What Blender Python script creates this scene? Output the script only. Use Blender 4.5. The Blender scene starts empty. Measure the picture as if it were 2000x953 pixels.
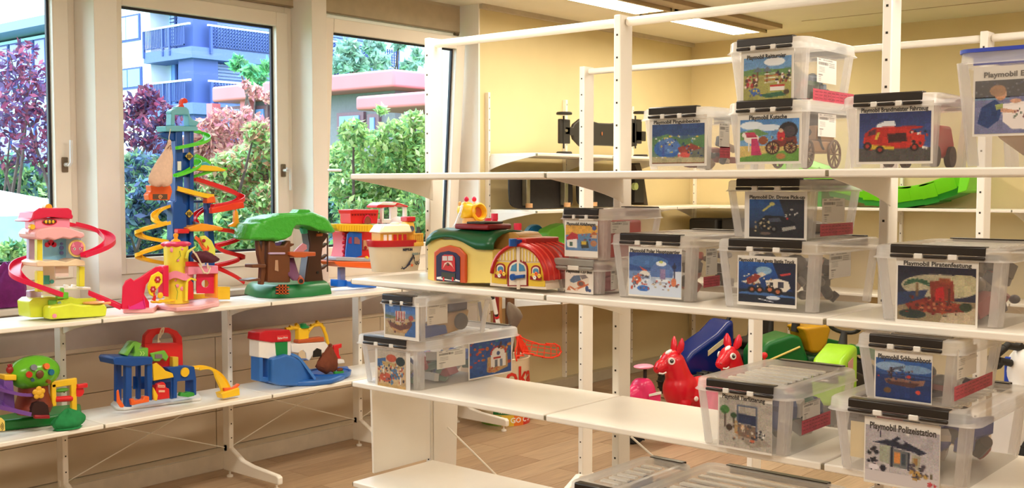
import bpy, bmesh, math, random
import numpy as np
from mathutils import Vector, Matrix
random.seed(7)
SC = bpy.context.scene
COL = SC.collection
# ---------------------------------------------------------------- camera
F = 2135.0                       # focal length in pixels of the 2000 x 953 frame
EYE = Vector((0.0, 0.0, 1.64))
AX = math.radians(40.45)
PT = math.atan(114.5 / F)
FWD = Vector((math.cos(AX)*math.cos(PT), math.sin(AX)*math.cos(PT), -math.sin(PT)))
RGT = Vector((math.sin(AX), -math.cos(AX), 0.0))
UPV = RGT.cross(FWD)
cd = bpy.data.cameras.new('camera')
cam = bpy.data.objects.new('camera', cd); COL.objects.link(cam)
cd.sensor_width = 36.0; cd.sensor_fit = 'HORIZONTAL'; cd.lens = 36.0*F/2000.0
cd.clip_start = 0.05; cd.clip_end = 400
cam.matrix_world = Matrix(((RGT.x, UPV.x, -FWD.x, EYE.x), (RGT.y, UPV.y, -FWD.y, EYE.y), (RGT.z, UPV.z, -FWD.z, EYE.z), (0, 0, 0, 1)))
SC.camera = cam
# ---------------------------------------------------------------- view
SC.view_settings.view_transform = 'Standard'
SC.view_settings.look = 'None'
SC.view_settings.gamma = 1.0
SC.view_settings.use_curve_mapping = False
SC.view_settings.exposure = 0.42
# ---------------------------------------------------------------- world: bright overcast sky
W = bpy.data.worlds.new('overcast_sky'); SC.world = W; W.use_nodes = True
nt = W.node_tree; nt.nodes.clear()
wo = nt.nodes.new('ShaderNodeOutputWorld'); bg = nt.nodes.new('ShaderNodeBackground')
tc = nt.nodes.new('ShaderNodeTexCoord'); sx = nt.nodes.new('ShaderNodeSeparateXYZ'); rp = nt.nodes.new('ShaderNodeValToRGB')
nt.links.new(tc.outputs['Generated'], sx.inputs[0]); nt.links.new(sx.outputs['Z'], rp.inputs[0])
rp.color_ramp.elements[0].position = 0.0; rp.color_ramp.elements[0].color = (0.74, 0.86, 1.0, 1)
rp.color_ramp.elements[1].position = 0.5; rp.color_ramp.elements[1].color = (0.80, 0.90, 1.0, 1)
nt.links.new(rp.outputs[0], bg.inputs['Color']); bg.inputs['Strength'].default_value = 4.9
nt.links.new(bg.outputs[0], wo.inputs['Surface'])
# ---------------------------------------------------------------- lamps of the room that hang outside the frame
def area(name, loc, size, power, col, rot=(0, 0, 0), sy=None):
    l = bpy.data.lights.new(name, 'AREA'); l.energy = power; l.color = col; l.size = size
    if sy: l.shape = 'RECTANGLE'; l.size_y = sy
    o = bpy.data.objects.new(name, l); COL.objects.link(o); o.location = loc; o.rotation_euler = rot
    return o
WARM = (1.0, 0.91, 0.78)
for k, (x, y) in enumerate([(0.2, 2.9), (3.0, 2.9), (5.6, 2.2), (0.2, 0.3), (3.0, 0.3), (5.6, 0.0), (7.6, 0.6), (7.4, 2.4)]):
    area('ceiling_light_tube', (x, y, 2.90), 1.4, (35 if x < 5 else 19 if x < 7 else 10), WARM, sy=0.3)
for k, x in enumerate((6.2, 7.7)):
    area('ceiling_light_tube', (x, 4.5, 2.86), 1.3, 17, (1.0, 0.90, 0.74), sy=0.25)
# ---------------------------------------------------------------- helpers
def pY(u, v, y):
    r = FWD + RGT*((u-1000.0)/F) - UPV*((v-476.5)/F); return EYE + r*(y/r.y)
def pX(u, v, x):
    r = FWD + RGT*((u-1000.0)/F) - UPV*((v-476.5)/F); return EYE + r*(x/r.x)
def pZ(u, v, z):
    r = FWD + RGT*((u-1000.0)/F) - UPV*((v-476.5)/F); return EYE + r*((z-EYE.z)/r.z)
def lin(c):
    return tuple((x/255.0/12.92 if x/255.0 <= 0.04045 else ((x/255.0+0.055)/1.055)**2.4) for x in c)
MATS = {}
def mat(name, rgb, rough=0.45, metal=0.0, var=0.06, scale=14.0, alpha=1.0, bump=0.0, coat=0.0, emit=None, stretch=None, sss=0):
    if name in MATS: return MATS[name]
    m = bpy.data.materials.new(name); m.use_nodes = True; MATS[name] = m
    n = m.node_tree; b = n.nodes['Principled BSDF']
    c = lin(rgb)
    b.inputs['Roughness'].default_value = rough; b.inputs['Metallic'].default_value = metal
    t = n.nodes.new('ShaderNodeTexCoord'); mp = n.nodes.new('ShaderNodeMapping'); ns = n.nodes.new('ShaderNodeTexNoise'); r = n.nodes.new('ShaderNodeValToRGB')
    n.links.new(t.outputs['Object'], mp.inputs[0]); n.links.new(mp.outputs[0], ns.inputs['Vector']); n.links.new(ns.outputs['Fac'], r.inputs[0])
    ns.inputs['Scale'].default_value = scale; ns.inputs['Detail'].default_value = 3
    if stretch: mp.inputs['Scale'].default_value = stretch
    r.color_ramp.elements[0].position = 0.3; r.color_ramp.elements[1].position = 0.7
    r.color_ramp.elements[0].color = tuple(x*(1-var) for x in c)+(1,); r.color_ramp.elements[1].color = tuple(min(1, x*(1+var)) for x in c)+(1,)
    n.links.new(r.outputs[0], b.inputs['Base Color'])
    if bump:
        bp = n.nodes.new('ShaderNodeBump'); bp.inputs['Strength'].default_value = bump; bp.inputs['Distance'].default_value = 0.01
        n.links.new(ns.outputs['Fac'], bp.inputs['Height']); n.links.new(bp.outputs[0], b.inputs['Normal'])
    if alpha < 1: b.inputs['Alpha'].default_value = alpha
    if coat: b.inputs['Coat Weight'].default_value = coat
    if emit: b.inputs['Emission Color'].default_value = lin(emit[0])+(1,); b.inputs['Emission Strength'].default_value = emit[1]
    return m
def attrmat(name, rough=0.5, alpha=1.0, trans=0.0):
    if name in MATS: return MATS[name]
    m = bpy.data.materials.new(name); m.use_nodes = True; MATS[name] = m
    n = m.node_tree; b = n.nodes['Principled BSDF']; a = n.nodes.new('ShaderNodeAttribute'); a.attribute_name = 'Col'
    n.links.new(a.outputs['Color'], b.inputs['Base Color']); b.inputs['Roughness'].default_value = rough
    if trans:
        o = n.nodes['Material Output']; tr = n.nodes.new('ShaderNodeBsdfTranslucent'); mx = n.nodes.new('ShaderNodeMixShader'); mx.inputs[0].default_value = trans
        n.links.new(a.outputs['Color'], tr.inputs['Color']); n.links.new(b.outputs[0], mx.inputs[1]); n.links.new(tr.outputs[0], mx.inputs[2]); n.links.new(mx.outputs[0], o.inputs['Surface'])
    return m
OFF = {}
def tag(o, label=None, cat=None, group=None, kind=None):
    if label: o['label'] = label
    if cat: o['category'] = cat
    if group: o['group'] = group
    if kind: o['kind'] = kind
    return o
def thing(name, loc, label, cat, group=None):
    o = bpy.data.objects.new(name, None); COL.objects.link(o); o.location = loc; o.empty_display_size = 0.05
    OFF[o.name] = Vector(loc); return tag(o, label, cat, group)
class B:
    def __init__(s): s.v = []; s.f = []; s.m = []; s.k = 0
    def mi(s, k): s.k = k; return s
    def add(s, vs, fs):
        o = len(s.v); s.v += [tuple(v) for v in vs]
        for f in fs: s.f.append(tuple(i+o for i in f)); s.m.append(s.k)
        return s
    def box(s, a, b):
        x0, x1 = sorted((a[0], b[0])); y0, y1 = sorted((a[1], b[1])); z0, z1 = sorted((a[2], b[2]))
        return s.add([(x0,y0,z0),(x1,y0,z0),(x1,y1,z0),(x0,y1,z0),(x0,y0,z1),(x1,y0,z1),(x1,y1,z1),(x0,y1,z1)],
                     [(0,3,2,1),(4,5,6,7),(0,1,5,4),(1,2,6,5),(2,3,7,6),(3,0,4,7)])
    def prism(s, poly, vec):
        p = [Vector(q) for q in poly]; n = len(p); vec = Vector(vec)
        nrm = Vector((0,0,0))
        for i in range(n): nrm += p[i].cross(p[(i+1) % n])
        if nrm.dot(vec) > 0: p = p[::-1]
        q = [a+vec for a in p]
        s.add(p+q, [tuple(range(n)), tuple(range(2*n-1, n-1, -1))] + [(i, i+n, (i+1) % n+n, (i+1) % n) for i in range(n)])
        return s
    def loft(s, rings, cap=True, close=True):
        n = len(rings[0]); o = []
        for r in rings: o += list(r)
        fs = []
        for k in range(len(rings)-1):
            for i in range(n if close else n-1):
                j = (i+1) % n; fs.append((k*n+i, k*n+j, (k+1)*n+j, (k+1)*n+i))
        if cap: fs.append(tuple(range(n-1, -1, -1))); fs.append(tuple((len(rings)-1)*n+i for i in range(n)))
        return s.add(o, fs)
    def cyl(s, p0, p1, r0, r1=None, n=14):
        p0 = Vector(p0); p1 = Vector(p1); r1 = r0 if r1 is None else r1
        d = (p1-p0).normalized(); a = d.orthogonal().normalized(); b = d.cross(a)
        return s.loft([[p+(a*math.cos(2*math.pi*i/n)+b*math.sin(2*math.pi*i/n))*r for i in range(n)] for p, r in ((p0, r0), (p1, r1))])
    def tube(s, path, r, n=8, cap=True):
        path = [Vector(p) for p in path]; rr = r if isinstance(r, (list, tuple)) else [r]*len(path); rings = []
        a = None
        for i, p in enumerate(path):
            d = (path[min(i+1, len(path)-1)]-path[max(i-1, 0)])
            if d.length < 1e-9: d = Vector((0,0,1))
            d.normalize()
            if a is None: a = d.orthogonal().normalized()
            a = (a-d*a.dot(d)); a = a.normalized() if a.length > 1e-6 else d.orthogonal().normalized()
            b = d.cross(a)
            rings.append([p+(a*math.cos(2*math.pi*k/n)+b*math.sin(2*math.pi*k/n))*rr[i] for k in range(n)])
        return s.loft(rings, cap)
    def lathe(s, prof, c, axis=(0,0,1), n=24, a0=0.0, a1=2*math.pi, cap=True):
        ax = Vector(axis).normalized(); a = ax.orthogonal().normalized(); b = ax.cross(a); c = Vector(c)
        if abs(ax.z) > 0.99: a, b = Vector((1,0,0)), Vector((0,1,0))
        full = abs(a1-a0-2*math.pi) < 1e-6; m = n if full else n+1
        rings = [[c+ax*h+(a*math.cos(a0+(a1-a0)*i/n)+b*math.sin(a0+(a1-a0)*i/n))*r for i in range(m)] for r, h in prof]
        return s.loft(rings, cap and full, full)
    def ell(s, c, r, n=16, m=10, rot=None):
        c = Vector(c); r = (r, r, r) if not isinstance(r, (list, tuple)) else r
        R = rot or Matrix.Identity(3); rings = []
        for j in range(1, m):
            t = math.pi*j/m-math.pi/2
            rings.append([c+R @ Vector((r[0]*math.cos(t)*math.cos(2*math.pi*i/n), r[1]*math.cos(t)*math.sin(2*math.pi*i/n), r[2]*math.sin(t))) for i in range(n)])
        o = [q for g in rings for q in g]; k = len(o); o += [c+R @ Vector((0,0,-r[2])), c+R @ Vector((0,0,r[2]))]; fs = []
        for j in range(m-2):
            for i in range(n): fs.append((j*n+i, j*n+(i+1) % n, (j+1)*n+(i+1) % n, (j+1)*n+i))
        for i in range(n): fs.append((k, (i+1) % n, i)); fs.append((k+1, (m-2)*n+i, (m-2)*n+(i+1) % n))
        return s.add(o, fs)
    def sweep(s, path, prof, up=(0,0,1), wd=1):
        # prof: 2-D outline (side, up) closed, swept along path
        path = [Vector(p) for p in path]; rings = []
        for i, p in enumerate(path):
            d = path[min(i+wd, len(path)-1)]-path[max(i-wd, 0)]; d.z *= 0.35; d.normalize()
            sd = d.cross(Vector(up)).normalized(); u2 = sd.cross(d)
            rings.append([p+sd*a+u2*b for a, b in prof])
        return s.loft(rings)
    def build(s, name, m, parent=None, bevel=0.0, seg=2, smooth=40, sub=0, solid=0.0, label=None, loc=None):
        me = bpy.data.meshes.new(name); me.from_pydata(s.v, [], s.f)
        ms = m if isinstance(m, (list, tuple)) else [m]
        for q in ms: me.materials.append(q)
        if len(ms) > 1: me.polygons.foreach_set('material_index', s.m)
        bm = bmesh.new(); bm.from_mesh(me); bmesh.ops.recalc_face_normals(bm, faces=bm.faces); bm.to_mesh(me); bm.free()
        o = bpy.data.objects.new(name, me); COL.objects.link(o)
        if parent is not None: off = OFF[parent.name]; o.parent = parent
        elif loc is not None: off = Vector(loc); o.location = off
        else:
            xs = [min(v[i] for v in s.v) for i in range(3)]; xe = [max(v[i] for v in s.v) for i in range(3)]
            off = Vector(((xs[0]+xe[0])/2, (xs[1]+xe[1])/2, xs[2])); o.location = off
        OFF[o.name] = off
        me.transform(Matrix.Translation(-off))
        if smooth: me.shade_smooth(); me.set_sharp_from_angle(angle=math.radians(smooth))
        if solid: md = o.modifiers.new('solid', 'SOLIDIFY'); md.thickness = solid; md.offset = 0
        if bevel: md = o.modifiers.new('bevel', 'BEVEL'); md.width = bevel; md.segments = seg; md.limit_method = 'ANGLE'; md.angle_limit = math.radians(35)
        if sub: md = o.modifiers.new('sub', 'SUBSURF'); md.levels = sub; md.render_levels = sub
        if label: o['label'] = label
        return o
def struct(o): o['kind'] = 'structure'; return o
def rrect(cx, cy, hx, hy, r, z, n=5):
    out = []
    for sx_, sy_, a in ((1,1,0), (-1,1,90), (-1,-1,180), (1,-1,270)):
        for i in range(n+1):
            t = math.radians(a+90.0*i/n); out.append(Vector((cx+sx_*(hx-r)+r*math.cos(t), cy+sy_*(hy-r)+r*math.sin(t), z)))
    return out
def txt(s, width, height, org, xd, yd, m, parent, depth=0.0006, name='lettering', bold=0.0):
    cu = bpy.data.curves.new('t', 'FONT'); cu.body = s; cu.size = 1.0; cu.extrude = 0.02; cu.resolution_u = 2; cu.offset = bold
    to = bpy.data.objects.new('t', cu); COL.objects.link(to)
    me = bpy.data.meshes.new_from_object(to.evaluated_get(bpy.context.evaluated_depsgraph_get()))
    bpy.data.objects.remove(to); bpy.data.curves.remove(cu)
    co = np.empty(len(me.vertices)*3, np.float32); me.vertices.foreach_get('co', co); co = co.reshape(-1, 3)
    mn = co.min(0); mx = co.max(0); xd = Vector(xd).normalized(); yd = Vector(yd).normalized(); zd = xd.cross(yd)
    sx_ = width/(mx[0]-mn[0]); sy_ = (height/0.72) if height else sx_
    off = OFF[parent.name]; R = Matrix((xd, yd, zd)).transposed(); org = Vector(org)
    out = [((org+xd*((c[0]-mn[0])*sx_)+yd*(c[1]*sy_)+zd*((c[2])/0.02*depth))-off) for c in co]
    me.vertices.foreach_set('co', np.array([tuple(q) for q in out], np.float32).ravel())
    me.materials.clear(); me.materials.append(m); me.name = name
    o = bpy.data.objects.new(name, me); COL.objects.link(o); o.parent = parent; OFF[o.name] = off
    return o
class Cv:
    """small painter for flat printed pictures"""
    def __init__(s, w, h, top, bot):
        s.w = w*2; s.h = h*2; t = np.linspace(0, 1, s.h)[:, None, None]
        s.a = np.array(top, float)*(1-t)+np.array(bot, float)*t+np.zeros((s.h, s.w, 3)); s.X, s.Y = np.meshgrid((np.arange(s.w)+.5)/s.w, (np.arange(s.h)+.5)/s.h)
        s.rs = np.random.RandomState(w*31+h*7+int(top[0]))
    def _p(s, m, c): s.a[m] = c
    def e(s, x, y, rx, ry, c): s._p(((s.X-x)/rx)**2+((s.Y-y)/ry)**2 < 1, c); return s
    def r(s, x0, y0, x1, y1, c): s._p((s.X > x0) & (s.X < x1) & (s.Y > y0) & (s.Y < y1), c); return s
    def p(s, pts, c):
        m = np.zeros_like(s.X, bool); n = len(pts)
        for i in range(n):
            (xa, ya), (xb, yb) = pts[i], pts[(i+1) % n]
            cr = ((ya > s.Y) != (yb > s.Y)); m ^= cr & (s.X < (xb-xa)*(s.Y-ya)/((yb-ya) or 1e-9)+xa)
        s._p(m, c); return s
    def l(s, x0, y0, x1, y1, w, c):
        d = np.hypot(x1-x0, y1-y0) or 1e-9; t = np.clip(((s.X-x0)*(x1-x0)+(s.Y-y0)*(y1-y0))/d/d, 0, 1)
        s._p(np.hypot(s.X-x0-t*(x1-x0), s.Y-y0-t*(y1-y0)) < w, c); return s
    def sp(s, n, x0, y0, x1, y1, r, cols):
        for _ in range(n): s.e(s.rs.uniform(x0, x1), s.rs.uniform(y0, y1), r*s.rs.uniform(.5, 1.3), r*s.rs.uniform(.5, 1.5), cols[s.rs.randint(len(cols))])
        return s
    def out(s):
        a = s.a.reshape(s.h//2, 2, s.w//2, 2, 3).mean((1, 3)); h, w = a.shape[:2]; r = s.rs
        lo = r.normal(size=(h//5+2, w//5+2)); lo = np.kron(lo, np.ones((5, 5)))[:h, :w]; hi = r.normal(size=(h, w)); tint = r.normal(size=(h, w, 3))
        k = (a.min(2) < 200)[:, :, None]      # print grain, the white paper stays clean
        return np.clip(np.where(k, a*(.92+.035*lo[:, :, None]+.025*hi[:, :, None])+tint*3, a), 0, 255)
def card(name, cv, org, xd, yd, parent, thick=0.0008, m=None):
    """printed sheet: org = top-left corner, xd / yd full-length vectors to the right and down"""
    a = cv.out(); h, w = a.shape[:2]; org = Vector(org); xd = Vector(xd); yd = Vector(yd); off = OFF[parent.name]
    vs = []; 
    for j in range(h+1):
        for i in range(w+1): vs.append(tuple(org+xd*(i/w)+yd*(j/h)-off))
    fs = [(j*(w+1)+i, (j+1)*(w+1)+i, (j+1)*(w+1)+i+1, j*(w+1)+i+1) for j in range(h) for i in range(w)]
    me = bpy.data.meshes.new(name); me.from_pydata(vs, [], fs)
    L = a/255.0; L = np.where(L <= .04045, L/12.92, ((L+.055)/1.055)**2.4)
    ca = me.color_attributes.new('Col', 'FLOAT_COLOR', 'CORNER'); q = np.ones((h*w, 4, 4)); q[:, :, :3] = L.reshape(-1, 1, 3)
    ca.data.foreach_set('color', q.ravel()); me.materials.append(m or attrmat('printed_paper', 0.5))
    o = bpy.data.objects.new(name, me); COL.objects.link(o); o.parent = parent; OFF[o.name] = off
    return o
# ================================================================= ROOM
M_WALLW = mat('cream_wall_paint', (226, 216, 196), 0.75, var=0.02, scale=5)
M_WALLB = mat('warm_beige_wall_paint', (222, 204, 156), 0.8, var=0.03, scale=3)
M_PIL = mat('white_pillar_paint', (246, 240, 232), 0.7, var=0.02, scale=6)
M_CEIL = mat('ceiling_paint', (230, 220, 200), 0.85, var=0.02, scale=4)
M_FRAME = mat('window_frame_lacquer', (244, 234, 220), 0.35, var=0.02, scale=5)
M_GASK = mat('black_rubber_gasket', (26, 28, 40), 0.5, var=0.1)
M_PANEL = mat('convector_cover_paint', (205, 186, 158), 0.55, var=0.03, scale=2)
M_GREYP = mat('grey_parapet', (170, 156, 146), 0.6, var=0.03)  # parapet recess below the sill, greyer than the cream wall
M_SEAM = mat('dark_seam', (120, 100, 76), 0.8)
M_SHELF = mat('cream_powder_coated_steel', (250, 243, 230), 0.32, var=0.015, scale=8)
M_POST = mat('white_powder_coated_post', (248, 241, 228), 0.36, var=0.015, scale=8)
M_SLOT = mat('dark_slot', (52, 44, 34), 0.8)
M_STEEL = mat('bare_steel_bracket', (150, 142, 120), 0.35, metal=0.7, var=0.1)
M_HANDLE = mat('brushed_window_handle', (226, 226, 224), 0.35, metal=0.3)
M_HPLATE = mat('bronze_handle_plate', (120, 104, 84), 0.35, metal=0.6)
CEIL = 2.965; XB = 8.95; YW = 5.42; YR = 5.63
# floor: laminate planks running along the window wall
def wood_mat(name, rgb, k):
    m = mat(name, rgb, 0.42, var=0.16, scale=3.0+k, stretch=(1.2, 16, 1), coat=0.05); return m
FW = [wood_mat('oak_laminate_%s' % n, c, k) for k, (n, c) in enumerate((('light', (178, 150, 120)), ('mid', (170, 141, 111)), ('dark', (161, 132, 103))))]
fl = B().box((-3, -3, -0.06), (9.1, 5.6, -0.006)).build('floor', mat('floor_joint', (96, 72, 52), 0.8), loc=(0, 0, 0)); struct(fl)
pk_mesh = {}
PLL, PLW = 1.28, 0.192
for j in range(19):
    y0 = 1.75+j*PLW
    for i in range(7):
        x0 = 2.0+i*PLL-((j*0.47) % 1)*PLL
        if x0 > 8.94 or y0 > 5.40: continue
        key = (i+2*j) % 3
        if key not in pk_mesh:
            b = B().prism([(0.0015, 0.0015, -0.006), (PLL-.0015, 0.0015, -0.006), (PLL-.0015, PLW-.0015, -0.006), (0.0015, PLW-.0015, -0.006)], (0, 0, 0.006))
            o = b.build('plank', FW[key], fl, smooth=0); pk_mesh[key] = o.data
            o.location = (x0, y0, 0); continue
        o = bpy.data.objects.new('plank', pk_mesh[key]); COL.objects.link(o); o.parent = fl; OFF[o.name] = Vector((0,0,0)); o.location = (x0, y0, 0)
r0 = B().box((-3, -3, -0.006), (9.1, 1.75, 0)); r0.box((-3, 1.75, -0.006), (0.75, 5.6, 0)).build('floor_far_part', FW[1], fl)
fl.children[-1]['kind'] = 'stuff' if False else 'structure'
# ceiling with two shallow joints
cb = B().box((-3, -3, CEIL), (9.1, 5.75, CEIL+.1)).build('ceiling', M_CEIL); struct(cb)
tb = B().box((5.985, 5.385, CEIL-.035), (XB, 5.42, CEIL)).box((5.2, 5.60, CEIL-.02), (5.98, 5.63, CEIL)).build('trim_1', mat('ceiling_edge_trim', (196, 182, 158), .6)); struct(tb)
tb = B().box((8.3-.008, -3, CEIL-.004), (8.3, 4.0, CEIL+.01)).box((6.2, -3, CEIL-.004), (6.208, 3.9, CEIL+.01)).build('trim_2', mat('ceiling_joint', (190, 172, 142), .7)); struct(tb)
# walls
struct(B().box((5.98, YW, 0), (9.1, 5.80, CEIL)).build('wall_left', M_WALLB))
struct(B().box((XB, -3, 0), (XB+.15, YW, CEIL)).build('wall_back', M_WALLB))
struct(B().box((-3.1, -3, 0), (-3, 5.7, CEIL)).build('wall_rear', M_WALLW))
struct(B().box((-3.1, -3.1, 0), (9.1, -3, CEIL)).build('wall_right', M_WALLW))
b = B()
b.box((-3, YR, 2.78), (5.98, 5.80, CEIL)); b.box((-3, YR+.02, 0.0), (5.98, 5.80, 1.0)); b.box((-3, YR-.02, 1.0), (0.0, 5.80, 2.79))
ww = struct(b.build('wall_window', M_WALLW))
b = B().box((-3, 5.56, 0.74), (5.98, YR+.02, 1.0)).build('wall_parapet', M_GREYP); struct(b)
# pillars between the windows
for k, (xa, xb_) in enumerate(((1.53, 1.655), (2.98, 3.112), (4.431, 4.55))):
    struct(B().box((xa, YW, 1.028), (xb_, 5.80, CEIL)).build('trim_%d' % (3+k), M_PIL, bevel=0.003))
struct(B().box((5.974, YW-.004, 1.028), (5.99, 5.78, CEIL)).build('trim_6', M_PIL))
# sill
struct(B().box((-3, 5.40, 0.992), (5.98, 5.75, 1.026)).build('trim_7', mat('window_sill_paint', (236, 228, 220), .3), bevel=0.006))
# blind box above windows; its tan is darkened to carry the shade there
struct(B().box((-3, 5.60, 2.765), (5.97, YR, 2.775)).build('trim_8', mat('blind_box_shadow_gap', (150, 132, 108), .7)))
struct(B().box((-3, 5.602, 2.775), (5.975, YR+.01, CEIL-.002)).build('trim_9', mat('blind_box_shade_tan', (196, 178, 150), .6)))
# convector cover: separate panel boards, plinth and plinth top
cov = B().box((-3, 5.45, 0.10), (5.98, 5.54, 0.735)).build('trim_10', M_SEAM); struct(cov)
for i in range(5):
    xa = -0.2+i*1.30
    if xa < 5.9:
        for j in range(3):
            B().box((xa+.002, 5.43, 0.104+j*.218), (min(xa+1.298, 5.975), 5.45, 0.104+(j+1)*.218-.003)).build('panel', M_PANEL, cov, bevel=.0015, seg=1)
B().box((-3, 5.435, .758), (5.98, 5.56, .762)).build('cover_top', M_PANEL, cov)
struct(B().box((-3, 5.33, 0.0), (5.98, 5.45, 0.095)).box((-3, 5.332, .096), (5.98, 5.45, .1)).build('baseboard_left', mat('cream_plinth', (214, 200, 178), .5), bevel=.002, seg=1))
struct(B().box((5.98, 5.345, 0), (XB, 5.42, 0.085)).build('baseboard_wall', mat('grey_skirting', (190, 178, 150), .5), bevel=.003))
struct(B().box((8.935, -3, 0), (XB, 5.34, 0.085)).build('baseboard_back', mat('grey_skirting', (190, 178, 150), .5), bevel=.003))
# windows
M_GLASS = bpy.data.materials.new('window_glass'); M_GLASS.use_nodes = True
n = M_GLASS.node_tree; n.nodes.clear(); o_ = n.nodes.new('ShaderNodeOutputMaterial'); tr = n.nodes.new('ShaderNodeBsdfTransparent'); gl = n.nodes.new('ShaderNodeBsdfGlossy'); mx = n.nodes.new('ShaderNodeMixShader'); fr = n.nodes.new('ShaderNodeFresnel'); fr.inputs[0].default_value = 1.08
tr.inputs[0].default_value = (.93, .98, 1, 1); gl.inputs['Roughness'].default_value = .02
n.links.new(fr.outputs[0], mx.inputs[0]); n.links.new(tr.outputs[0], mx.inputs[1]); n.links.new(gl.outputs[0], mx.inputs[2]); n.links.new(mx.outputs[0], o_.inputs[0])
def frame(b, x0, x1, z0, z1, y0, y1, w, wb=None):
    wb = wb or w
    b.box((x0, y0, z0), (x0+w, y1, z1)); b.box((x1-w, y0, z0), (x1, y1, z1)); b.box((x0+w, y0, z0), (x1-w, y1, z0+wb)); b.box((x0+w, y0, z1-w), (x1-w, y1, z1)); return b
def window(k, x0, x1, handle, tilt=0.0):
    wz0, wz1 = 1.026, 2.765
    w = frame(B(), x0, x1, wz0+.10, wz1, YR-.005, YR+.06, .052).box((x0, YR-.01, wz0), (x1, YR+.05, wz0+.115)).build('window_%d' % k, M_FRAME, bevel=.003); struct(w)
    loc = (x0, YR, wz0+.115)
    sx0, sx1, sz0, sz1 = x0+.045, x1-.045, wz0+.118, wz1-.04
    sash = frame(B(), sx0, sx1, sz0, sz1, YR-.028, YR+.04, .088).build('sash', M_FRAME, w, bevel=.004)
    g1 = frame(B(), sx0+.086, sx1-.086, sz0+.086, sz1-.086, YR+.012, YR+.03, .016).build('gasket', M_GASK, sash)
    gl_ = B().box((sx0+.09, YR+.018, sz0+.09), (sx1-.09, YR+.024, sz1-.09)).build('pane', M_GLASS, sash)
    if tilt:
        piv = Vector((x0, YR+.02, sz0))
        T = Matrix.Translation(piv) @ Matrix.Rotation(tilt, 4, 'X') @ Matrix.Translation(-piv)
        for o in (sash, g1, gl_):
            of = OFF[w.name]; o.data.transform(Matrix.Translation(-of) @ T @ Matrix.Translation(of))
    return w, sash, (sx0, sx1, sz0, sz1)
def handle(sash, x, z, side, up, tilt=0.0):
    y = YR-.028; of = OFF[sash.name]
    p = B().box((x-.017, y-.012, z-.04), (x+.017, y, z+.04)).build('handle_plate', M_HPLATE, sash, bevel=.004)
    b = B().cyl((x, y, z), (x, y-.045, z), .011)
    if up == 'up': b.tube([(x, y-.045, z-.01), (x+.012, y-.05, z+.01), (x+.014, y-.05, z+.13)], .0095)
    elif up == 'down': b.tube([(x-.005, y-.045, z+.01), (x+.018, y-.05, z+.008), (x+.022, y-.05, z-.02), (x+.022, y-.05, z-.125)], .0095)
    else: b.tube([(x, y-.045, z), (x+.13, y-.05, z)], .0095)
    h = b.build('handle', M_HANDLE, sash)
w1, s1, g = window(1, 1.655, 2.98, None); handle(s1, 2.895, pY(126, 322, YR).z, 1, 'up')
w2, s2, g = window(2, 3.112, 4.431, None); handle(s2, 4.335, pY(552, 333, YR).z, 1, 'down')
w3, s3, g = window(3, 4.55, 5.975, None, tilt=math.radians(3.6)); handle(s3, 4.64, pY(650, 333, 5.60).z, 1, 'side')
w0, s0, g = window(4, 0.0, 1.53, None)
# small hinge on the tilted sash
B().cyl((5.86, 5.55, 2.745), (5.90, 5.55, 2.745), .012).build('hinge', M_HPLATE, s3)
# ================================================================= CEILING LIGHTS
M_TUBE = mat('lit_fluorescent_diffuser', (255, 246, 226), .5, emit=((255, 240, 208), 5.0))
M_HOUS = mat('light_housing_enamel', (196, 176, 140), .4)
def ceiling_light(x0, x1, y0, y1, lab):
    t = thing('ceiling_light', ((x0+x1)/2, (y0+y1)/2, CEIL), lab, 'ceiling light')
    z0, z1 = 2.905, CEIL
    b = B().box((x0, y0, z0), (x1, y0+.022, z1)).box((x0, y1-.022, z0+.012), (x1, y1, z1)).box((x0, y0, z0+.01), (x0+.02, y1, z1)).box((x1-.02, y0, z0+.01), (x1, y1, z1)).box((x0, y0, z1-.012), (x1, y1, z1))
    b.build('housing', M_HOUS, t)
    ym = (y0+y1)/2
    for a, c in ((y0+.03, ym-.016), (ym+.016, y1-.03)):
        B().box((x0+.03, a, z0+.008), (x1-.03, c, z0+.022)).build('diffuser', M_TUBE, t, bevel=.004)
    B().box((x0+.02, ym-.014, z0+.01), (x1-.02, ym+.014, z0+.028)).build('centre_rib', mat('lamp_rib', (244, 222, 170), .4, emit=((255, 226, 160), 1.4)), t)
ceiling_light(5.40, 6.89, 4.34, 4.67, 'lit twin-tube fluorescent ceiling light cut by the top edge of the photo')
ceiling_light(6.96, 8.36, 4.34, 4.67, 'lit twin-tube fluorescent ceiling light near the back wall, crossed by the shelf top rail')
struct(B().box((5.0, 4.20, 2.93), (8.36, 4.335, CEIL)).build('trim_11', mat('ceiling_cable_duct', (170, 146, 116), .5)))
# ================================================================= SHELVING UNITS
def post(t, x, y, z0, z1, dx=.075, dy=.03, slots=True, name='post', front=-1, axis='X'):
    # front: slotted narrow face looks along -axis
    if axis == 'X':
        b = B().box((x, y-dy/2, z0), (x+dx, y+dy/2, z1))
        p = b.build(name, M_POST, t, bevel=.004)
        s = B(); z = z0+.12
        while z < z1-.05:
            s.box((x-.0008, y-.0035, z), (x+.002, y+.0035, z+.007)); z += .08
        
    else:
        b = B().box((x-dy/2, y, z0), (x+dy/2, y+dx, z1))
        p = b.build(name, M_POST, t, bevel=.004)
        s = B(); z = z0+.12
        while z < z1-.05:
            s.box((x-.0035, y-.0008, z), (x+.0035, y+.002, z+.007)); z += .08
        
    tag(s.build('slots', M_SLOT, p), kind='stuff'); return p
def shelf_x(t, x0, x1, ya, yb, ztop, th=.022):
    """board whose front edge looks along -X"""
    b = B().box((x0, yb+.004, ztop-th), (x1, ya-.004, ztop)); 
    s = b.build('shelf_board', M_SHELF, t, bevel=.005, seg=3); return s
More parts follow.
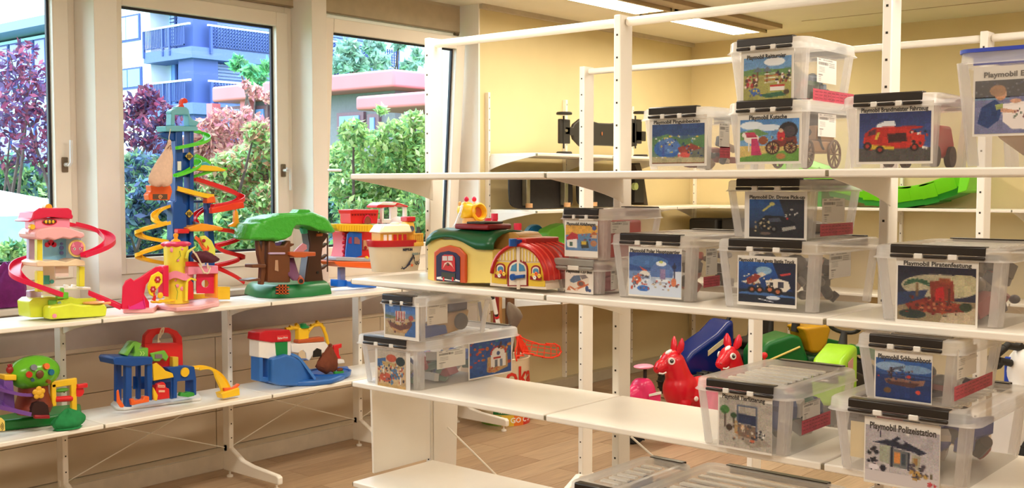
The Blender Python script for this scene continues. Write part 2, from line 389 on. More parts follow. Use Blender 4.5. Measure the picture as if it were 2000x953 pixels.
def shelf_y(t, xa, xb_, y0, y1, ztop, th=.022):
    s = B().box((xa+.004, y0, ztop-th), (xb_-.004, y1, ztop)).build('shelf_board', M_SHELF, t, bevel=.005, seg=3); return s
def bracket_x(t, y, x0, xp, ztop, h=.085):
    pts = [(x0+.012, y-.002, ztop-.018)]
    for i in range(9):
        q = i/8.0; pts.append((x0+.012+(xp-x0-.012)*q, y-.002, ztop-.022-h*(.75*q+.25*q**4)))
    pts.append((xp, y-.002, ztop-.018))
    o = B().prism(pts, (0, .004, 0)).build('bracket', M_POST, t, bevel=.0015, seg=1)
    B().box((x0+.001, y-.006, ztop-.019), (x0+.014, y+.006, ztop-.003)).build('bracket_nose', M_STEEL, o, bevel=.002, seg=1)
def bracket_y(t, x, y0, yp, ztop, h=.085):
    pts = [(x-.002, y0+.012, ztop-.018)]
    for i in range(9):
        q = i/8.0; pts.append((x-.002, y0+.012+(yp-y0-.012)*q, ztop-.022-h*(.75*q+.25*q**4)))
    pts.append((x-.002, yp, ztop-.018))
    o = B().prism(pts, (.004, 0, 0)).build('bracket', M_POST, t, bevel=.0015, seg=1)
    B().box((x-.006, y0+.001, ztop-.019), (x+.006, y0+.014, ztop-.003)).build('bracket_nose', M_STEEL, o, bevel=.002, seg=1)
def rod(t, p, q, r=.0028): B().cyl(p, q, r, n=6).build('cross_brace', M_POST, t)
# --- unit in front of the windows
Z1L, Z2L = 1.017, 0.518
t = thing('shelving_unit', (3.6, 5.0, 0), 'long low white shelving unit standing along the windows, two shelves of toys', 'shelves')
LX = [1.65, 2.63, 3.60, 4.565, 5.47]
for x in LX:
    post(t, x, 5.14, .10, 1.0, axis='Y', dx=.06)
    f = B().prism([(x-.016, 5.20, .035), (x-.016, 5.20, .15), (x-.016, 5.14, .17), (x-.016, 5.10, .15), (x-.016, 5.03, .115), (x-.016, 4.94, .10), (x-.016, 4.72, .085), (x-.016, 4.70, .075), (x-.016, 4.70, .035)], (.032, 0, 0)).build('foot', M_POST, t, bevel=.006)
    for gy in (4.735, 5.16): B().lathe([(.018, 0), (.017, .01), (.006, .014), (.005, .04)], (x, gy, 0), n=10).build('glide', M_POST, f)
    for z in (Z1L, Z2L): bracket_y(t, x, 4.762, 5.14, z)
for a, c in zip(LX, LX[1:]):
    if c < 5.4:
        shelf_y(t, a, c, 4.76, 5.15, Z2L)
    shelf_y(t, a, c, 4.76, 5.15, Z1L)
shelf_y(t, LX[3], LX[4], 4.76, 5.15, Z2L); shelf_y(t, .67, LX[0], 4.76, 5.15, Z1L); shelf_y(t, .67, LX[0], 4.76, 5.15, Z2L)
for a, c in ((LX[1], LX[2]), (LX[2], LX[3]), (LX[3], LX[4])):
    rod(t, (a, 5.17, .16), (c, 5.17, .50)); rod(t, (a, 5.175, .50), (c, 5.175, .16))
    for x in (a, c): B().box((x-.022, 5.165, .15), (x-.004, 5.18, .18)).build('brace_clip', M_POST, t)
# --- near unit with the boxes
t = thing('shelving_unit', (2.95, 1.7, 0), 'nearest white shelving unit, carrying most of the clear plastic boxes', 'shelves')
FY = [3.18, 2.225, 1.26, 0.28]; FZ = [1.684, 1.284, .888, .497]; FX0, FX1 = 2.775, 3.215
py = [3.205, 2.255, 1.28, .30]
for y in py:
    post(t, 3.22, y, .05, 2.245)
for i in range(3):
    B().box((3.24, py[i+1]+.016, 2.205), (3.27, py[i]-.016, 2.237)).build('top_rail', M_POST, t, bevel=.013, seg=4)
for i in range(3):
    for z in FZ: 
        if True: shelf_x(t, FX0, FX1, FY[i], FY[i+1], z)
for z in FZ:
    for y in FY: bracket_x(t, y if y != FY[0] else y-.006, FX0, 3.22, z)
B().prism([(2.90, 3.19, .50), (2.89, 3.19, .865), (3.215, 3.19, .865), (3.215, 3.19, .50)], (0, .012, 0)).build('end_panel', M_POST, t, bevel=.002)
B().prism([(3.232, 3.185, .25), (3.232, 3.185, .865), (3.385, 3.185, .865), (3.36, 3.185, .25)], (0, .004, 0)).build('end_panel', M_POST, t, bevel=.003)
for i, y in enumerate(py):
    f = B().prism([(3.30, y-.016, .035), (3.30, y-.016, .16), (3.17, y-.016, .17), (3.0, y-.016, .12), (2.72, y-.016, .08), (2.72, y-.016, .035)], (0, .032, 0)).build('foot', M_POST, t, bevel=.006)
    B().cyl((2.75, y, 0), (2.75, y, .036), .016).build('glide', M_POST, f)
rod(t, (3.30, 3.17, .62), (3.30, 2.27, .10), .004); 
XR_ = 3.30
for a_, b_ in (((2.24, .72), (1.77, .44)), ((1.77, .44), (1.29, .72)), ((2.24, .16), (1.77, .44)), ((1.77, .44), (1.29, .16))): rod(t, (XR_, a_[0], a_[1]), (XR_, b_[0], b_[1]), .004)
# --- second free-standing frame behind
t = thing('shelving_unit', (4.45, 2.3, 0), 'second white shelving frame of tall posts and a top rail, behind the nearest unit', 'shelves')
GY = [3.31, 2.355, 1.375, .40]
for y in GY:
    post(t, 4.42, y, .05, 2.235, dx=.085)
    f = B().prism([(4.52, y-.016, .035), (4.52, y-.016, .16), (4.40, y-.016, .17), (4.28, y-.016, .11), (4.05, y-.016, .08), (4.05, y-.016, .035)], (0, .032, 0)).build('foot', M_POST, t, bevel=.006)
    B().cyl((4.08, y, 0), (4.08, y, .036), .016).build('glide', M_POST, f)
for i in range(3):
    B().box((4.445, GY[i+1]+.016, 2.195), (4.475, GY[i]-.016, 2.225)).build('top_rail', M_POST, t, bevel=.012, seg=4)
# --- wall unit with boards on the beige wall
t = thing('wall_shelf', (7.0, 5.2, 1.0), 'white bracket shelves mounted on the beige wall, holding skateboards', 'shelves')
WX = [6.06, 6.995, 7.94]
def wrail(x, z0=.07, z1=2.325): 
    p = B().box((x-.012, 5.385, z0), (x+.012, 5.42, z1)).build('wall_rail', M_POST, t, bevel=.002, seg=1)
    s = B(); z = z0+.05
    while z < z1-.04: s.box((x-.003, 5.3842, z), (x+.003, 5.386, z+.012)); z += .08
    tag(s.build('slots', M_SLOT, p), kind='stuff')
for x in WX: wrail(x)
for z, yf in ((1.873, 4.93), (1.462, 4.93), (1.15, 4.93), (.826, 4.70)):
    for x in WX: bracket_y(t, x, yf, 5.385, z, h=.10)
    for a, c in zip(WX, WX[1:]): shelf_y(t, a, c, yf, 5.38, z, th=.024)
    if z in (1.462, .826): shelf_y(t, WX[-1], 8.48, yf, 5.38, z, th=.024)
t = thing('wall_shelf', (8.7, 3.0, 1.0), 'long white bracket shelf along the back wall under the green slide', 'shelves')
def wrailb(y, z0=.07, z1=1.95):
    p = B().box((8.915, y-.012, z0), (8.95, y+.012, z1)).build('wall_rail', M_POST, t, bevel=.002, seg=1)
    s = B(); z = z0+.05
    while z < z1-.04: s.box((8.914, y-.003, z), (8.916, y+.003, z+.012)); z += .08
    tag(s.build('slots', M_SLOT, p), kind='stuff')
BY = [5.36, 4.38, 3.40, 2.42, 1.44, .46]
for y in BY: wrailb(y)
for z in (1.462, .77):
    for y in BY: bracket_x(t, y, 8.50, 8.915, z, h=.12)
    for a, c in zip(BY, BY[1:]): shelf_x(t, 8.50, 8.915, a, c, z, th=.024)
# ================================================================= OUTSIDE
M_GRASS = mat('lawn_grass', (92, 138, 70), .9, var=.35, scale=3)
struct(B().box((-60, 5.9, -.06), (140, 140, -.01)).build('ground', M_GRASS))
M_BW = mat('white_render_facade', (236, 240, 246), .8, var=.03, scale=.3); M_BC = mat('pale_cyan_facade', (190, 226, 236), .8, var=.03, scale=.3)
M_BB = mat('blue_grey_steel', (58, 78, 142), .6, var=.05, scale=.4); M_BD = mat('dark_blue_slab', (84, 104, 164), .6); M_BL = mat('pale_blue_blind', (182, 200, 232), .5, var=.04)
M_BG = mat('blue_window_glass', (110, 150, 210), .15, var=.05, scale=.5); M_BR = mat('white_handrail', (236, 246, 255), .4)
DX = 37.2
def bx(u, v): return pX(u, v, XA)
# facade A: wall facing the camera side (constant X), corner at u=385
c0 = EYE + (FWD + RGT*((385-1000)/F) - UPV*((362-476.5)/F))*54.0
XA, YA = c0.x, c0.y
t = thing('apartment_building', (XA+6, YA+6, 0), 'white apartment building with blue balconies and louvred blinds, seen through the middle window', 'building')
yl = pX(302, 150, XA).y
B().box((XA+.9, YA+1.05, 0), (XA+24, yl, 16)).build('wall', M_BC, t)
B().box((XA-.2, yl, 0), (XA+3, yl+6, 16)).build('wall', M_BW, t)
def zu(v, u=385): return pX(u, v, XA).z
rails = [(52, 92), (161, 205)]
zt = [zu(51), zu(160)]; fl_h = zt[0]-zt[1]
for k in range(-2, 3):
    zr = zt[1]+k*fl_h                      # rail height
    zs = zr-1.05                           # slab top
    # slab bands on both faces
    B().box((XA-.6, YA+2.0, zs-.55), (XA+.7, yl, zs)).build('balcony_slab', M_BD, t)
    B().box((XA-.6, YA-.62, zs-.55), (XA+13.2, YA+2, zs)).build('balcony_slab', M_BD, t)
    # handrails
    B().box((XA-.66, YA-.5, zr), (XA-.56, yl, zr+.09)).build('handrail', M_BR, t)
    B().box((XA+.3, YA-.70, zr), (XA+13, YA-.6, zr+.09)).build('handrail', M_BR, t)
    # balusters left face
    b = B(); y = YA
    while y < yl: b.box((XA-.62, y, zs+.1), (XA-.58, y+.05, zr)); y += .14
    b.box((XA-.62, YA, zs+.1), (XA-.58, yl, zs+.16)).build('baluster', M_BB, t)['kind'] = 'stuff'
    b = B(); x = XA+.5
    while x < XA+13: b.box((x, YA-.68, zs+.1), (x+.05, YA-.62, zr)); x += .17
    for j in range(6): b.box((XA+.5, YA-.68, zs+.1+j*.16), (XA+13, YA-.63, zs+.14+j*.16))
    b.build('baluster', M_BB, t)['kind'] = 'stuff'
    for y in (YA+1.2, (YA+yl)/2, yl-.1): B().box((XA-.66, y, zs-.3), (XA-.55, y+.12, zr)).build('balcony_post', M_BB, t)
    for x in (XA+.4, XA+4.5, XA+8.8, XA+13): B().box((x, YA-.74, zs-.3), (x+.12, YA-.6, zr)).build('balcony_post', M_BB, t)
    # windows behind balcony, left face: upper level closed by blinds
    n_ = 4
    for j in range(n_):
        ya = YA+.9+(yl-YA-1.2)*j/n_; yb = YA+.9+(yl-YA-1.2)*(j+1)/n_-.12
        f = B().box((XA+.7, ya, zs), (XA+.8, yb, zs+2.35)).build('window', M_BB, t)
        B().box((XA+.66, ya+.1, zs+.1), (XA+.7, yb-.1, zs+2.25)).build('pane', M_BL if k > 0 else M_BG, f)
        if k > 0:
            b = B()
            for q in range(12): b.box((XA+.60, ya+.08, zs+.15+q*.18), (XA+.66, yb-.08, zs+.19+q*.18))
            b.build('blind', M_BB, f)['kind'] = 'stuff'
    b = B(); q = zs+.1
    while q < zs+2.3: b.box((XA+1.5, YA+.55, q), (XA+13.0, YA+.75, q+.05)); q += .16
    f = B().box((XA+1.2, YA+.8, zs), (XA+13.1, YA+1.0, zs+2.35)).build('window', M_BL, t)
    b.build('blind', mat('blue_blind_slats', (128, 152, 204), .5), f)['kind'] = 'stuff'
# corner column
B().box((XA-.3, YA-.3, 0), (XA+1.1, YA+1.0, 16)).build('corner_column', M_BB, t)
# windows in the white wall
for (u0, u1, v0, v1) in ((200, 275, 26, 78), (200, 277, 130, 172)):
    ya = pX(u1, 50, XA-.2).y; yb = pX(u0, 50, XA-.2).y; za = pX(u1, v1, XA-.2).z; zb = pX(u1, v0, XA-.2).z
    f = B().box((XA-.28, ya, za), (XA-.18, yb, zb)).build('window', M_BB, t)
    for q in range(3):
        a_ = ya+.1+(yb-ya-.2)*q/3; B().box((XA-.32, a_, za+.1), (XA-.28, a_+(yb-ya-.2)/3-.08, zb-.1)).build('pane', M_BL if v0 < 50 else M_BG, f)
# second building with roof seen in the left window
XR = 30.0
t = thing('office_building', (XR+4, pX(40, 100, XR).y, 0), 'pale blue flat-roofed building with dark eaves, seen through the left window', 'building')
y1 = pX(150, 60, XR).y; y0 = y1+14
zt_ = pX(45, 75, XR).z
B().box((XR, y1, 0), (XR+4.5, y0, zt_)).build('wall', M_BC, t)
ze = pX(45, 43, XR-1).z
B().box((XR-1.5, y1-.5, ze-.5), (XR+4.8, y0, ze)).build('eaves', mat('slate_eaves', (120, 132, 170), .7), t)
for q in range(8):
    a_ = y1+.3+q*1.5
    for z_, h_ in ((zt_-2.8, 2.6), (zt_-7.0, 2.4)):
        f = B().box((XR-.1, a_, z_), (XR, a_+1.3, z_+h_)).build('window', M_BB, t); B().box((XR-.14, a_+.08, z_+.1), (XR-.1, a_+1.2, z_+h_-.1)).build('pane', mat('dull_blue_pane', (120, 136, 214), .2), f)
# pavilion with rounded pink fascia
XP = pX(770, 140, 1).x
c0 = EYE + (FWD + RGT*((770-1000)/F) - UPV*((362-476.5)/F))*28.0
XP, YP = c0.x, c0.y
M_PINK = mat('faded_red_fascia', (206, 112, 118), .55, var=.08, scale=.6, stretch=(1, 1, .2)); M_PW = mat('grey_pavilion_wall', (118, 116, 122), .7)
t = thing('pavilion', (XP+4, YP+5, 0), 'low pavilion with rounded faded-red roof edge beyond the bushes', 'building')
yq = pX(413, 165, XP).y; z1 = pX(770, 134, XP).z; z0 = pX(770, 169, XP).z
def fascia(x0, x1, y0, y1, za, zb, name='roof_edge'):
    return B().box((x0, y0, za), (x1, y1, zb)).build(name, M_PINK, t, bevel=.07, seg=4)
fascia(XP, XP+12, YP, yq, z0, z1)
B().box((XP+.8, YP+.8, 0), (XP+11, yq-.6, z0)).build('wall', M_PW, t)
ys = pX(745, 200, XP-1.0).y; fascia(XP-2.2, XP+8, YP-9, ys-.4, pX(748, 212, XP-2.2).z, pX(748, 184, XP-2.2).z)
B().box((XP-1.0, YP-8, 0), (XP+6, ys-2.0, pX(748, 212, XP-2.2).z)).build('wall', M_PW, t)
for (u0, u1, v0, v1) in ((432, 484, 206, 270), (492, 528, 206, 270), (663, 715, 218, 262), (722, 745, 222, 262)):
    ya = pX(u1, 220, XP+.8).y; yb = pX(u0, 220, XP+.8).y; za = pX(u1, v1, XP+.8).z; zb = pX(u1, v0, XP+.8).z
    f = B().box((XP+.7, ya, za), (XP+.8, yb, zb)).build('window', mat('dark_red_window_frame', (120, 84, 96), .5), t); B().box((XP+.66, ya+.15, za+.1), (XP+.7, yb-.15, zb-.1)).build('pane', M_BG, f)
for u in (486, 420): 
    y = pX(u, 220, XP+.5).y; B().box((XP+.3, y-.15, 0), (XP+.6, y+.15, z0)).build('column', M_PINK, t)
# market tents close to the left window
M_TENT = mat('white_tent_canvas', (244, 246, 250), .7, var=.02)
c0 = EYE + (FWD + RGT*((0-1000)/F) - UPV*((430-476.5)/F))*8.3
t = thing('market_tent', (c0.x, c0.y, 0), 'white canvas market tent outside the left window', 'tent')
ax, ay = c0.x-.1, c0.y+.6
ap = Vector((pX(-60, 355, ax).x, pX(-60, 355, ax).y, pX(-60, 355, ax).z))
ze_ = pX(60, 420, c0.x).z; hw = .95; cx_, cy_ = ap.x, ap.y
zz = ap.z
rings = []
for q in range(7):
    s_ = q/6.0; w_ = hw*(s_); rings.append([Vector((cx_+a*w_, cy_+b_*w_, zz-(zz-ze_)*(s_**.7))) for a, b_ in ((-1,-1),(0,-1),(1,-1),(1,0),(1,1),(0,1),(-1,1),(-1,0))])
rings[0] = [Vector((cx_+.01*i, cy_, zz)) for i in range(8)]
B().loft(rings, cap=False).build('canopy', M_TENT, t, solid=.01)
B().box((cx_-hw, cy_-hw, ze_-.18), (cx_+hw, cy_-hw+.02, ze_)).box((cx_-hw, cy_-hw, ze_-.18), (cx_-hw+.02, cy_+hw, ze_)).box((cx_+hw-.02, cy_-hw, ze_-.18), (cx_+hw, cy_+hw, ze_)).build('valance', mat('pale_blue_valance', (170, 206, 236), .7), t)
for a, b_ in ((-1,-1), (1,-1), (1,1), (-1,1)): B().cyl((cx_+a*(hw-.05), cy_+b_*(hw-.05), 0), (cx_+a*(hw-.05), cy_+b_*(hw-.05), ze_), .03, n=8).build('pole', M_BL, t)
B().box((cx_-hw, cy_-hw-.1, ze_-.40), (cx_+hw, cy_+hw, ze_-.24)).build('counter', M_TENT, t, bevel=.02)
# ---------------------------------------------------------------- trees and shrubs
def foliage(name, parent, blobs, n, size, cols, seed, m):
    rs = np.random.RandomState(seed); off = OFF[parent.name]; vs = []; fs = []; cc = []
    wts = np.array([b[1]**2 for b in blobs]); wts = wts/wts.sum()
    L = [lin(c) for c in cols]
    for i in range(n):
        b = blobs[rs.choice(len(blobs), p=wts)]; d = rs.normal(size=3); d /= np.linalg.norm(d); r = b[1]*rs.uniform(.35, 1)**.5
        p = Vector(b[0])+Vector((d[0]*r, d[1]*r, d[2]*r*b[2]))
        a = Vector(rs.normal(size=3)).normalized(); c = a.cross(Vector(rs.normal(size=3))).normalized(); s_ = size*rs.uniform(.6, 1.35)
        k = len(vs); q = a*s_; w_ = c*s_*.42
        vs += [tuple(p-q-off), tuple(p+w_-off), tuple(p+q-off), tuple(p-w_-off)]; fs.append((k, k+1, k+2, k+3))
        base = L[rs.randint(len(L))]; v_ = rs.uniform(.32, 1.1); cc.append([min(1, x*v_) for x in base]+[1])
    me = bpy.data.meshes.new(name); me.from_pydata(vs, [], fs); me.materials.append(m)
    ca = me.color_attributes.new('Col', 'FLOAT_COLOR', 'CORNER'); ca.data.foreach_set('color', np.repeat(np.array(cc), 4, 0).ravel())
    o = bpy.data.objects.new(name, me); COL.objects.link(o); o.parent = parent; OFF[o.name] = off; o['kind'] = 'stuff'
M_LEAF = attrmat('leaf', .6, trans=.45); M_BARK = mat('bark', (86, 70, 66), .9, var=.3, scale=20)
def plant(name, label, cat, d, blobs_px, n, size, cols, seed, trunks=5, group=None, flat=.9, bs=1.0):
    """blobs_px: list of (u, v, radius px) seen at depth d"""
    rs = np.random.RandomState(seed+100); bl = []
    for (u, v, r) in blobs_px:
        dd = d+rs.uniform(-.35, .35)*bs; p = EYE + (FWD + RGT*((u-1000)/F) - UPV*((v-476.5)/F))*dd; bl.append((p, r*dd/F, flat))
    base = sum((b[0] for b in bl), Vector((0,0,0)))/len(bl); base.z = 0
    t = thing(name, base, label, cat, group)
    b = B()
    for q in range(trunks):
        bb = bl[rs.randint(len(bl))]; e_ = bb[0]; s_ = base+Vector((rs.uniform(-.2, .2)*bs, rs.uniform(-.2, .2)*bs, 0)); mid = s_.lerp(e_, .5)+Vector((rs.uniform(-.2, .2), rs.uniform(-.2, .2), .1))*bs
        path = [s_, s_.lerp(mid, .5)+Vector((0,0,.1)), mid, mid.lerp(e_, .6), e_+Vector((0,0,bb[1]*.5))]
        b.tube(path, [.03*bs, .025*bs, .018*bs, .012*bs, .006*bs], n=6)
        for w_ in range(3):
            s2 = mid.lerp(e_, .3*w_+.1); e2 = s2+Vector((rs.uniform(-1, 1), rs.uniform(-1, 1), rs.uniform(.2, 1)))*bb[1]*1.0
            b.tube([s2, s2.lerp(e2, .5)+Vector((0,0,.04)), e2], [.011*bs, .007*bs, .003*bs], n=5)
    b.build('trunk', M_BARK, t); foliage('foliage', t, bl, n, size, cols, seed, M_LEAF)
PURP = [(136, 56, 92), (110, 66, 116), (156, 74, 106), (112, 88, 140), (172, 96, 120), (120, 100, 150)]
GRN = [(140, 200, 120), (180, 220, 140), (110, 170, 130), (200, 230, 160), (120, 180, 150)]
LGRN = [(196, 230, 140), (220, 240, 160), (170, 215, 140), (236, 246, 190), (150, 200, 140)]
PNK = [(236, 160, 160), (240, 180, 164), (226, 150, 166), (244, 200, 180), (220, 170, 160)]
DRK = [(110, 150, 150), (130, 170, 140), (110, 140, 170), (120, 160, 120), (100, 130, 140)]
plant('plum_tree', 'purple-leaved tree outside the left window', 'tree', 10.6, [(20, 130, 45), (60, 160, 50), (15, 210, 50), (60, 250, 50), (90, 310, 35), (20, 290, 45), (95, 200, 40), (-30, 200, 60), (50, 100, 25)], 1700, .044, PURP, 1, 7)
plant('plum_tree', 'purple-leaved tree at the left edge of the middle window', 'tree', 10.5, [(258, 210, 30), (300, 220, 38), (270, 260, 34), (330, 240, 26), (290, 190, 26), (310, 280, 30), (262, 310, 24)], 1150, .042, PURP, 2, 5)
plant('blue_green_shrub', 'blue-green shrub low in the middle window behind the toy tower', 'shrub', 8.0, [(270, 330, 40), (300, 380, 45), (265, 420, 45), (320, 330, 35), (280, 470, 45), (330, 430, 45)], 3200, .036, [(100, 130, 170), (120, 160, 180), (120, 176, 140), (110, 124, 176), (160, 196, 150)], 3, 5)
plant('maple_tree', 'pink-leaved maple in the middle of the middle window', 'tree', 12.0, [(400, 260, 35), (440, 240, 35), (480, 235, 30), (420, 300, 40), (380, 290, 35), (460, 280, 35), (510, 250, 24), (390, 330, 30), (525, 190, 14), (500, 180, 16), (480, 165, 10)], 3200, .04, PNK, 4, 5)
plant('locust_tree', 'light green feathery bush at the right of the middle window', 'shrub', 8.6, [(500, 260, 26), (520, 300, 36), (480, 310, 34), (440, 330, 36), (500, 350, 40), (530, 390, 40), (470, 390, 40), (420, 380, 34)], 4200, .034, LGRN+[(220, 160, 130), (230, 180, 150)], 5, 6)
plant('locust_tree', 'light green feathery bush filling the right window', 'shrub', 8.8, [(690, 260, 30), (670, 310, 36), (720, 290, 40), (770, 270, 40), (810, 250, 40), (830, 310, 50), (780, 340, 50), (720, 350, 46), (680, 370, 40), (760, 400, 46), (820, 400, 46), (700, 420, 40), (745, 215, 10), (850, 440, 40)], 8000, .035, LGRN, 6, 14)
plant('dark_shrub', 'darker green shrub behind the light bush in the right window', 'shrub', 11.5, [(690, 400, 45), (740, 440, 50), (800, 460, 50), (680, 460, 40), (840, 380, 40), (720, 480, 50)], 3000, .055, DRK+GRN, 7, 4)
plant('green_shrub', 'green shrubs low in the middle window, above the sill', 'shrub', 7.4, [(400, 450, 40), (450, 440, 44), (500, 460, 44), (430, 490, 40), (500, 500, 40), (360, 470, 40), (540, 440, 30)], 4200, .034, GRN+LGRN, 8, 3)
plant('green_shrub', 'green shrubs low in the left window, beyond the tent', 'shrub', 12.5, [(30, 370, 40), (70, 380, 36), (95, 400, 30), (20, 330, 34), (60, 340, 34), (100, 350, 30), (-20, 360, 50)], 2400, .06, GRN+DRK, 9, 3)
plant('green_shrub', 'young green leaves just outside the left window sill', 'shrub', 7.2, [(20, 490, 20), (55, 490, 20), (10, 510, 20), (45, 515, 20), (80, 500, 18), (-20, 500, 22)], 1300, .045, LGRN+GRN, 10, 3, flat=.8)
plant('hedge', 'dark hedge closing the garden behind the bushes', 'hedge', 14.0, [(u_, 360, 60) for u_ in range(250, 880, 55)]+[(u_, 440, 60) for u_ in range(250, 880, 55)]+[(u_, 520, 60) for u_ in range(250, 880, 55)], 8000, .10, DRK+GRN, 11, 8)
plant('street_tree', 'pale green treetop above the red pavilion roof in the right window', 'tree', 47.0, [(680, 100, 24), (700, 130, 22), (730, 90, 22), (665, 125, 20), (740, 120, 20), (800, 130, 16), (820, 110, 16), (780, 85, 14)], 900, .26, [(180, 222, 206), (160, 210, 196), (200, 232, 210), (170, 214, 180)], 12, 3, bs=3)
plant('street_tree', 'green branches left of the red pavilion in front of the balconies', 'tree', 21.0, [(465, 125, 14), (490, 140, 14), (505, 150, 14), (520, 130, 10)], 340, .13, [(110, 190, 150), (150, 216, 150), (120, 200, 130)], 13, 2, bs=2)
# ================================================================= CLEAR PLASTIC BOXES
def clearmat(name, rgb, fac, rough):
    m = bpy.data.materials.new(name); m.use_nodes = True; n = m.node_tree; b = n.nodes['Principled BSDF']; o = n.nodes['Material Output']
    b.inputs['Base Color'].default_value = lin(rgb)+(1,); b.inputs['Roughness'].default_value = rough
    tl = n.nodes.new('ShaderNodeBsdfTranslucent'); tl.inputs[0].default_value = lin(rgb)+(1,)
    m1 = n.nodes.new('ShaderNodeMixShader'); m1.inputs[0].default_value = .45; n.links.new(b.outputs[0], m1.inputs[1]); n.links.new(tl.outputs[0], m1.inputs[2])
    tr = n.nodes.new('ShaderNodeBsdfTransparent'); m2 = n.nodes.new('ShaderNodeMixShader')
    ns = n.nodes.new('ShaderNodeTexNoise'); ns.inputs['Scale'].default_value = 6; mr = n.nodes.new('ShaderNodeMapRange'); mr.inputs[3].default_value = fac*.85; mr.inputs[4].default_value = fac*1.15
    n.links.new(ns.outputs['Fac'], mr.inputs[0]); n.links.new(mr.outputs[0], m2.inputs[0]); n.links.new(tr.outputs[0], m2.inputs[1]); n.links.new(m1.outputs[0], m2.inputs[2]); n.links.new(m2.outputs[0], o.inputs[0])
    return m
M_TUB = clearmat('clear_plastic', (244, 240, 236), .24, .25); M_TUBC = clearmat('frosted_plastic_corner', (244, 240, 236), .42, .3)
M_LID = clearmat('milky_clear_lid', (252, 250, 246), .5, .2); M_LIDTOP = clearmat('clear_lid_panel', (248, 246, 240), .22, .2)
M_RIB = clearmat('white_lid_rib', (255, 253, 248), .8, .25)
M_CLIP = mat('black_plastic_clip', (38, 32, 28), .32, var=.05); M_CLIPG = mat('grey_plastic_clip', (150, 146, 138), .35); M_TAB = mat('white_clip_tab', (236, 232, 224), .3)
M_PAPER = mat('white_label_paper', (238, 232, 222), .6, var=.01); M_INK = mat('dark_grey_ink', (72, 66, 60), .6, var=.02); M_REDP = mat('pink_red_note_paper', (206, 70, 90), .6, var=.05)
M_BLID = mat('blue_lid_rim', (52, 74, 190), .35)
def info_cv():
    c = Cv(26, 34, (232, 228, 220), (228, 222, 214)); g = (120, 114, 108)
    c.r(.08, .05, .2, .08, g).r(.3, .05, .8, .08, (170, 164, 158))
    for i in range(14): c.r(.1+i*.035, .15, .118+i*.035, .26, g)
    for j in range(4): c.r(.62, .15+j*.05, .9, .17+j*.05, (160, 154, 148)); c.r(.1, .36+j*.06, .4, .375+j*.06, (170, 164, 158))
    c.r(.1, .66, .28, .69, g)
    for j in range(5): c.r(.1, .73+j*.045, .22, .745+j*.045, (170, 164, 158))
    return c
def red_cv():
    c = Cv(40, 16, (208, 84, 104), (198, 72, 92))
    for j in range(3):
        for i in range(9): c.r(.05+i*.1, .2+j*.25, .12+i*.1, .25+j*.25, (150, 50, 66))
    return c
def side_sheet(t, name, y, px, cv):
    u0, v0, u1, v1 = px; a = pY(u0, v0, y); b = pY(u0, v1, y); c = pY(u1, v0, y)
    card(name, cv, (a.x, y, a.z), (c.x-a.x, 0, 0), (0, 0, b.z-a.z), t)
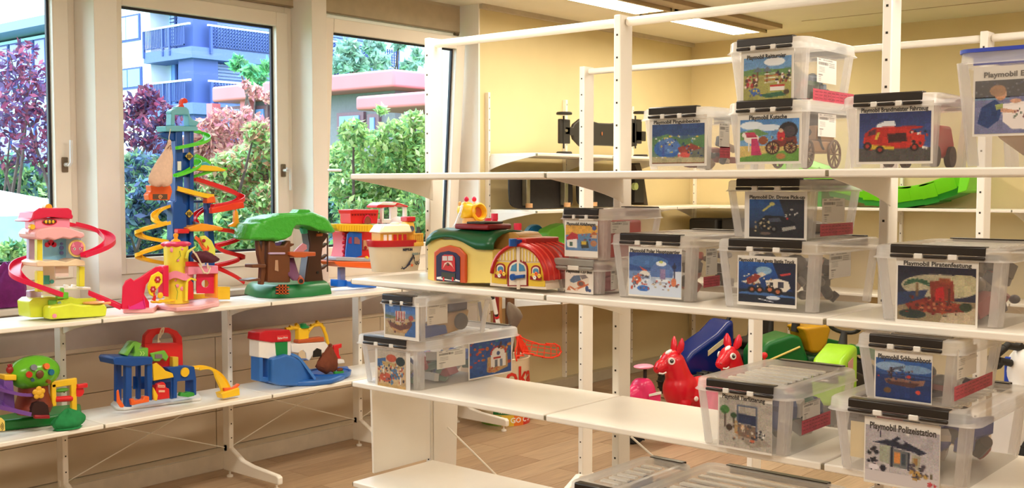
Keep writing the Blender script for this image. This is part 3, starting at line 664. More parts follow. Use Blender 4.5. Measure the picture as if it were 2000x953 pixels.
def clear_box(label, x0, yl, yr, z0, h, depth, group='clear plastic toy boxes', over=.022, rim=.034, clip=.74, clipm=None, tp=.02, lidm=None, rimm=None, backclip=True, ntab=2):
    """x0 front of tub bottom, yl > yr its left and right ends, z0 bottom, h height, depth along +X"""
    w = yl-yr; cy = (yl+yr)/2; cx = x0+depth/2
    t = thing('storage_box', (cx, cy, z0), label, 'storage box', group)
    zr = z0+h-rim+.004
    b = B(); R = []
    for z, e in ((z0, 0), (z0+.006, .002), (z0+h*.5, tp*.45), (zr, tp*.8)): R.append(rrect(cx, cy, depth/2+e, w/2+e, .022, z, 4))
    b.loft(R, cap=False); n_ = len(R[0]); b.add(R[0], [tuple(range(n_))])
    b.build('tub', M_TUB, t, smooth=50)
    for sx_ in (-1, 1):
        for sy_ in (-1, 1):
            c = B(); rings = []
            for z, e in ((z0+.004, -.001), (zr, tp*.8-.001)):
                px_, py_ = cx+sx_*(depth/2+e), cy+sy_*(w/2+e); a_ = .030
                rings.append([Vector((px_-sx_*.008, py_-sy_*.001, z)), Vector((px_-sx_*.001, py_-sy_*.008, z)), Vector((px_-sx_*.001, py_-sy_*a_, z)), Vector((px_-sx_*.004, py_-sy_*a_, z)), Vector((px_-sx_*.012, py_-sy_*.012, z)), Vector((px_-sx_*a_, py_-sy_*.004, z)), Vector((px_-sx_*a_, py_-sy_*.001, z))])
            c.loft(rings).build('corner_column', M_TUBC, t, smooth=0)
    zt = z0+h; o = over; l = B()
    l.loft([rrect(cx, cy, depth/2+o+.006, w/2+o+.006, .04, zr-.004, 5), rrect(cx, cy, depth/2+o, w/2+o, .038, zr+.002, 5), rrect(cx, cy, depth/2+o-.002, w/2+o-.002, .036, zt-.005, 5), rrect(cx, cy, depth/2+o-.008, w/2+o-.008, .032, zt, 5), rrect(cx, cy, depth/2-.022, w/2-.016, .024, zt, 5), rrect(cx, cy, depth/2-.028, w/2-.022, .02, zt-.010, 5)], cap=False)
    lid = l.build('lid', lidm or M_LID, t, smooth=50)
    lp = B(); hx, hy = depth/2-.028, w/2-.022
    lp.box((cx-hx, cy-hy, zt-.0115), (cx+hx, cy+hy, zt-.0095)).build('lid_panel', M_LIDTOP, lid)
    nr = 6 if depth > .3 else 5
    for i in range(nr):
        xa = cx-hx+.03+(2*hx-.06)*(i+.2)/nr
        B().box((xa, cy-hy+.02, zt-.0090), (xa+(2*hx-.06)/nr*.42, cy+hy-.02, zt-.003)).build('lid_rib', M_RIB, lid)
    if rimm: B().loft([rrect(cx, cy, depth/2+o+.003, w/2+o+.003, .04, zt-.006, 5), rrect(cx, cy, depth/2+o+.003, w/2+o+.003, .04, zt+.003, 5)]).build('lid_cover', rimm, lid)
    if clip:
        cm = clipm or M_CLIP; cw = w*clip/2+.008
        for s_, xe in ((-1, x0-o), (1, x0+depth+o)):
            if s_ == 1 and not backclip: continue
            pr = [(0, -.019), (0, .001), (-s_*.004, .004), (-s_*.03, .004), (-s_*.03, .001), (-s_*.006, .001), (-s_*.003, -.019)]
            q = [Vector((xe+s_*.007+a, cy-cw, zt+b_)) for a, b_ in pr]
            c = B().prism(q, (0, 2*cw, 0)).build('clip', cm, t, bevel=.0015, seg=2)
            segs = [(-1, -.45), (-.22, .28), (.5, 1)] if ntab == 2 else [(-1, -.3), (.3, 1)]
            for a, b_ in segs: B().box((xe+s_*.002, cy+a*cw, zt-.030), (xe+s_*.012, cy+b_*cw, zt-.021)).build('clip_hinge', cm, c, bevel=.003)
            tabs = [(-.43, -.24), (.30, .48)] if ntab == 2 else [(-.28, .28)]
            for a, b_ in tabs: B().box((xe+s_*.001, cy+a*cw, zt-.032), (xe+s_*.010, cy+b_*cw, zt-.018)).build('clip_tab', M_TAB, c, bevel=.002)
    t['_x0'] = x0; del t['_x0']
    return t
def front_label(t, x, px, cv, title, tp=None, sheet=None, size=1.0, back=-.0175):
    """px: picture rectangle (u0, v0, u1, v1); tp: title rectangle; both on the front face x"""
    xf = x+back; u0, v0, u1, v1 = px; a = pX(u0, v0, xf); b = pX(u0, v1, xf); c = pX(u1, v0, xf)
    s = sheet or (u0-5, (tp[1]-5 if tp else v0-4), u1+5, v1+5)
    A = pX(s[0], s[1], xf+.0012); Bq = pX(s[0], s[3], xf+.0012); Cq = pX(s[2], s[1], xf+.0012)
    zc = (A.z+pX(s[2], s[1], xf).z)/2
    p = B().box((xf+.0008, Cq.y, Bq.z), (xf+.0016, A.y, A.z)).build('label_sheet', M_PAPER, t)
    card('label_picture', cv, (xf, a.y, a.z), (0, c.y-a.y, 0), (0, 0, b.z-a.z), p)
    if title:
        A = pX(tp[0], tp[3], xf); C_ = pX(tp[2], tp[3], xf); H_ = pX(tp[0], tp[1], xf).z-A.z
        txt(title, A.y-C_.y, H_*.62, (xf-.0002, A.y, A.z+H_*.12), (0, -1, 0), (0, 0, 1), M_INK, p, depth=.0003, bold=.024)
def pieces(label, x0, x1, y0, y1, z0, h, cols, n, seed, sz=.03):
    rs = random.Random(seed); ms = [mat('toy_plastic_%d_%d_%d' % c, c, .4) for c in cols]; b = B()
    for i in range(n):
        x = rs.uniform(x0+sz, x1-sz); y = rs.uniform(y0+sz, y1-sz); z = z0+.004+rs.uniform(0, max(.001, h-sz)); b.mi(i % len(ms)); s_ = sz*rs.uniform(.5, 1.3)
        k = rs.randrange(3)
        if k == 0:
            a = rs.uniform(0, 3); R = Matrix.Rotation(a, 3, 'Z') @ Matrix.Rotation(rs.uniform(-.5, .5), 3, 'X'); hx, hy, hz = s_, s_*rs.uniform(.3, 1), s_*rs.uniform(.2, .6)
            vs = [R @ Vector((i_*hx, j_*hy, k_*hz))+Vector((x, y, z+hz)) for k_ in (-1, 1) for i_, j_ in ((-1,-1), (1,-1), (1,1), (-1,1))]
            b.add(vs, [(0,3,2,1),(4,5,6,7),(0,1,5,4),(1,2,6,5),(2,3,7,6),(3,0,4,7)])
        elif k == 1: b.ell((x, y, z+s_*.6), (s_*.9, s_*.7, s_*.6), 10, 7)
        else: b.cyl((x, y, z+.002), (x+rs.uniform(-1, 1)*s_, y+rs.uniform(-1, 1)*s_, z+s_), s_*.5, n=10)
    zz = min(v[2] for v in b.v); b.v = [(min(x1-.004, max(x0+.004, v[0])), min(y1-.004, max(y0+.004, v[1])), v[2]-min(0, zz-z0-.002)) for v in b.v]
    o = b.build('toy_pieces', ms); return tag(o, label, 'toy pieces', None, 'stuff')
# ---- painters
SKY = (96, 140, 190)
def cv_penguin():
    c = Cv(52, 40, (60, 90, 150), (120, 150, 110)); c.r(0, 0, 1, .3, (56, 84, 140)).p([(0, .35), (.3, .25), (.6, .4), (1, .28), (1, .6), (0, .7)], (96, 140, 90)).e(.3, .62, .26, .24, (60, 110, 190)).e(.33, .55, .2, .2, (90, 130, 200)).r(.2, .5, .24, .8, (70, 90, 170)).p([(.5, .6), (.75, .5), (.95, .62), (.9, .78), (.55, .8)], (160, 70, 60)).p([(.5, .74), (.8, .7), (.7, .86), (.5, .86)], (220, 90, 80)).p([(.72, .7), (1, .62), (1, .86), (.74, .92)], (120, 124, 110)).p([(0, .82), (1, .86), (1, 1), (0, 1)], (190, 180, 140))
    return c.sp(60, .05, .3, .95, .9, .02, [(230, 200, 80), (40, 60, 120), (220, 220, 220), (120, 170, 220)]).r(0, .97, 1, 1, (140, 90, 60))
def cv_carriage():
    c = Cv(56, 40, (90, 150, 220), (150, 190, 220)); c.e(.2, .14, .2, .1, (230, 240, 250)).e(.5, .2, .2, .08, (220, 232, 245)).p([(0, .3), (.3, .22), (.5, .35), (0, .5)], (110, 150, 90)).r(0, .62, 1, 1, (228, 200, 120)).p([(.4, .82), (1, .7), (1, 1), (0, 1), (0, .9)], (110, 160, 70))
    c.e(.2, .45, .13, .12, (236, 226, 216)).e(.1, .36, .07, .07, (240, 232, 224)).p([(.08, .3), (.25, .3), (.3, .42), (.12, .42)], (190, 60, 90)).r(.14, .5, .17, .76, (236, 226, 216)).r(.25, .5, .28, .76, (230, 216, 206)).p([(.2, .45), (.3, .45), (.38, .85), (.2, .85)], (206, 60, 110)).e(.4, .5, .08, .1, (150, 80, 50))
    c.e(.82, .28, .16, .2, (50, 44, 50)).e(.84, .3, .1, .13, (80, 70, 74)).p([(.55, .5), (.95, .42), (.98, .6), (.6, .68)], (130, 60, 50)).e(.7, .4, .07, .13, (206, 50, 60)).e(.7, .28, .04, .05, (236, 190, 160))
    for x, r in ((.56, .12), (.86, .11)):
        c.e(x, .68, r, r*1.3, (70, 40, 34)).e(x, .68, r*.75, r*1.0, (214, 186, 130))
        for k in range(6): a = k*math.pi/6; c.l(x-r*.8*math.cos(a), .68-r*math.sin(a), x+r*.8*math.cos(a), .68+r*math.sin(a), .008, (70, 40, 34))
    return c.e(.7, .88, .08, .07, (190, 130, 80)).sp(30, .4, .4, 1, .7, .014, [(230, 200, 80), (160, 40, 50), (60, 50, 60)])
def cv_tourn():
    c = Cv(48, 44, (110, 160, 215), (150, 190, 220)); c.e(.65, .12, .22, .1, (236, 240, 245)).r(0, .36, 1, 1, (180, 176, 96)).p([(0, .3), (.3, .25), (.7, .3), (1, .28), (1, .42), (0, .42)], (110, 150, 90))
    for x in (.28, .48): c.r(x, .34, x+.03, .6, (120, 80, 50)); c.p([(x-.08, .34), (x+.02, .22), (x+.12, .34)], (110, 120, 130))
    for k in range(5): c.l(.45, .4+k*.05, .72, .38+k*.05, .01, (236, 230, 220) if k % 2 == 0 else (200, 90, 60))
    c.sp(40, .02, .4, .3, .7, .03, [(190, 60, 60), (236, 220, 200), (90, 60, 50)]).sp(24, .7, .32, .98, .65, .03, [(236, 230, 226), (60, 50, 60), (160, 80, 60)])
    return c.r(.56, .66, .86, .8, (236, 230, 226)).r(.56, .66, .86, .7, (210, 60, 50)).e(.25, .8, .1, .08, (70, 110, 190)).p([(.3, .88), (.8, .82), (.9, .92), (.5, .96)], (60, 110, 80)).e(.9, .84, .06, .06, (90, 70, 50)).sp(16, .1, .75, .4, .92, .02, [(70, 90, 180), (230, 200, 60)])
def cv_firecar():
    c = Cv(60, 40, (54, 64, 120), (80, 100, 160)); c.r(0, .72, 1, 1, (90, 84, 80)).p([(.08, .42), (.2, .3), (.45, .28), (.7, .34), (.92, .5), (.9, .72), (.12, .76), (.06, .6)], (206, 50, 40)).p([(.25, .24), (.35, .18), (.5, .18), (.52, .28), (.24, .3)], (226, 232, 240)).p([(.4, .44), (.66, .42), (.68, .6), (.42, .62)], (70, 36, 36)).p([(.14, .38), (.24, .32), (.24, .44), (.12, .48)], (96, 50, 60)).p([(.22, .54), (.26, .4), (.3, .4), (.26, .56)], (236, 200, 70)).p([(.1, .64), (.5, .7), (.5, .76), (.1, .74)], (226, 190, 60))
    for x, y in ((.3, .76), (.78, .72), (.12, .68)): c.e(x, y, .06, .08, (40, 34, 34)).e(x, y, .03, .045, (180, 60, 50))
    return c.sp(24, .72, .38, .95, .75, .022, [(40, 36, 40), (226, 220, 210), (206, 60, 40)]).e(.7, .32, .2, .03, (190, 44, 36))
def cv_child():
    c = Cv(60, 60, (34, 34, 50), (90, 92, 130)); c.r(0, 0, 1, .36, (32, 32, 44)).sp(40, 0, 0, 1, .3, .016, [(90, 90, 100), (60, 70, 110), (130, 130, 130)]).p([(0, .36), (1, .3), (1, 1), (0, 1)], (128, 130, 168)).r(0, .33, .5, .37, (120, 150, 180))
    c.p([(.4, .45), (1, .38), (1, .95), (.55, .92), (.42, .78)], (232, 222, 218)).p([(.44, .5), (1, .44), (1, .6), (.46, .64)], (240, 232, 228)).p([(.1, .5), (.3, .36), (.42, .5), (.36, .75), (.2, .9), (.04, .8)], (50, 70, 120)).p([(.3, .46), (.42, .44), (.42, .54), (.32, .56)], (170, 180, 110)).p([(.38, .52), (.62, .58), (.62, .63), (.38, .6)], (222, 170, 140)).e(.38, .26, .09, .12, (216, 160, 124)).e(.34, .2, .12, .11, (170, 120, 76)).e(.6, .4, .08, .04, (222, 170, 140))
    return c.sp(26, .55, .55, .95, .72, .016, [(120, 60, 70), (90, 110, 90), (150, 130, 110)])
def cv_garbage():
    c = Cv(48, 36, (240, 178, 70), (240, 186, 80)); c.e(.9, .1, .07, .09, (70, 90, 150)).p([(0, .4), (1, .28), (1, 1), (0, 1)], (104, 140, 186)).p([(.02, .5), (.2, .28), (.38, .36), (.4, .56), (.05, .66)], (200, 50, 56)).p([(.03, .6), (.36, .54), (.36, .9), (.05, .88)], (232, 228, 222)).r(.12, .66, .22, .84, (80, 110, 90)).p([(.48, .66), (.7, .6), (.74, .88), (.5, .9)], (60, 60, 50)).r(.5, .62, .66, .76, (226, 190, 60)).r(.8, .3, .98, .5, (232, 190, 150)).p([(.78, .36), (.9, .22), (1, .36)], (206, 110, 50))
    return c.e(.88, .7, .1, .12, (190, 130, 90)).sp(18, .5, .35, .8, .6, .03, [(110, 60, 90), (80, 150, 160), (190, 90, 60)])
def cv_bus():
    c = Cv(46, 40, (236, 226, 216), (236, 226, 216)); c.p([(.14, .4), (.3, .14), (.72, .06), (.88, .22), (.86, .5), (.34, .86), (.16, .66)], (226, 214, 200)).p([(.16, .38), (.3, .16), (.52, .12), (.58, .36), (.3, .52), (.18, .48)], (110, 130, 160)).p([(.52, .12), (.74, .08), (.84, .22), (.62, .32)], (150, 140, 140)).p([(.14, .66), (.34, .8), (.86, .5), (.86, .58), (.36, .9), (.16, .76)], (226, 130, 90)).e(.58, .54, .15, .15, (206, 110, 80)).e(.58, .54, .09, .1, (120, 100, 96)).e(.42, .84, .06, .06, (236, 200, 180)).e(.8, .76, .06, .15, (70, 86, 130)).e(.9, .85, .06, .08, (70, 86, 130))
    return c.p([(.04, .9), (.12, .68), (.2, .9)], (226, 140, 100))
def cv_polar():
    c = Cv(64, 54, (44, 66, 130), (90, 130, 190)); c.e(.35, .2, .4, .14, (80, 120, 180)).p([(0, .44), (1, .4), (1, 1), (0, 1)], (206, 216, 232)).p([(0, .44), (.4, .42), (.4, .6), (0, .62)], (120, 150, 200)).e(.63, .45, .22, .25, (100, 130, 190)).r(.42, .56, .86, .7, (190, 204, 226)).e(.62, .24, .1, .06, (230, 236, 240)).e(.62, .2, .04, .03, (210, 220, 120)).r(.6, .36, .7, .64, (150, 130, 170)).r(.52, .6, .78, .66, (226, 230, 236))
    c.p([(.2, .32), (.36, .42), (.3, .46)], (220, 90, 60)).e(.3, .5, .1, .08, (226, 220, 210)).e(.15, .64, .09, .1, (226, 120, 80)).e(.28, .84, .12, .07, (70, 120, 200)).sp(50, .05, .5, .4, .85, .022, [(220, 90, 60), (236, 236, 236), (120, 130, 150), (90, 80, 90)]).sp(26, .45, .6, .95, .85, .02, [(220, 80, 60), (210, 190, 160), (120, 90, 90)])
    return c.r(.86, .2, .885, .62, (60, 60, 90)).e(.87, .3, .04, .05, (50, 50, 80)).e(.86, .66, .05, .1, (226, 130, 90))
def cv_truck():
    c = Cv(60, 48, (40, 96, 180), (30, 40, 80)); c.p([(.6, 0), (1, 0), (1, .7), (.75, .5)], (34, 40, 66)).e(.45, .2, .14, .1, (150, 190, 220)).r(0, .68, 1, 1, (34, 40, 56)).p([(.02, .76), (.3, .72), (1, .8), (1, .84), (0, .8)], (70, 110, 170))
    c.p([(.04, .5), (.2, .56), (.4, .52), (.36, .4), (.5, .3), (.42, .24), (.24, .34), (.14, .46)], (226, 216, 196)).p([(.14, .42), (.3, .28), (.4, .34), (.3, .5), (.16, .56)], (150, 60, 50)).p([(.48, .44), (.7, .38), (.88, .44), (.92, .6), (.84, .7), (.52, .66)], (222, 214, 200)).r(.56, .48, .62, .6, (60, 60, 70)).r(.7, .46, .8, .6, (70, 70, 84))
    for x, y, r in ((.24, .68, .07), (.38, .68, .07), (.56, .66, .08), (.7, .7, .08)): c.e(x, y, r, r*1.2, (36, 30, 32)).e(x, y, r*.5, r*.6, (206, 120, 80))
    return c.p([(.72, .28), (.92, .22), (.92, .27), (.76, .32)], (210, 70, 70)).e(.62, .86, .12, .05, (206, 214, 226)).sp(24, .1, .3, .6, .6, .018, [(236, 226, 200), (170, 120, 80), (60, 60, 70)]).l(.36, .9, .62, .96, .01, (230, 230, 236))
def cv_drone():
    c = Cv(56, 44, (46, 92, 160), (40, 44, 56)); c.p([(.55, 0), (1, 0), (1, 1), (.7, .6)], (48, 48, 56)).r(0, .76, 1, 1, (46, 44, 48)).l(.26, .3, .44, .1, .022, (206, 196, 110)).e(.42, .12, .05, .05, (216, 206, 120))
    c.p([(.14, .62), (.3, .42), (.62, .44), (.84, .6), (.86, .76), (.5, .84), (.2, .8)], (30, 32, 40)).p([(.36, .5), (.56, .48), (.6, .58), (.36, .6)], (78, 84, 100)).p([(.6, .74), (.84, .68), (.86, .76), (.62, .84)], (190, 186, 176)).e(.46, .78, .07, .1, (20, 20, 24)).e(.46, .78, .03, .045, (120, 116, 110)).e(.24, .72, .05, .08, (20, 20, 24))
    return c.sp(22, .66, .26, .9, .46, .02, [(210, 206, 196), (40, 40, 48)]).sp(24, .1, .5, .4, .85, .02, [(160, 140, 110), (70, 74, 90), (210, 190, 150)]).e(.3, .9, .1, .04, (120, 100, 90)).e(.7, .5, .02, .03, (210, 60, 60))
def cv_fort():
    c = Cv(64, 48, (44, 44, 60), (60, 60, 80)); c.e(.55, .35, .5, .22, (190, 180, 150)).e(.85, .3, .2, .2, (200, 190, 150)).r(0, 0, 1, .12, (44, 42, 58)).p([(0, .5), (.4, .42), (.3, .7), (0, .74)], (54, 66, 100)).p([(.0, .74), (.4, .62), (1, .6), (1, 1), (0, 1)], (150, 130, 100)).p([(.6, .86), (1, .7), (1, 1), (.55, 1)], (196, 176, 146))
    for a in range(9): t_ = math.pi*(a/8.0); c.l(.26, .27, .26+.17*math.cos(t_), .27-.12*math.sin(t_)+.08, .014, (60, 96, 70))
    c.r(.24, .3, .275, .55, (120, 90, 60)).p([(.42, .26), (.72, .24), (.74, .6), (.44, .62)], (140, 60, 46)).p([(.5, .4), (.6, .34), (.62, .68), (.48, .68)], (196, 44, 44)).p([(.54, .2), (.68, .2), (.68, .28), (.54, .28)], (150, 76, 50)).p([(.1, .7), (.35, .58), (.9, .66), (.9, .78), (.5, .84), (.16, .8)], (140, 56, 44)).e(.2, .88, .18, .08, (50, 60, 56)).e(.88, .7, .08, .08, (60, 70, 50))
    return c.sp(60, .1, .56, .8, .85, .022, [(120, 40, 36), (170, 80, 50), (80, 50, 44), (190, 120, 80)]).r(.66, .38, .69, .66, (100, 50, 40)).e(.62, .88, .03, .02, (90, 80, 70))
def cv_feeding():
    c = Cv(50, 44, (186, 178, 166), (196, 188, 176)); c.p([(.3, .74), (.62, .96), (1, .86), (.7, .62)], (172, 160, 146)).r(.34, .1, .37, .7, (90, 100, 120)).r(.7, .14, .73, .8, (90, 100, 120)).r(.34, .1, .73, .14, (96, 106, 130)).p([(.37, .28), (.7, .3), (.7, .5), (.37, .48)], (50, 60, 90)).p([(.37, .5), (.7, .52), (.7, .8), (.37, .74)], (130, 110, 96))
    c.e(.11, .24, .09, .09, (80, 130, 70)).r(.1, .3, .13, .6, (80, 66, 56)).e(.2, .6, .06, .07, (76, 60, 50)).e(.28, .34, .06, .06, (60, 90, 60)).r(.27, .4, .3, .6, (80, 66, 56)).r(.3, .44, .36, .7, (190, 160, 110)).e(.45, .56, .04, .05, (226, 190, 150)).r(.1, .3, .12, .34, (60, 100, 60))
    return c.sp(34, .28, .5, .75, .85, .02, [(190, 130, 90), (90, 80, 80), (206, 196, 180), (60, 60, 70)]).e(.64, .82, .05, .03, (200, 110, 80)).sp(12, .72, .6, .9, .76, .025, [(60, 60, 66), (230, 226, 220)])
def cv_police():
    c = Cv(60, 46, (190, 184, 190), (212, 204, 204)); c.p([(.12, .3), (.34, .24), (.44, .14), (.56, .22), (.84, .36), (.74, .42), (.46, .26), (.36, .32)], (44, 48, 66)).p([(.1, .3), (.3, .22), (.8, .36), (.78, .4), (.3, .32)], (52, 56, 76)).p([(.2, .34), (.34, .32), (.34, .66), (.2, .62)], (176, 180, 160)).p([(.34, .34), (.62, .4), (.6, .7), (.34, .68)], (120, 124, 126)).r(.4, .42, .48, .62, (226, 150, 80)).r(.5, .44, .56, .64, (70, 80, 90)).r(.35, .34, .38, .7, (52, 56, 70)).r(.58, .4, .61, .72, (52, 56, 70)).p([(.64, .42), (.76, .44), (.74, .68), (.62, .66)], (176, 170, 150)).r(.66, .48, .72, .6, (170, 130, 80)).p([(.42, .22), (.5, .17), (.55, .24), (.5, .27)], (190, 190, 200))
    c.sp(26, .04, .36, .16, .8, .028, [(40, 40, 52), (60, 56, 60), (200, 190, 190)]).sp(34, .62, .6, .84, .86, .026, [(40, 40, 50), (200, 160, 90), (90, 80, 90)]).e(.25, .74, .04, .06, (44, 44, 56)).e(.12, .74, .07, .05, (226, 220, 226)).sp(10, .86, .84, .98, .95, .02, [(210, 80, 90)])
    return c.e(.9, .76, .02, .05, (120, 110, 90)).r(.2, .08, .22, .2, (60, 60, 80)).r(.56, .06, .6, .1, (230, 226, 220))
def cv_boat():
    c = Cv(56, 42, (60, 104, 176), (40, 66, 120)); c.e(.3, .2, .3, .12, (150, 180, 215)).e(.7, .22, .3, .1, (130, 165, 205)).r(0, .36, 1, 1, (44, 64, 120)).p([(0, .34), (1, .4), (1, .44), (0, .4)], (60, 90, 150)).p([(.16, .52), (.3, .46), (.7, .5), (.9, .46), (.86, .6), (.6, .68), (.2, .62)], (150, 110, 96)).p([(.18, .56), (.8, .56), (.7, .68), (.25, .64)], (90, 60, 60))
    c.r(.26, .22, .3, .5, (60, 50, 60)).p([(.3, .22), (.54, .14), (.54, .2), (.34, .28)], (90, 100, 120)).sp(40, .22, .26, .7, .56, .022, [(70, 60, 66), (130, 110, 110), (60, 70, 110)]).e(.6, .42, .04, .04, (200, 70, 60)).e(.77, .78, .045, .05, (226, 80, 60)).e(.22, .8, .07, .07, (120, 90, 60)).e(.05, .46, .02, .02, (200, 60, 60))
    return c.l(.5, .1, .53, .25, .01, (170, 196, 220))
def cv_ship():
    c = Cv(50, 52, (70, 120, 190), (190, 170, 130)); c.r(0, 0, 1, .3, (80, 124, 190)).e(.2, .08, .07, .04, (220, 236, 245)).p([(0, .36), (.4, .42), (.4, .5), (0, .46)], (110, 120, 90)).p([(0, .5), (1, .44), (1, 1), (.7, 1), (0, .92)], (196, 170, 130)).p([(.7, .6), (1, .5), (1, 1), (.65, 1)], (70, 110, 170))
    c.r(.5, .06, .54, .6, (90, 90, 80)).p([(.34, .24), (.68, .22), (.66, .56), (.36, .58)], (214, 200, 190))
    for k in range(4): c.r(.36+k*.085, .24, .40+k*.085, .56, (186, 80, 76))
    c.p([(.08, .56), (.5, .68), (.88, .5), (.9, .62), (.78, .8), (.5, .86), (.2, .78)], (120, 76, 60)).p([(.2, .74), (.5, .84), (.8, .74), (.7, .9), (.3, .9)], (196, 150, 96)).e(.86, .42, .08, .08, (186, 90, 76)).sp(30, .1, .45, .85, .7, .025, [(150, 90, 70), (90, 70, 66), (206, 160, 90)]).r(.3, .86, .36, .92, (110, 70, 60)); return c
def cv_house():
    c = Cv(50, 56, (214, 190, 160), (214, 180, 130)); c.r(0, 0, 1, .2, (200, 186, 166)).p([(0, .26), (.3, .2), (.3, .4), (0, .46)], (70, 110, 160)).p([(.16, .3), (.8, .34), (.86, .46), (.2, .42)], (200, 170, 110)).e(.5, .2, .18, .1, (200, 90, 60)).e(.82, .26, .16, .12, (50, 60, 60)).r(.2, .4, .24, .72, (226, 220, 210)).r(.48, .42, .53, .9, (90, 150, 190)).r(.8, .44, .84, .86, (226, 220, 210)).e(.3, .72, .22, .12, (206, 96, 70)).e(.62, .6, .12, .14, (90, 130, 170))
    return c.sp(70, .05, .35, .95, .85, .03, [(200, 90, 60), (90, 130, 170), (70, 70, 80), (230, 210, 180), (150, 100, 70)]).r(0, .9, 1, 1, (216, 176, 110))
def cv_catalog():
    c = Cv(66, 54, (56, 90, 160), (50, 90, 160)).sp(60, 0, 0, 1, .8, .04, [(60, 100, 170), (190, 70, 60), (40, 80, 150), (70, 130, 150), (200, 110, 60)])
    c.p([(.4, .9), (.42, .48), (.9, .42), (.92, .84), (.6, .96)], (196, 160, 110)).e(.68, .42, .17, .2, (232, 226, 220)).r(.5, .42, .86, .8, (230, 224, 218)).e(.68, .4, .04, .06, (70, 90, 140))
    for k in range(12): a = math.pi*k/11; c.e(.68+.18*math.cos(a), .4-.2*math.sin(a), .025, .025, (196, 50, 46))
    return c.r(.56, .5, .74, .56, (196, 60, 50)).r(.6, .58, .66, .82, (110, 116, 130)).r(.72, .58, .78, .8, (120, 130, 150)).sp(14, .42, .8, .7, .92, .03, [(200, 130, 80), (190, 90, 70)]).sp(10, .7, .05, .95, .3, .035, [(210, 140, 70), (90, 60, 60)])
G = 'clear plastic toy boxes'
# shelf 1 (top)
ZT1, ZT2, ZT3, ZT4 = FZ
x = 2.80
def yy(u, xx): return pX(u, 362, xx).y
t = clear_box('clear plastic box labelled Pinguinbecken, leftmost on the top shelf', x, yy(1266, x), yy(1378, x), ZT1, .185, .33, tp=.016)
front_label(t, x, (1274, 244, 1376, 320), cv_penguin(), 'Playmobil Pinguinbecken', (1277, 233, 1367, 244), back=-.0175)
yr = yy(1378, x)-.01; side_sheet(t, 'info_sheet', yr-.003, (1405, 240, 1425, 288), info_cv()); side_sheet(t, 'note_sheet', yr-.003, (1406, 286, 1426, 308), red_cv())
pieces('toy pieces inside the box labelled Pinguinbecken', x+.01, x+.32, yy(1378, x), yy(1266, x), ZT1, .10, [(140, 70, 70), (90, 100, 110), (200, 180, 160)], 26, 1)
t = clear_box('clear plastic box labelled Kutsche, lower of the two stacked on the top shelf', x, yy(1434, x), yy(1567, x), ZT1, .190, .35, tp=.018)
front_label(t, x, (1446, 235, 1561, 316), cv_carriage(), 'Playmobil Kutsche', (1463, 222, 1537, 236), back=-.0175)
yr = yy(1567, x); side_sheet(t, 'info_sheet', yr-.013, (1598, 221, 1633, 266), info_cv())
# carriage seen through the side of that box
M_WHEEL = mat('brown_toy_wheel', (96, 66, 44), .5)
cg = thing('toy_carriage', (x+.2, yr+.07, ZT1), 'brown toy carriage with spoked wheels inside the box labelled Kutsche', 'toy')
for xc in (x+.09, x+.27):
    for yc in (yr+.03, yr+.12):
        b = B(); pc = Vector((xc, yc, ZT1+.047)); ring = [(pc+Vector((.040*math.cos(2*math.pi*k/16), 0, .040*math.sin(2*math.pi*k/16)))) for k in range(17)]; b.tube(ring, .004, n=6, cap=False)
        for k in range(5): a = k*math.pi/5; b.cyl(pc-Vector((.04*math.cos(a), 0, .04*math.sin(a))), pc+Vector((.04*math.cos(a), 0, .04*math.sin(a))), .0025, n=5)
        b.build('wheel', M_WHEEL, cg)
B().box((x+.06, yr+.04, ZT1+.05), (x+.30, yr+.11, ZT1+.085)).box((x+.18, yr+.042, ZT1+.085), (x+.30, yr+.108, ZT1+.13)).build('body', mat('tan_toy_carriage', (170, 130, 90), .5), cg, bevel=.006)
B().lathe([(.055, -.04), (.06, 0), (.055, .04)], (x+.24, yr+.075, ZT1+.11), axis=(0, 1, 0), n=16, a0=math.pi*.9, a1=math.pi*1.6, cap=False).build('hood', mat('black_toy_hood', (48, 42, 42), .5), cg, solid=.004)
z = ZT1+.190
t = clear_box('clear plastic box labelled Reitturnier, stacked highest on the top shelf', x, yy(1434, x), yy(1565, x), z, .172, .30, tp=.018)
front_label(t, x, (1453, 115, 1546, 197), cv_tourn(), 'Playmobil Reitturnier', (1459, 105, 1535, 119), back=-.0175)
yr = yy(1565, x); side_sheet(t, 'info_sheet', yr-.013, (1596, 112, 1634, 160), info_cv()); side_sheet(t, 'note_sheet', yr-.013, (1588, 172, 1668, 197), red_cv())
pieces('toy fences and figures inside the box labelled Reitturnier', x+.01, x+.29, yr+.01, yy(1434, x)-.01, z, .09, [(60, 90, 60), (50, 60, 60), (180, 60, 60), (90, 110, 130)], 30, 3)
t = clear_box('clear plastic box labelled Brandmeister Fahrzeug, right part of the top shelf', x, yy(1658, x), yy(1822, x), ZT1, .190, .26, tp=.016)
front_label(t, x, (1679, 222, 1819, 316), cv_firecar(), 'Playmobil Brandmeister Fahrzeug', (1682, 208, 1813, 222), back=-.0175)
yr = yy(1822, x)
fc = thing('toy_fire_car', (x+.15, yr+.09, ZT1), 'red toy fire car seen through the side of the box labelled Brandmeister Fahrzeug', 'toy car')
B().prism([(x+.04, yr+.03, ZT1+.03), (x+.045, yr+.03, ZT1+.07), (x+.10, yr+.03, ZT1+.075), (x+.12, yr+.03, ZT1+.115), (x+.22, yr+.03, ZT1+.115), (x+.245, yr+.03, ZT1+.07), (x+.25, yr+.03, ZT1+.03)], (0, .12, 0)).build('body', mat('red_toy_plastic', (206, 44, 40), .4), fc, bevel=.008)
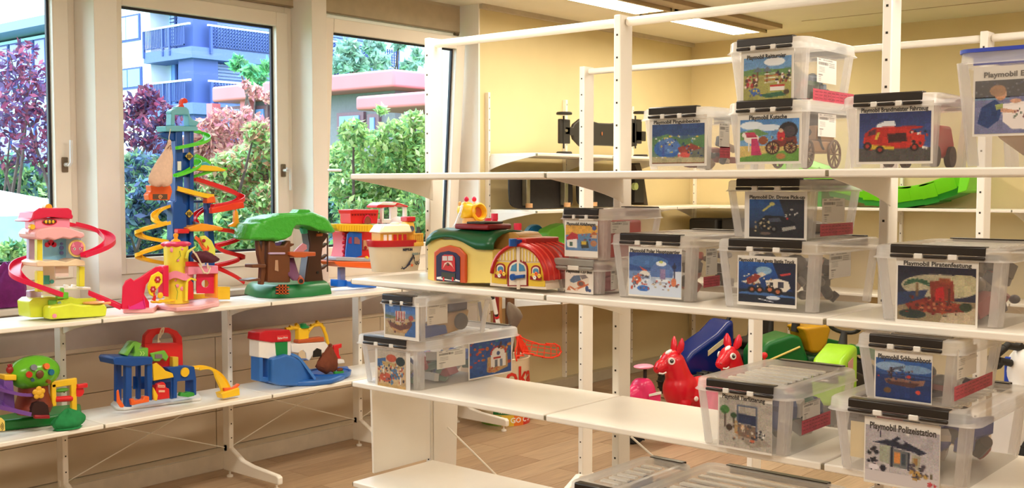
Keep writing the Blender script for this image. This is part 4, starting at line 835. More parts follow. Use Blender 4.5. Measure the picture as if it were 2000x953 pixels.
for xc in (x+.085, x+.205):
    for yc in (yr+.02, yr+.14): B().cyl((xc, yc, ZT1+.032), (xc, yc+.016, ZT1+.032), .028, n=16).cyl((xc, yc-.001, ZT1+.032), (xc, yc+.017, ZT1+.032), .012, n=10).build('wheel', mat('dark_rubber', (60, 54, 50), .6), fc)
t = clear_box('translucent blue-lidded box with a picture of a child playing, at the right photo edge', 2.79, yy(1885, 2.79), yy(1885, 2.79)-.36, ZT1, .285, .34, clip=0, tp=.03, over=.02, rimm=M_BLID)
front_label(t, 2.79, (1905, 159, 2040, 262), cv_child(), 'Playmobil Eis', (1922, 137, 2012, 154), sheet=(1902, 132, 2044, 267), back=-.016)
B().box((2.80, yy(1885, 2.79)-.35, ZT1+.25), (2.803, yy(1885, 2.79)-.01, ZT1+.272)).build('lid_skirt', M_BLID, t)
tag(B().loft([[Vector((2.95+.10*s_*math.cos(a), .72+.16*s_*math.sin(a), ZT1+zz_)) for a in [k*math.pi/10 for k in range(20)]] for s_, zz_ in ((.3, .004), (.5, .02), (.95, .075), (1, .085), (.9, .085))]).build('toy_boat', mat('tan_toy_hull', (206, 170, 130), .5)), 'tan toy hull inside the blue-lidded box', 'toy')
# shelf 2
t = clear_box('shallow box with grey clip labelled 123 Bus, at the left of the middle shelf', 2.865, 2.25, 2.07, ZT2, .112, .16, tp=.012, clipm=M_CLIPG, over=.016, clip=.8, ntab=1, backclip=False)
front_label(t, 2.865, (1105, 531, 1157, 570), cv_bus(), 'Playmobil 123 Bus', (1106, 523, 1156, 533), sheet=(1104, 521, 1159, 571), back=-.011)
side_sheet(t, 'info_sheet', 2.065-.006, (1193, 523, 1207, 566), info_cv())
tag(B().box((2.89, 2.10, ZT2+.004), (3.01, 2.22, ZT2+.05)).box((2.90, 2.11, ZT2+.05), (3.0, 2.21, ZT2+.09)).build('toy_bus', mat('pink_red_toy', (196, 110, 120), .5), bevel=.01), 'small pinkish toy bus inside the box labelled 123 Bus', 'toy')
t = clear_box('clear box labelled Abfallwagen, stacked on the shallow box with the grey clip', 2.86, 2.20, 2.045, ZT2+.114, .165, .30, tp=.02, clip=.8, backclip=True)
front_label(t, 2.86, (1105, 439, 1167, 488), cv_garbage(), 'Playmobil Abfallwagen', (1107, 431, 1163, 441), sheet=(1103, 429, 1168, 500), back=-.0175)
txt('playmobil', .045, .006, (2.86-.0148, pX(1106, 447, 2.85).y, pX(1106, 447, 2.85).z), (0, -1, 0), (0, 0, 1), M_INK, t, depth=.0002, bold=.01)
side_sheet(t, 'info_sheet', 2.03, (1193, 433, 1230, 456), info_cv())
tag(B().box((2.89, 2.058, ZT2+.12), (3.09, 2.12, ZT2+.24)).box((2.89, 2.12, ZT2+.12), (2.92, 2.185, ZT2+.2)).build('toy_truck_part', mat('red_toy_plastic', (206, 44, 40), .4), bevel=.008), 'red toy truck body inside the box labelled Abfallwagen', 'toy')
t = clear_box('clear box labelled Polar Hauptquartier on the middle shelf', 2.865, 2.0, 1.725, ZT2, .203, .40)
front_label(t, 2.865, (1229, 492, 1331, 574), cv_polar(), 'Playmobil Polar Hauptquartier', (1231, 482, 1328, 493), sheet=(1228, 480, 1332, 577), back=-.0175)
side_sheet(t, 'info_sheet', 1.712, (1379, 486, 1401, 538), info_cv()); side_sheet(t, 'note_sheet', 1.712, (1374, 541, 1406, 562), red_cv())
pieces('toy pieces inside the box labelled Polar Hauptquartier', 2.88, 3.25, 1.74, 1.99, ZT2, .15, [(110, 96, 90), (190, 80, 60), (200, 196, 190), (90, 80, 74)], 40, 5)
x = 2.835
t = clear_box('large clear box labelled Top Agents Battle Truck, below the drone box', x, 1.60, 1.315, ZT2, .20, .40)
front_label(t, x, (1443, 510, 1554, 588), cv_truck(), 'Playmobil Top Agents Battle Truck', (1443, 500, 1552, 511), sheet=(1441, 498, 1557, 594), back=-.0175)
side_sheet(t, 'info_sheet', 1.302, (1620, 495, 1662, 545), info_cv())
pieces('grey toy truck pieces inside the box labelled Top Agents', x+.01, x+.39, 1.33, 1.59, ZT2, .15, [(70, 66, 64), (110, 100, 90), (236, 200, 180), (90, 84, 80)], 44, 6, sz=.038)
z = ZT2+.2; x = 2.93
t = clear_box('clear box labelled Dr. Drone Pick-up, stacked under the top shelf', x, 1.625, 1.375, z, .172, .30)
front_label(t, x, (1464, 389, 1571, 462), cv_drone(), 'Playmobil Dr. Drone Pick-up', (1464, 378, 1572, 389), sheet=(1455, 374, 1577, 466), back=-.0175)
side_sheet(t, 'info_sheet', 1.362, (1606, 388, 1650, 436), info_cv()); side_sheet(t, 'note_sheet', 1.362, (1602, 438, 1666, 462), red_cv())
pieces('toy pieces inside the box labelled Dr. Drone Pick-up', x+.01, x+.29, 1.39, 1.61, z, .06, [(60, 60, 64), (90, 90, 96), (150, 140, 130)], 22, 7)
x = 2.83
t = clear_box('large clear box labelled Piratenfestung, right end of the middle shelf', x, 1.125, .825, ZT2, .20, .42)
front_label(t, x, (1754, 518, 1907, 623), cv_fort(), 'Playmobil Piratenfestung', (1765, 505, 1898, 519), sheet=(1751, 501, 1912, 629), back=-.0175)
pieces('dark toy fortress pieces inside the box labelled Piratenfestung', x+.012, x+.40, .84, 1.11, ZT2, .15, [(60, 60, 76), (150, 50, 50), (80, 70, 60), (110, 96, 80)], 44, 8, sz=.04)
# shelf 3
x = 2.80
t = clear_box('wide clear box with two picture cards, carrying a smaller box, on the third shelf', x, 3.125, 2.835, ZT3, .185, .52, over=.03)
front_label(t, x, (737, 681, 792, 754), cv_house(), '', None, sheet=(733, 678, 801, 762), back=-.0175)
side_sheet(t, 'info_sheet', 2.818, (853, 687, 909, 722), info_cv())
a = pY(917, 672, 2.817); b_ = pY(917, 740, 2.817); c_ = pY(998, 672, 2.817); p = B().box((a.x-.006, 2.8165, b_.z-.006), (c_.x+.006, 2.8175, a.z+.006)).build('picture_sheet', M_PAPER, t)
card('catalogue_picture', cv_catalog(), (a.x, 2.8160, a.z), (c_.x-a.x, 0, 0), (0, 0, b_.z-a.z), p)
pieces('blue and red toy pieces inside the wide box with two picture cards', x+.012, x+.50, 2.85, 3.11, ZT3, .10, [(50, 90, 170), (40, 80, 150), (180, 60, 70), (120, 150, 130), (220, 214, 204)], 50, 9, sz=.036)
z = ZT3+.187; x = 2.76
t = clear_box('small clear box with a pirate ship picture, standing on the wide box', x, 2.965, 2.79, z, .165, .36, clip=.8, backclip=False)
front_label(t, x, (752, 590, 811, 652), cv_ship(), '', None, sheet=(750, 586, 818, 658), back=-.0175)
side_sheet(t, 'info_sheet', 2.777, (834, 588, 874, 636), info_cv())
sp = thing('toy_ship_hull', (x+.2, 2.87, z), 'tan, blue and grey toy ship parts inside the small box with the ship picture', 'toy')
B().prism([(x+.06, 2.83, z+.02), (x+.16, 2.83, z+.004), (x+.28, 2.83, z+.02), (x+.31, 2.83, z+.09), (x+.2, 2.83, z+.085), (x+.14, 2.83, z+.045)], (0, .08, 0)).build('hull', mat('tan_toy_plastic', (190, 150, 96), .5), sp, bevel=.006)
B().prism([(x+.03, 2.82, z+.004), (x+.18, 2.82, z+.012), (x+.17, 2.82, z+.045), (x+.05, 2.82, z+.05)], (0, .1, 0)).build('blue_base', mat('blue_toy_plastic', (50, 84, 160), .45), sp, bevel=.005)
B().ell((x+.255, 2.825, z+.05), (.034, .02, .032)).build('ball', mat('dark_grey_toy', (76, 74, 76), .5), sp); B().box((x+.19, 2.83, z+.09), (x+.30, 2.91, z+.13)).build('stern', mat('slate_toy', (84, 86, 110), .5), sp, bevel=.008)
x = 2.765
t = clear_box('clear box labelled Tierf\u00fctterung on the third shelf below, ribbed lid in view', x, 1.625, 1.362, ZT3, .195, .42)
front_label(t, x, (1405, 775, 1508, 868), cv_feeding(), 'Playmobil Tierf\u00fctterung', (1411, 764, 1494, 778), sheet=(1403, 762, 1509, 872), back=-.0175)
side_sheet(t, 'info_sheet', 1.349, (1568, 788, 1602, 822), info_cv()); side_sheet(t, 'note_sheet', 1.349, (1566, 822, 1622, 850), red_cv())
pieces('blue, green and white toy pieces inside the box labelled Tierf\u00fctterung', x+.012, x+.40, 1.375, 1.61, ZT3, .13, [(40, 70, 130), (60, 120, 100), (220, 214, 204), (190, 90, 100), (120, 116, 110)], 40, 11, sz=.04)
x = 2.755
t = clear_box('large clear box labelled Polizeistation, bottom right, another box standing on it', x, 1.20, .875, ZT3, .195, .45, over=.03)
front_label(t, x, (1691, 828, 1836, 936), cv_police(), 'Playmobil Polizeistation', (1699, 817, 1829, 838), sheet=(1689, 812, 1838, 940), back=-.0185)
B().box((x-.002, pX(1690, 850, x).y+.002, pX(1690, 895, x).z), (x-.001, pX(1662, 850, x).y, pX(1690, 825, x).z)).build('yellowed_sheet', mat('yellowed_paper', (226, 206, 160), .6), t)
pieces('dark toy pieces inside the box labelled Polizeistation', x+.012, x+.43, .89, 1.185, ZT3, .13, [(60, 60, 64), (40, 60, 140), (200, 190, 180), (170, 60, 60), (90, 84, 80)], 44, 12, sz=.04)
z = ZT3+.198; x = 2.765
t = clear_box('clear box labelled Schlauchboot, standing on the box labelled Polizeistation', x, 1.142, .912, z, .168, .33, backclip=False)
front_label(t, x, (1711, 697, 1820, 774), cv_boat(), 'Playmobil Schlauchboot', (1715, 685, 1818, 702), sheet=(1709, 682, 1822, 777), back=-.0175)
side_sheet(t, 'info_sheet', .899, (1870, 684, 1908, 742), info_cv()); side_sheet(t, 'note_sheet', .899, (1864, 756, 1938, 784), red_cv())
pieces('dark toy boat pieces inside the box labelled Schlauchboot', x+.012, x+.31, .93, 1.13, z, .05, [(60, 70, 90), (120, 40, 40), (90, 90, 90)], 20, 13)
# shelf 4
t = clear_box('clear lidded box low on the fourth shelf, left of two', 2.775, 2.09, 1.935, ZT4, .195, .40, over=.025)
pieces('blue-grey toy pieces inside the lower left box on the fourth shelf', 2.79, 3.16, 1.95, 2.08, ZT4, .15, [(70, 90, 140), (120, 130, 150), (200, 196, 190)], 30, 15, sz=.04)
t = clear_box('large clear lidded box low on the fourth shelf, right of two', 2.775, 1.865, 1.40, ZT4, .20, .46, over=.025)
pieces('grey toy pieces inside the lower right box on the fourth shelf', 2.79, 3.2, 1.42, 1.85, ZT4, .15, [(110, 104, 96), (60, 60, 60), (170, 150, 130), (150, 130, 120)], 50, 16, sz=.045)
tag(B().prism([(2.82, 1.25, ZT4), (3.1, 1.25, ZT4), (3.1, 1.25, ZT4+.17), (2.88, 1.25, ZT4+.19), (2.82, 1.25, ZT4+.12)], (0, -.2, 0)).build('toy_vehicle', mat('dark_red_toy', (130, 24, 34), .4), bevel=.02, seg=3), 'dark red toy on the fourth shelf at the bottom photo edge', 'toy')
# ================================================================= TOYS ON THE WINDOW SHELVES
def Mp(n, c, r=.32, **k): return mat(n, c, r, var=.03, **k)
M_HP = Mp('hot_pink_plastic', (228, 30, 76)); M_PK = Mp('pink_plastic', (246, 150, 178)); M_LP = Mp('pale_pink_plastic', (250, 186, 190)); M_CR = Mp('cream_plastic', (250, 224, 186)); M_LIME = Mp('lime_plastic', (206, 216, 56)); M_YEL = Mp('yellow_plastic', (250, 202, 40)); M_OR = Mp('orange_plastic', (244, 104, 40)); M_RED = Mp('red_plastic', (222, 36, 40)); M_GRN = Mp('bright_green_plastic', (96, 214, 56)); M_NAVY = Mp('blue_plastic', (18, 78, 158)); M_TEAL = Mp('light_teal_plastic', (118, 190, 206)); M_MAG = Mp('magenta_plastic', (226, 50, 140)); M_WHT = Mp('white_plastic', (244, 240, 234)); M_BLUEL = Mp('sky_blue_panel', (140, 206, 246)); M_BRN = Mp('brown_plastic', (112, 66, 40)); M_DGRN = Mp('dark_green_plastic', (22, 118, 60)); M_LGRN = Mp('leaf_green_plastic', (66, 176, 52), bump=.5, scale=50); M_LAV = Mp('lavender_panel', (196, 170, 206)); M_PUR = Mp('purple_plastic', (120, 76, 160)); M_BLK = Mp('black_plastic', (26, 24, 24), .4); M_YCR = Mp('pale_yellow_plastic', (246, 218, 110)); M_GRY = Mp('grey_plastic', (176, 176, 186)); M_RBLUE = Mp('royal_blue_plastic', (30, 108, 214)); M_TERR = Mp('orange_brown_plastic', (196, 92, 46)); M_DRED = Mp('dark_red_plastic', (150, 26, 34)); M_LG2 = Mp('grass_green_plastic', (120, 190, 70)); M_DKBR = Mp('dark_brown_plastic', (70, 40, 28))
def q(p, y): return pY(p[0], p[1], y)
def slab(pts, y0, y1, name, m, t, bevel=.004, zmin=None, **k):
    """outline measured on the plane Y = y0, pushed back to y1"""
    P_ = [q(p, y0) for p in pts]
    if zmin is not None: P_ = [Vector((p.x, p.y, max(p.z, zmin))) for p in P_]
    return B().prism(P_, (0, y1-y0, 0)).build(name, m, t, bevel=bevel, **k)
def rc(u0, v0, u1, v1): return [(u0, v0), (u1, v0), (u1, v1), (u0, v1)]
def ringpath(pts): return [q((a, b), y) for a, b, y in pts]
def smoothp(pts, n=6):
    pts = [Vector(p) for p in pts]; out = []
    for i in range(len(pts)-1):
        p0, p1, p2, p3 = pts[max(i-1, 0)], pts[i], pts[i+1], pts[min(i+2, len(pts)-1)]
        for k in range(n):
            s_ = k/n; out.append(.5*((2*p1)+(p2-p0)*s_+(2*p0-5*p1+4*p2-p3)*s_*s_+(3*p1-3*p2+p0-p3)*s_**3))
    return out+[pts[-1]]
def bsp(pts, n=8):
    pts = [Vector(p) for p in pts]; m_ = len(pts); ex = list(pts)
    for i in range(1, m_-1): ex[i] = pts[i]+(pts[i]-(pts[i-1]+pts[i+1])/2)*.45
    ex = [ex[0]*2-ex[1]]+ex+[ex[-1]*2-ex[-2]]; out = []
    for i in range(len(ex)-3):
        a, b_, c, d = ex[i:i+4]
        for k in range(n+(i == len(ex)-4)):
            s_ = k/n; out.append((a*(1-s_)**3+b_*(3*s_**3-6*s_*s_+4)+c*(-3*s_**3+3*s_*s_+3*s_+1)+d*s_**3)/6)
    return out
def slide(pts, w, name, m, t, h=.016, th=.003, n=6):
    prof = [(-w, h), (-w, 0), (w, 0), (w, h), (w-th, h), (w-th, th), (-w+th, th), (-w+th, h)]
    return B().sweep(bsp(ringpath(pts)), prof, wd=2).build(name, m, t, smooth=35)
def cylp(u, v, y, r, y1, name, m, t, n=20, bevel=0):
    c = q((u, v), y); return B().cyl(c, (c.x, y1, c.z), r, n=n).build(name, m, t, bevel=bevel)
PX = lambda y: 5.35*y/5.0/F   # metres per pixel near the left shelf
def cloth(label, name, c, rx, ry, h, m, seed, neck=.25, cat='cloth bag', lean=(0, 0), folds=7, top=None, flat=0, amp=.12):
    rs = random.Random(seed); ph = [rs.uniform(0, 6) for _ in range(4)]; b = B(); rings = []; c = Vector(c)
    for j in range(15):
        s_ = j/14.0; r = (math.sin(math.pi*min(1, (s_*.9+.10)))**.55)*(1-s_)**.35*1.05+neck*s_*.5 if s_ < 1 else neck*.6
        if j == 0: r = .82
        ring = []
        for i in range(32):
            a = 2*math.pi*i/32; f = 1+amp*(s_*.9+.15)*math.sin(folds*a+ph[0]+s_*2)+amp*.5*math.sin(3*a+ph[1]+4*s_)+amp*.35*math.sin(11*a+ph[2]-3*s_)
            ring.append(c+Vector((rx*r*f*math.cos(a)+lean[0]*s_, ry*r*f*math.sin(a)+lean[1]*s_, h*s_*(1-.06*math.sin(4*a+ph[3])*s_)+.002)))
        rings.append(ring)
    b.loft(rings); o = b.build(name, m, smooth=60); tag(o, label, cat); return o
M_PCL = mat('purple_cloth', (118, 28, 112), .85, var=.12, bump=.25, scale=40); M_BCL = mat('beige_cotton_cloth', (230, 196, 174), .9, var=.06, bump=.2, scale=60); M_BRC = mat('brown_cloth', (120, 60, 34), .85, var=.12, bump=.2, scale=40); M_GCL = mat('green_cloth', (28, 132, 70), .85, var=.12, bump=.2, scale=40); M_MCL = mat('maroon_cloth', (86, 30, 48), .85, var=.15, bump=.2, scale=40); M_CORD = mat('cream_cord', (232, 212, 184), .9)
c = q((8, 590), 5.50); cloth('purple cloth bag on the window sill at the left photo edge', 'cloth_bag', (c.x, 5.50, 1.028), .115, .075, .215, M_PCL, 3, lean=(.02, 0))
# ---------------------------------------------------------------- A: pink tower playhouse
y = 4.90; zs = Z1L+.001
def flat(pts, z, h, name, m, t, bevel=.004, **k): return B().prism([pZ(u, v, z) for u, v in pts], (0, 0, h)).build(name, m, t, bevel=bevel, **k)
t = thing('toy_playhouse', (q((135, 600), y).x, y, Z1L), 'pink and lime toy playhouse tower with hot pink spiral slides, left on the window shelf', 'toy playhouse')
slab([(57, 590), (66, 583), (100, 580), (145, 583), (150, 620), (60, 620)], y, y+.12, 'base', M_LIME, t, zmin=zs)
slab(rc(96, 586, 112, 605), y-.012, y, 'green_door', M_LG2, t, bevel=.002)
f = slab([(97, 604), (100, 598), (112, 597), (128, 594), (140, 592), (160, 596), (205, 594), (210, 601), (208, 624), (98, 624)], y-.075, y-.004, 'garden_tub', mat('bright_lime_plastic', (222, 234, 60), .3), t, bevel=.008, zmin=zs, seg=3)
slab([(112, 587), (122, 585), (128, 581), (140, 580), (150, 583), (188, 582), (192, 604), (112, 604)], y-.02, y, 'garden_wall', M_LIME, t)
slab([(113, 590), (118, 588), (121, 593), (125, 591), (131, 600), (131, 606), (113, 606)], y-.025, y-.02, 'grey_plant_relief', mat('grey_green_plastic', (130, 160, 150), .4), t, bevel=.001)
cylp(107, 617, y-.08, .010, y-.074, 'flower_badge', M_PK, t, n=10); cylp(147, 601, y-.024, .012, y-.02, 'flower_badge', mat('mauve_plastic', (190, 140, 150), .4), t, n=8)
cc = q((183, 592), y-.04); B().lathe([(.001, 0), (.048, .0), (.05, .004), (.045, .008), (.001, .008)], (cc.x, y-.04, cc.z), n=24).cyl((cc.x+.03, y-.05, cc.z-.004), (cc.x+.075, y-.06, cc.z-.003), .006).build('orange_table', mat('peach_plastic', (246, 176, 110), .35), t)
slab([(58, 568), (80, 566), (82, 585), (60, 588)], y+.05, y+.09, 'lavender_post', M_LAV, t)
for (u0, u1, v0, v1) in ((73, 84, 464, 510), (73, 85, 529, 570), (155, 166, 520, 560)): slab(rc(u0, v0, u1, v1), y, y+.03, 'yellow_column', mat('yellow_lime_plastic', (232, 222, 60), .35), t)
slab(rc(57, 466, 72, 508), y+.09, y+.12, 'back_column', M_LAV, t)
slab([(71, 512), (80, 508), (90, 511), (110, 508), (130, 512), (150, 505), (166, 510), (167, 519), (72, 521)], y-.03, y+.12, 'cream_floor', M_CR, t)
slab(rc(84, 464, 129, 510), y+.085, y+.09, 'blue_room_wall', M_BLUEL, t, bevel=0)
B().prism([q((129, 464), y+.085), q((158, 462), y+.02), q((158, 508), y+.02), q((129, 510), y+.085)], (.004, .004, 0)).build('blue_side_wall', mat('pale_blue_panel', (190, 224, 246), .4), t)
for (u, v, r_) in ((93, 478, .012), (100, 474, .014), (106, 478, .012)): cylp(u, v, y+.08, r_, y+.085, 'pink_cloud', M_HP, t, n=12)
for (u, v, r_) in ((121, 484, .010), (121, 494, .009), (121, 476, .006)): cylp(u, v, y+.078, r_, y+.084, 'bird_print', mat('violet_print', (120, 130, 210), .5), t, n=12)
cylp(151, 485, y-.005, .041, y+.005, 'medallion_ring', mat('cream_yellow_plastic', (240, 220, 130), .35), t, n=24); m_ = cylp(151, 485, y-.010, .032, y-.004, 'medallion', mat('dusty_pink_plastic', (214, 110, 140), .35), t, n=24)
for u in (143, 160): B().prism([q((u-3, 482), y-.013), q((u, 473), y-.013), q((u+4, 482), y-.013)], (0, .004, 0)).build('ear_print', M_PK, t)
for u in (146, 157): cylp(u, 486, y-.0125, .006, y-.009, 'eye_print', M_WHT, t, n=10); cylp(u, 486, y-.0135, .003, y-.0120, 'pupil_print', M_BLK, t, n=8)
slab([(68, 456), (76, 448), (100, 443), (130, 444), (150, 450), (165, 455), (166, 462), (158, 466), (150, 463), (138, 467), (124, 464), (108, 469), (94, 465), (82, 469), (70, 465)], y-.035, y+.13, 'pink_canopy', M_LP, t, bevel=.006)
slab(rc(68, 426, 137, 447), y+.01, y+.11, 'upper_room', M_PK, t)
cylp(62, 453, y+.02, .016, y+.05, 'side_turret', M_LP, t, n=14)
B().ell(q((97, 433), y+.008), (.036, .004, .017)).build('oval_window_frame', M_HP, t); B().ell(q((97, 433), y+.005), (.032, .004, .013)).build('oval_window', mat('dark_brown_window', (90, 60, 40), .3), t)
for u in (90, 97, 104): B().ell(q((u, 433), y+.001), (.006, .002, .008)).build('star_print', M_YEL, t)
slab([(54, 432), (62, 428), (66, 414), (78, 406), (120, 407), (134, 406), (141, 411), (141, 418), (144, 422), (142, 428), (134, 427), (100, 424), (68, 429), (60, 434)], y-.01, y+.13, 'roof', M_HP, t, bevel=.006)
cylp(96, 405, y+.03, .017, y+.07, 'roof_knob', mat('orange_yellow_plastic', (252, 176, 40), .3), t, n=18, bevel=.004); cylp(64, 443, y+.0, .012, y+.02, 'yellow_bell', M_YEL, t, n=12)
slide([(140, 442, y+.15), (170, 449, y+.19), (198, 458, y+.17), (213, 469, y+.09), (212, 479, y+.01), (195, 491, y-.035), (163, 503, y-.045)], .026, 'upper_slide', M_HP, t, h=.022)
slide([(84, 504, y+.15), (60, 508, y+.18), (38, 517, y+.15), (30, 531, y+.07), (38, 546, y+.0), (70, 562, y-.045), (118, 580, y-.055)], .026, 'middle_slide', M_HP, t, h=.022)
slide([(172, 576, y+.03), (200, 588, y-.0), (236, 604, y-.05)], .026, 'lower_slide', M_HP, t, h=.022)
slab([(112, 572), (120, 570), (121, 562), (125, 562), (126, 570), (134, 571), (134, 583), (112, 583)], y-.03, y-.01, 'green_fence', mat('mid_green_plastic', (110, 196, 50), .35), t, bevel=.002)
slab(rc(110, 561, 178, 566), y+.02, y+.10, 'white_tray', M_WHT, t)
for u in (127, 142): slab(rc(u, 556, u+8, 562), y+.03, y+.05, 'white_cup', M_WHT, t)
slab(rc(108, 520, 134, 540), y+.015, y+.022, 'hanging_sign', mat('pale_paper', (240, 214, 206), .6), t, bevel=0)
slab(rc(86, 538, 97, 555), y+.07, y+.075, 'teal_window', mat('teal_print', (70, 160, 150), .5), t, bevel=0); cylp(102, 550, y+.068, .010, y+.072, 'teal_dot', mat('teal_print', (70, 160, 150), .5), t, n=12)
slab(rc(84, 520, 108, 575), y+.08, y+.085, 'lower_wall', mat('cream_panel', (240, 214, 196), .5), t, bevel=0)
# ---------------------------------------------------------------- C: tall spiral garage tower
y = 5.06
t = thing('toy_ramp_tower', (q((365, 560), y).x, y, Z1L), 'tall blue toy tower with red, yellow and green spiral car ramps before the middle window', 'toy garage')
Zb = Z1L
slab([(343, 256), (357, 256), (358, 395), (365, 400), (365, 580), (338, 580), (338, 395), (343, 392)], y-.03, y+.03, 'left_post', M_NAVY, t, zmin=zs)
slab([(371, 256), (379, 256), (379, 580), (371, 580)], y-.03, y+.03, 'right_post', M_NAVY, t, zmin=zs)
slab([(404, 392), (414, 392), (420, 480), (420, 580), (408, 580), (408, 470)], y, y+.04, 'side_post', M_NAVY, t, zmin=zs)
slab(rc(378, 391, 414, 396), y, y+.05, 'side_deck', M_NAVY, t)
for (v0, v1) in ((298, 346), (372, 425), (445, 580)): slab(rc(356, v0, 373, v1), y-.012, y+.02, 'tower_panel', M_NAVY, t, bevel=.002, zmin=zs)
for (v, ) in ((305,), (417,)):
    B().prism([q((370, v-8), y-.034), q((378, v), y-.034), q((370, v+8), y-.034), q((362, v), y-.034)], (0, .004, 0)).build('warning_sign', mat('tan_sign', (206, 176, 70), .4), t, bevel=.0005, seg=1)
    B().prism([q((370, v-9), y-.032), q((379, v), y-.032), q((370, v+9), y-.032), q((361, v), y-.032)], (0, .004, 0)).build('sign_border', M_BLK, t)
    for du in (-3, 0, 3): slab(rc(369+du, v-3, 370.6+du, v+4), y-.036, y-.034, 'sign_mark', M_BLK, t, bevel=0)
slab(rc(347, 315, 354, 333), y-.034, y-.03, 'sticker', M_WHT, t, bevel=0)
slab([(324, 246), (340, 245), (386, 247), (388, 256), (326, 257)], y-.045, y+.05, 'top_deck', M_TEAL, t)
slab([(334, 245), (335, 222), (333, 219), (337, 214), (345, 212), (346, 208), (364, 209), (369, 214), (370, 219), (372, 228), (378, 234), (390, 238), (384, 247), (369, 246), (368, 224), (342, 224), (342, 245)], y-.02, y+.03, 'cupola', M_TEAL, t)
slab([(346, 211), (350, 206), (354, 205), (356, 196), (360, 191), (365, 193), (368, 199), (364, 202), (361, 198), (358, 203), (361, 210)], y-.01, y+.02, 'red_crane_hook', mat('orange_red_plastic', (240, 64, 36), .3), t, bevel=.003)
slab([(314, 262), (328, 257), (342, 258), (342, 276), (330, 272), (318, 268)], y-.02, y+.02, 'side_wing', M_NAVY, t)
slide([(372, 258, y+.05), (392, 262, y+.05), (404, 270, y+.0), (396, 280, y-.05), (370, 287, y-.055), (346, 292, y-.05)], .019, 'green_ramp', M_GRN, t)
slide([(376, 312, y+.03), (386, 322, y-.02), (370, 336, y-.055), (343, 346, y-.06)], .022, 'green_ramp', M_GRN, t)
slide([(377, 306, y+.04), (396, 314, y+.05), (410, 322, y+.04)], .019, 'green_ramp', M_GRN, t)
slide([(378, 348, y+.02), (398, 342, y-.01), (420, 334, y-.02), (440, 333, y-.02)], .019, 'green_ramp', M_GRN, t)
slab([(380, 326), (400, 322), (425, 325), (443, 332), (438, 335), (400, 334), (380, 332)], y-.05, y+.03, 'yellow_platform', M_YEL, t)
slab([(391, 320), (404, 316), (412, 322), (408, 326), (394, 326)], y-.04, y+.0, 'teal_pad', mat('deep_teal_plastic', (70, 170, 190), .3), t)
slide([(377, 354, y+.02), (410, 364, y+.04), (455, 380, y+.02), (470, 392, y-.02), (450, 402, y-.05), (415, 408, y-.05)], .021, 'red_ramp', M_RED, t, h=.024)
slab([(414, 406), (455, 397), (476, 394), (478, 406), (440, 413), (414, 417)], y-.075, y-.045, 'orange_red_arm', mat('orange_red_plastic', (240, 64, 36), .3), t)
slide([(345, 372, y-.04), (365, 378, y-.055), (395, 386, y-.05), (412, 388, y-.03)], .021, 'yellow_ramp', M_YEL, t, h=.024)
slab([(405, 386), (420, 383), (422, 396), (405, 397)], y-.065, y-.02, 'orange_stop', M_OR, t)
slide([(338, 404, y+.0), (316, 412, y+.03), (302, 424, y+.02), (308, 436, y-.02), (325, 440, y-.04)], .018, 'yellow_ramp', M_YEL, t, h=.016)
slide([(330, 438, y-.03), (300, 446, y-.03), (272, 455, y-.01), (280, 466, y+.02), (310, 472, y+.03), (340, 478, y+.02)], .018, 'yellow_ramp', M_YEL, t, h=.018)
slide([(345, 476, y-.03), (305, 488, y-.04), (272, 500, y-.02), (284, 510, y+.01), (315, 516, y+.02), (340, 520, y+.02)], .018, 'yellow_ramp', M_YEL, t, h=.018)
slide([(414, 404, y+.04), (395, 414, y+.05), (378, 428, y+.02), (384, 440, y-.02)], .017, 'red_ramp', M_RED, t, h=.018)
slab([(366, 445), (380, 440), (395, 436), (420, 440), (437, 444), (435, 450), (400, 452), (372, 452)], y-.07, y-.0, 'orange_platform', mat('amber_plastic', (250, 160, 40), .3), t, bevel=.006)
slab([(380, 432), (392, 436), (408, 437), (408, 441), (384, 441)], y-.055, y-.03, 'grey_car', mat('slate_plastic', (110, 112, 130), .4), t)
slab(rc(348, 447, 370, 456), y-.07, y-.03, 'red_beam', M_RED, t)
slide([(430, 452, y-.02), (455, 456, y-.01), (472, 464, y+.0), (455, 474, y+.02), (420, 484, y+.02)], .019, 'red_ramp', M_RED, t, h=.02)
slide([(420, 484, y+.02), (440, 496, y-.0), (472, 504, y-.01), (455, 514, y+.02), (420, 523, y+.03)], .019, 'red_ramp', M_RED, t, h=.02)
slide([(420, 524, y+.03), (438, 532, y-.01), (460, 543, y-.05), (477, 555, y-.08)], .022, 'red_ramp', M_RED, t, h=.016)
slab([(459, 414), (462, 409), (465, 414), (467, 434), (478, 438), (478, 443), (449, 443), (450, 439), (458, 434)], y-.07, y-.05, 'yellow_crane_hook', mat('amber_plastic', (250, 160, 40), .3), t, bevel=.002)
slab([(294, 362), (334, 362), (337, 374), (332, 391), (292, 391), (290, 380), (296, 374)], y-.05, y-.0, 'orange_basket', M_OR, t)
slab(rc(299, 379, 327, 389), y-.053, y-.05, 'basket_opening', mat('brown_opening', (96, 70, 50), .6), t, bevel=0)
b = B(); cc = q((313, 385), y-.055); b.tube([cc+Vector((.012*(1-k/26)*math.cos(k*.5), 0, .012*(1-k/26)*math.sin(k*.5))) for k in range(22)], .0018, n=5).build('spiral_ornament', mat('peach_plastic', (246, 176, 110), .35), t)
slab([(378, 574), (420, 574), (424, 590), (374, 590)], y-.05, y+.05, 'yellow_base', M_YEL, t, zmin=zs); slab([(425, 560), (450, 560), (450, 585), (425, 585)], y-.10, y-.06, 'yellow_ring_base', M_YEL, t, zmin=zs)
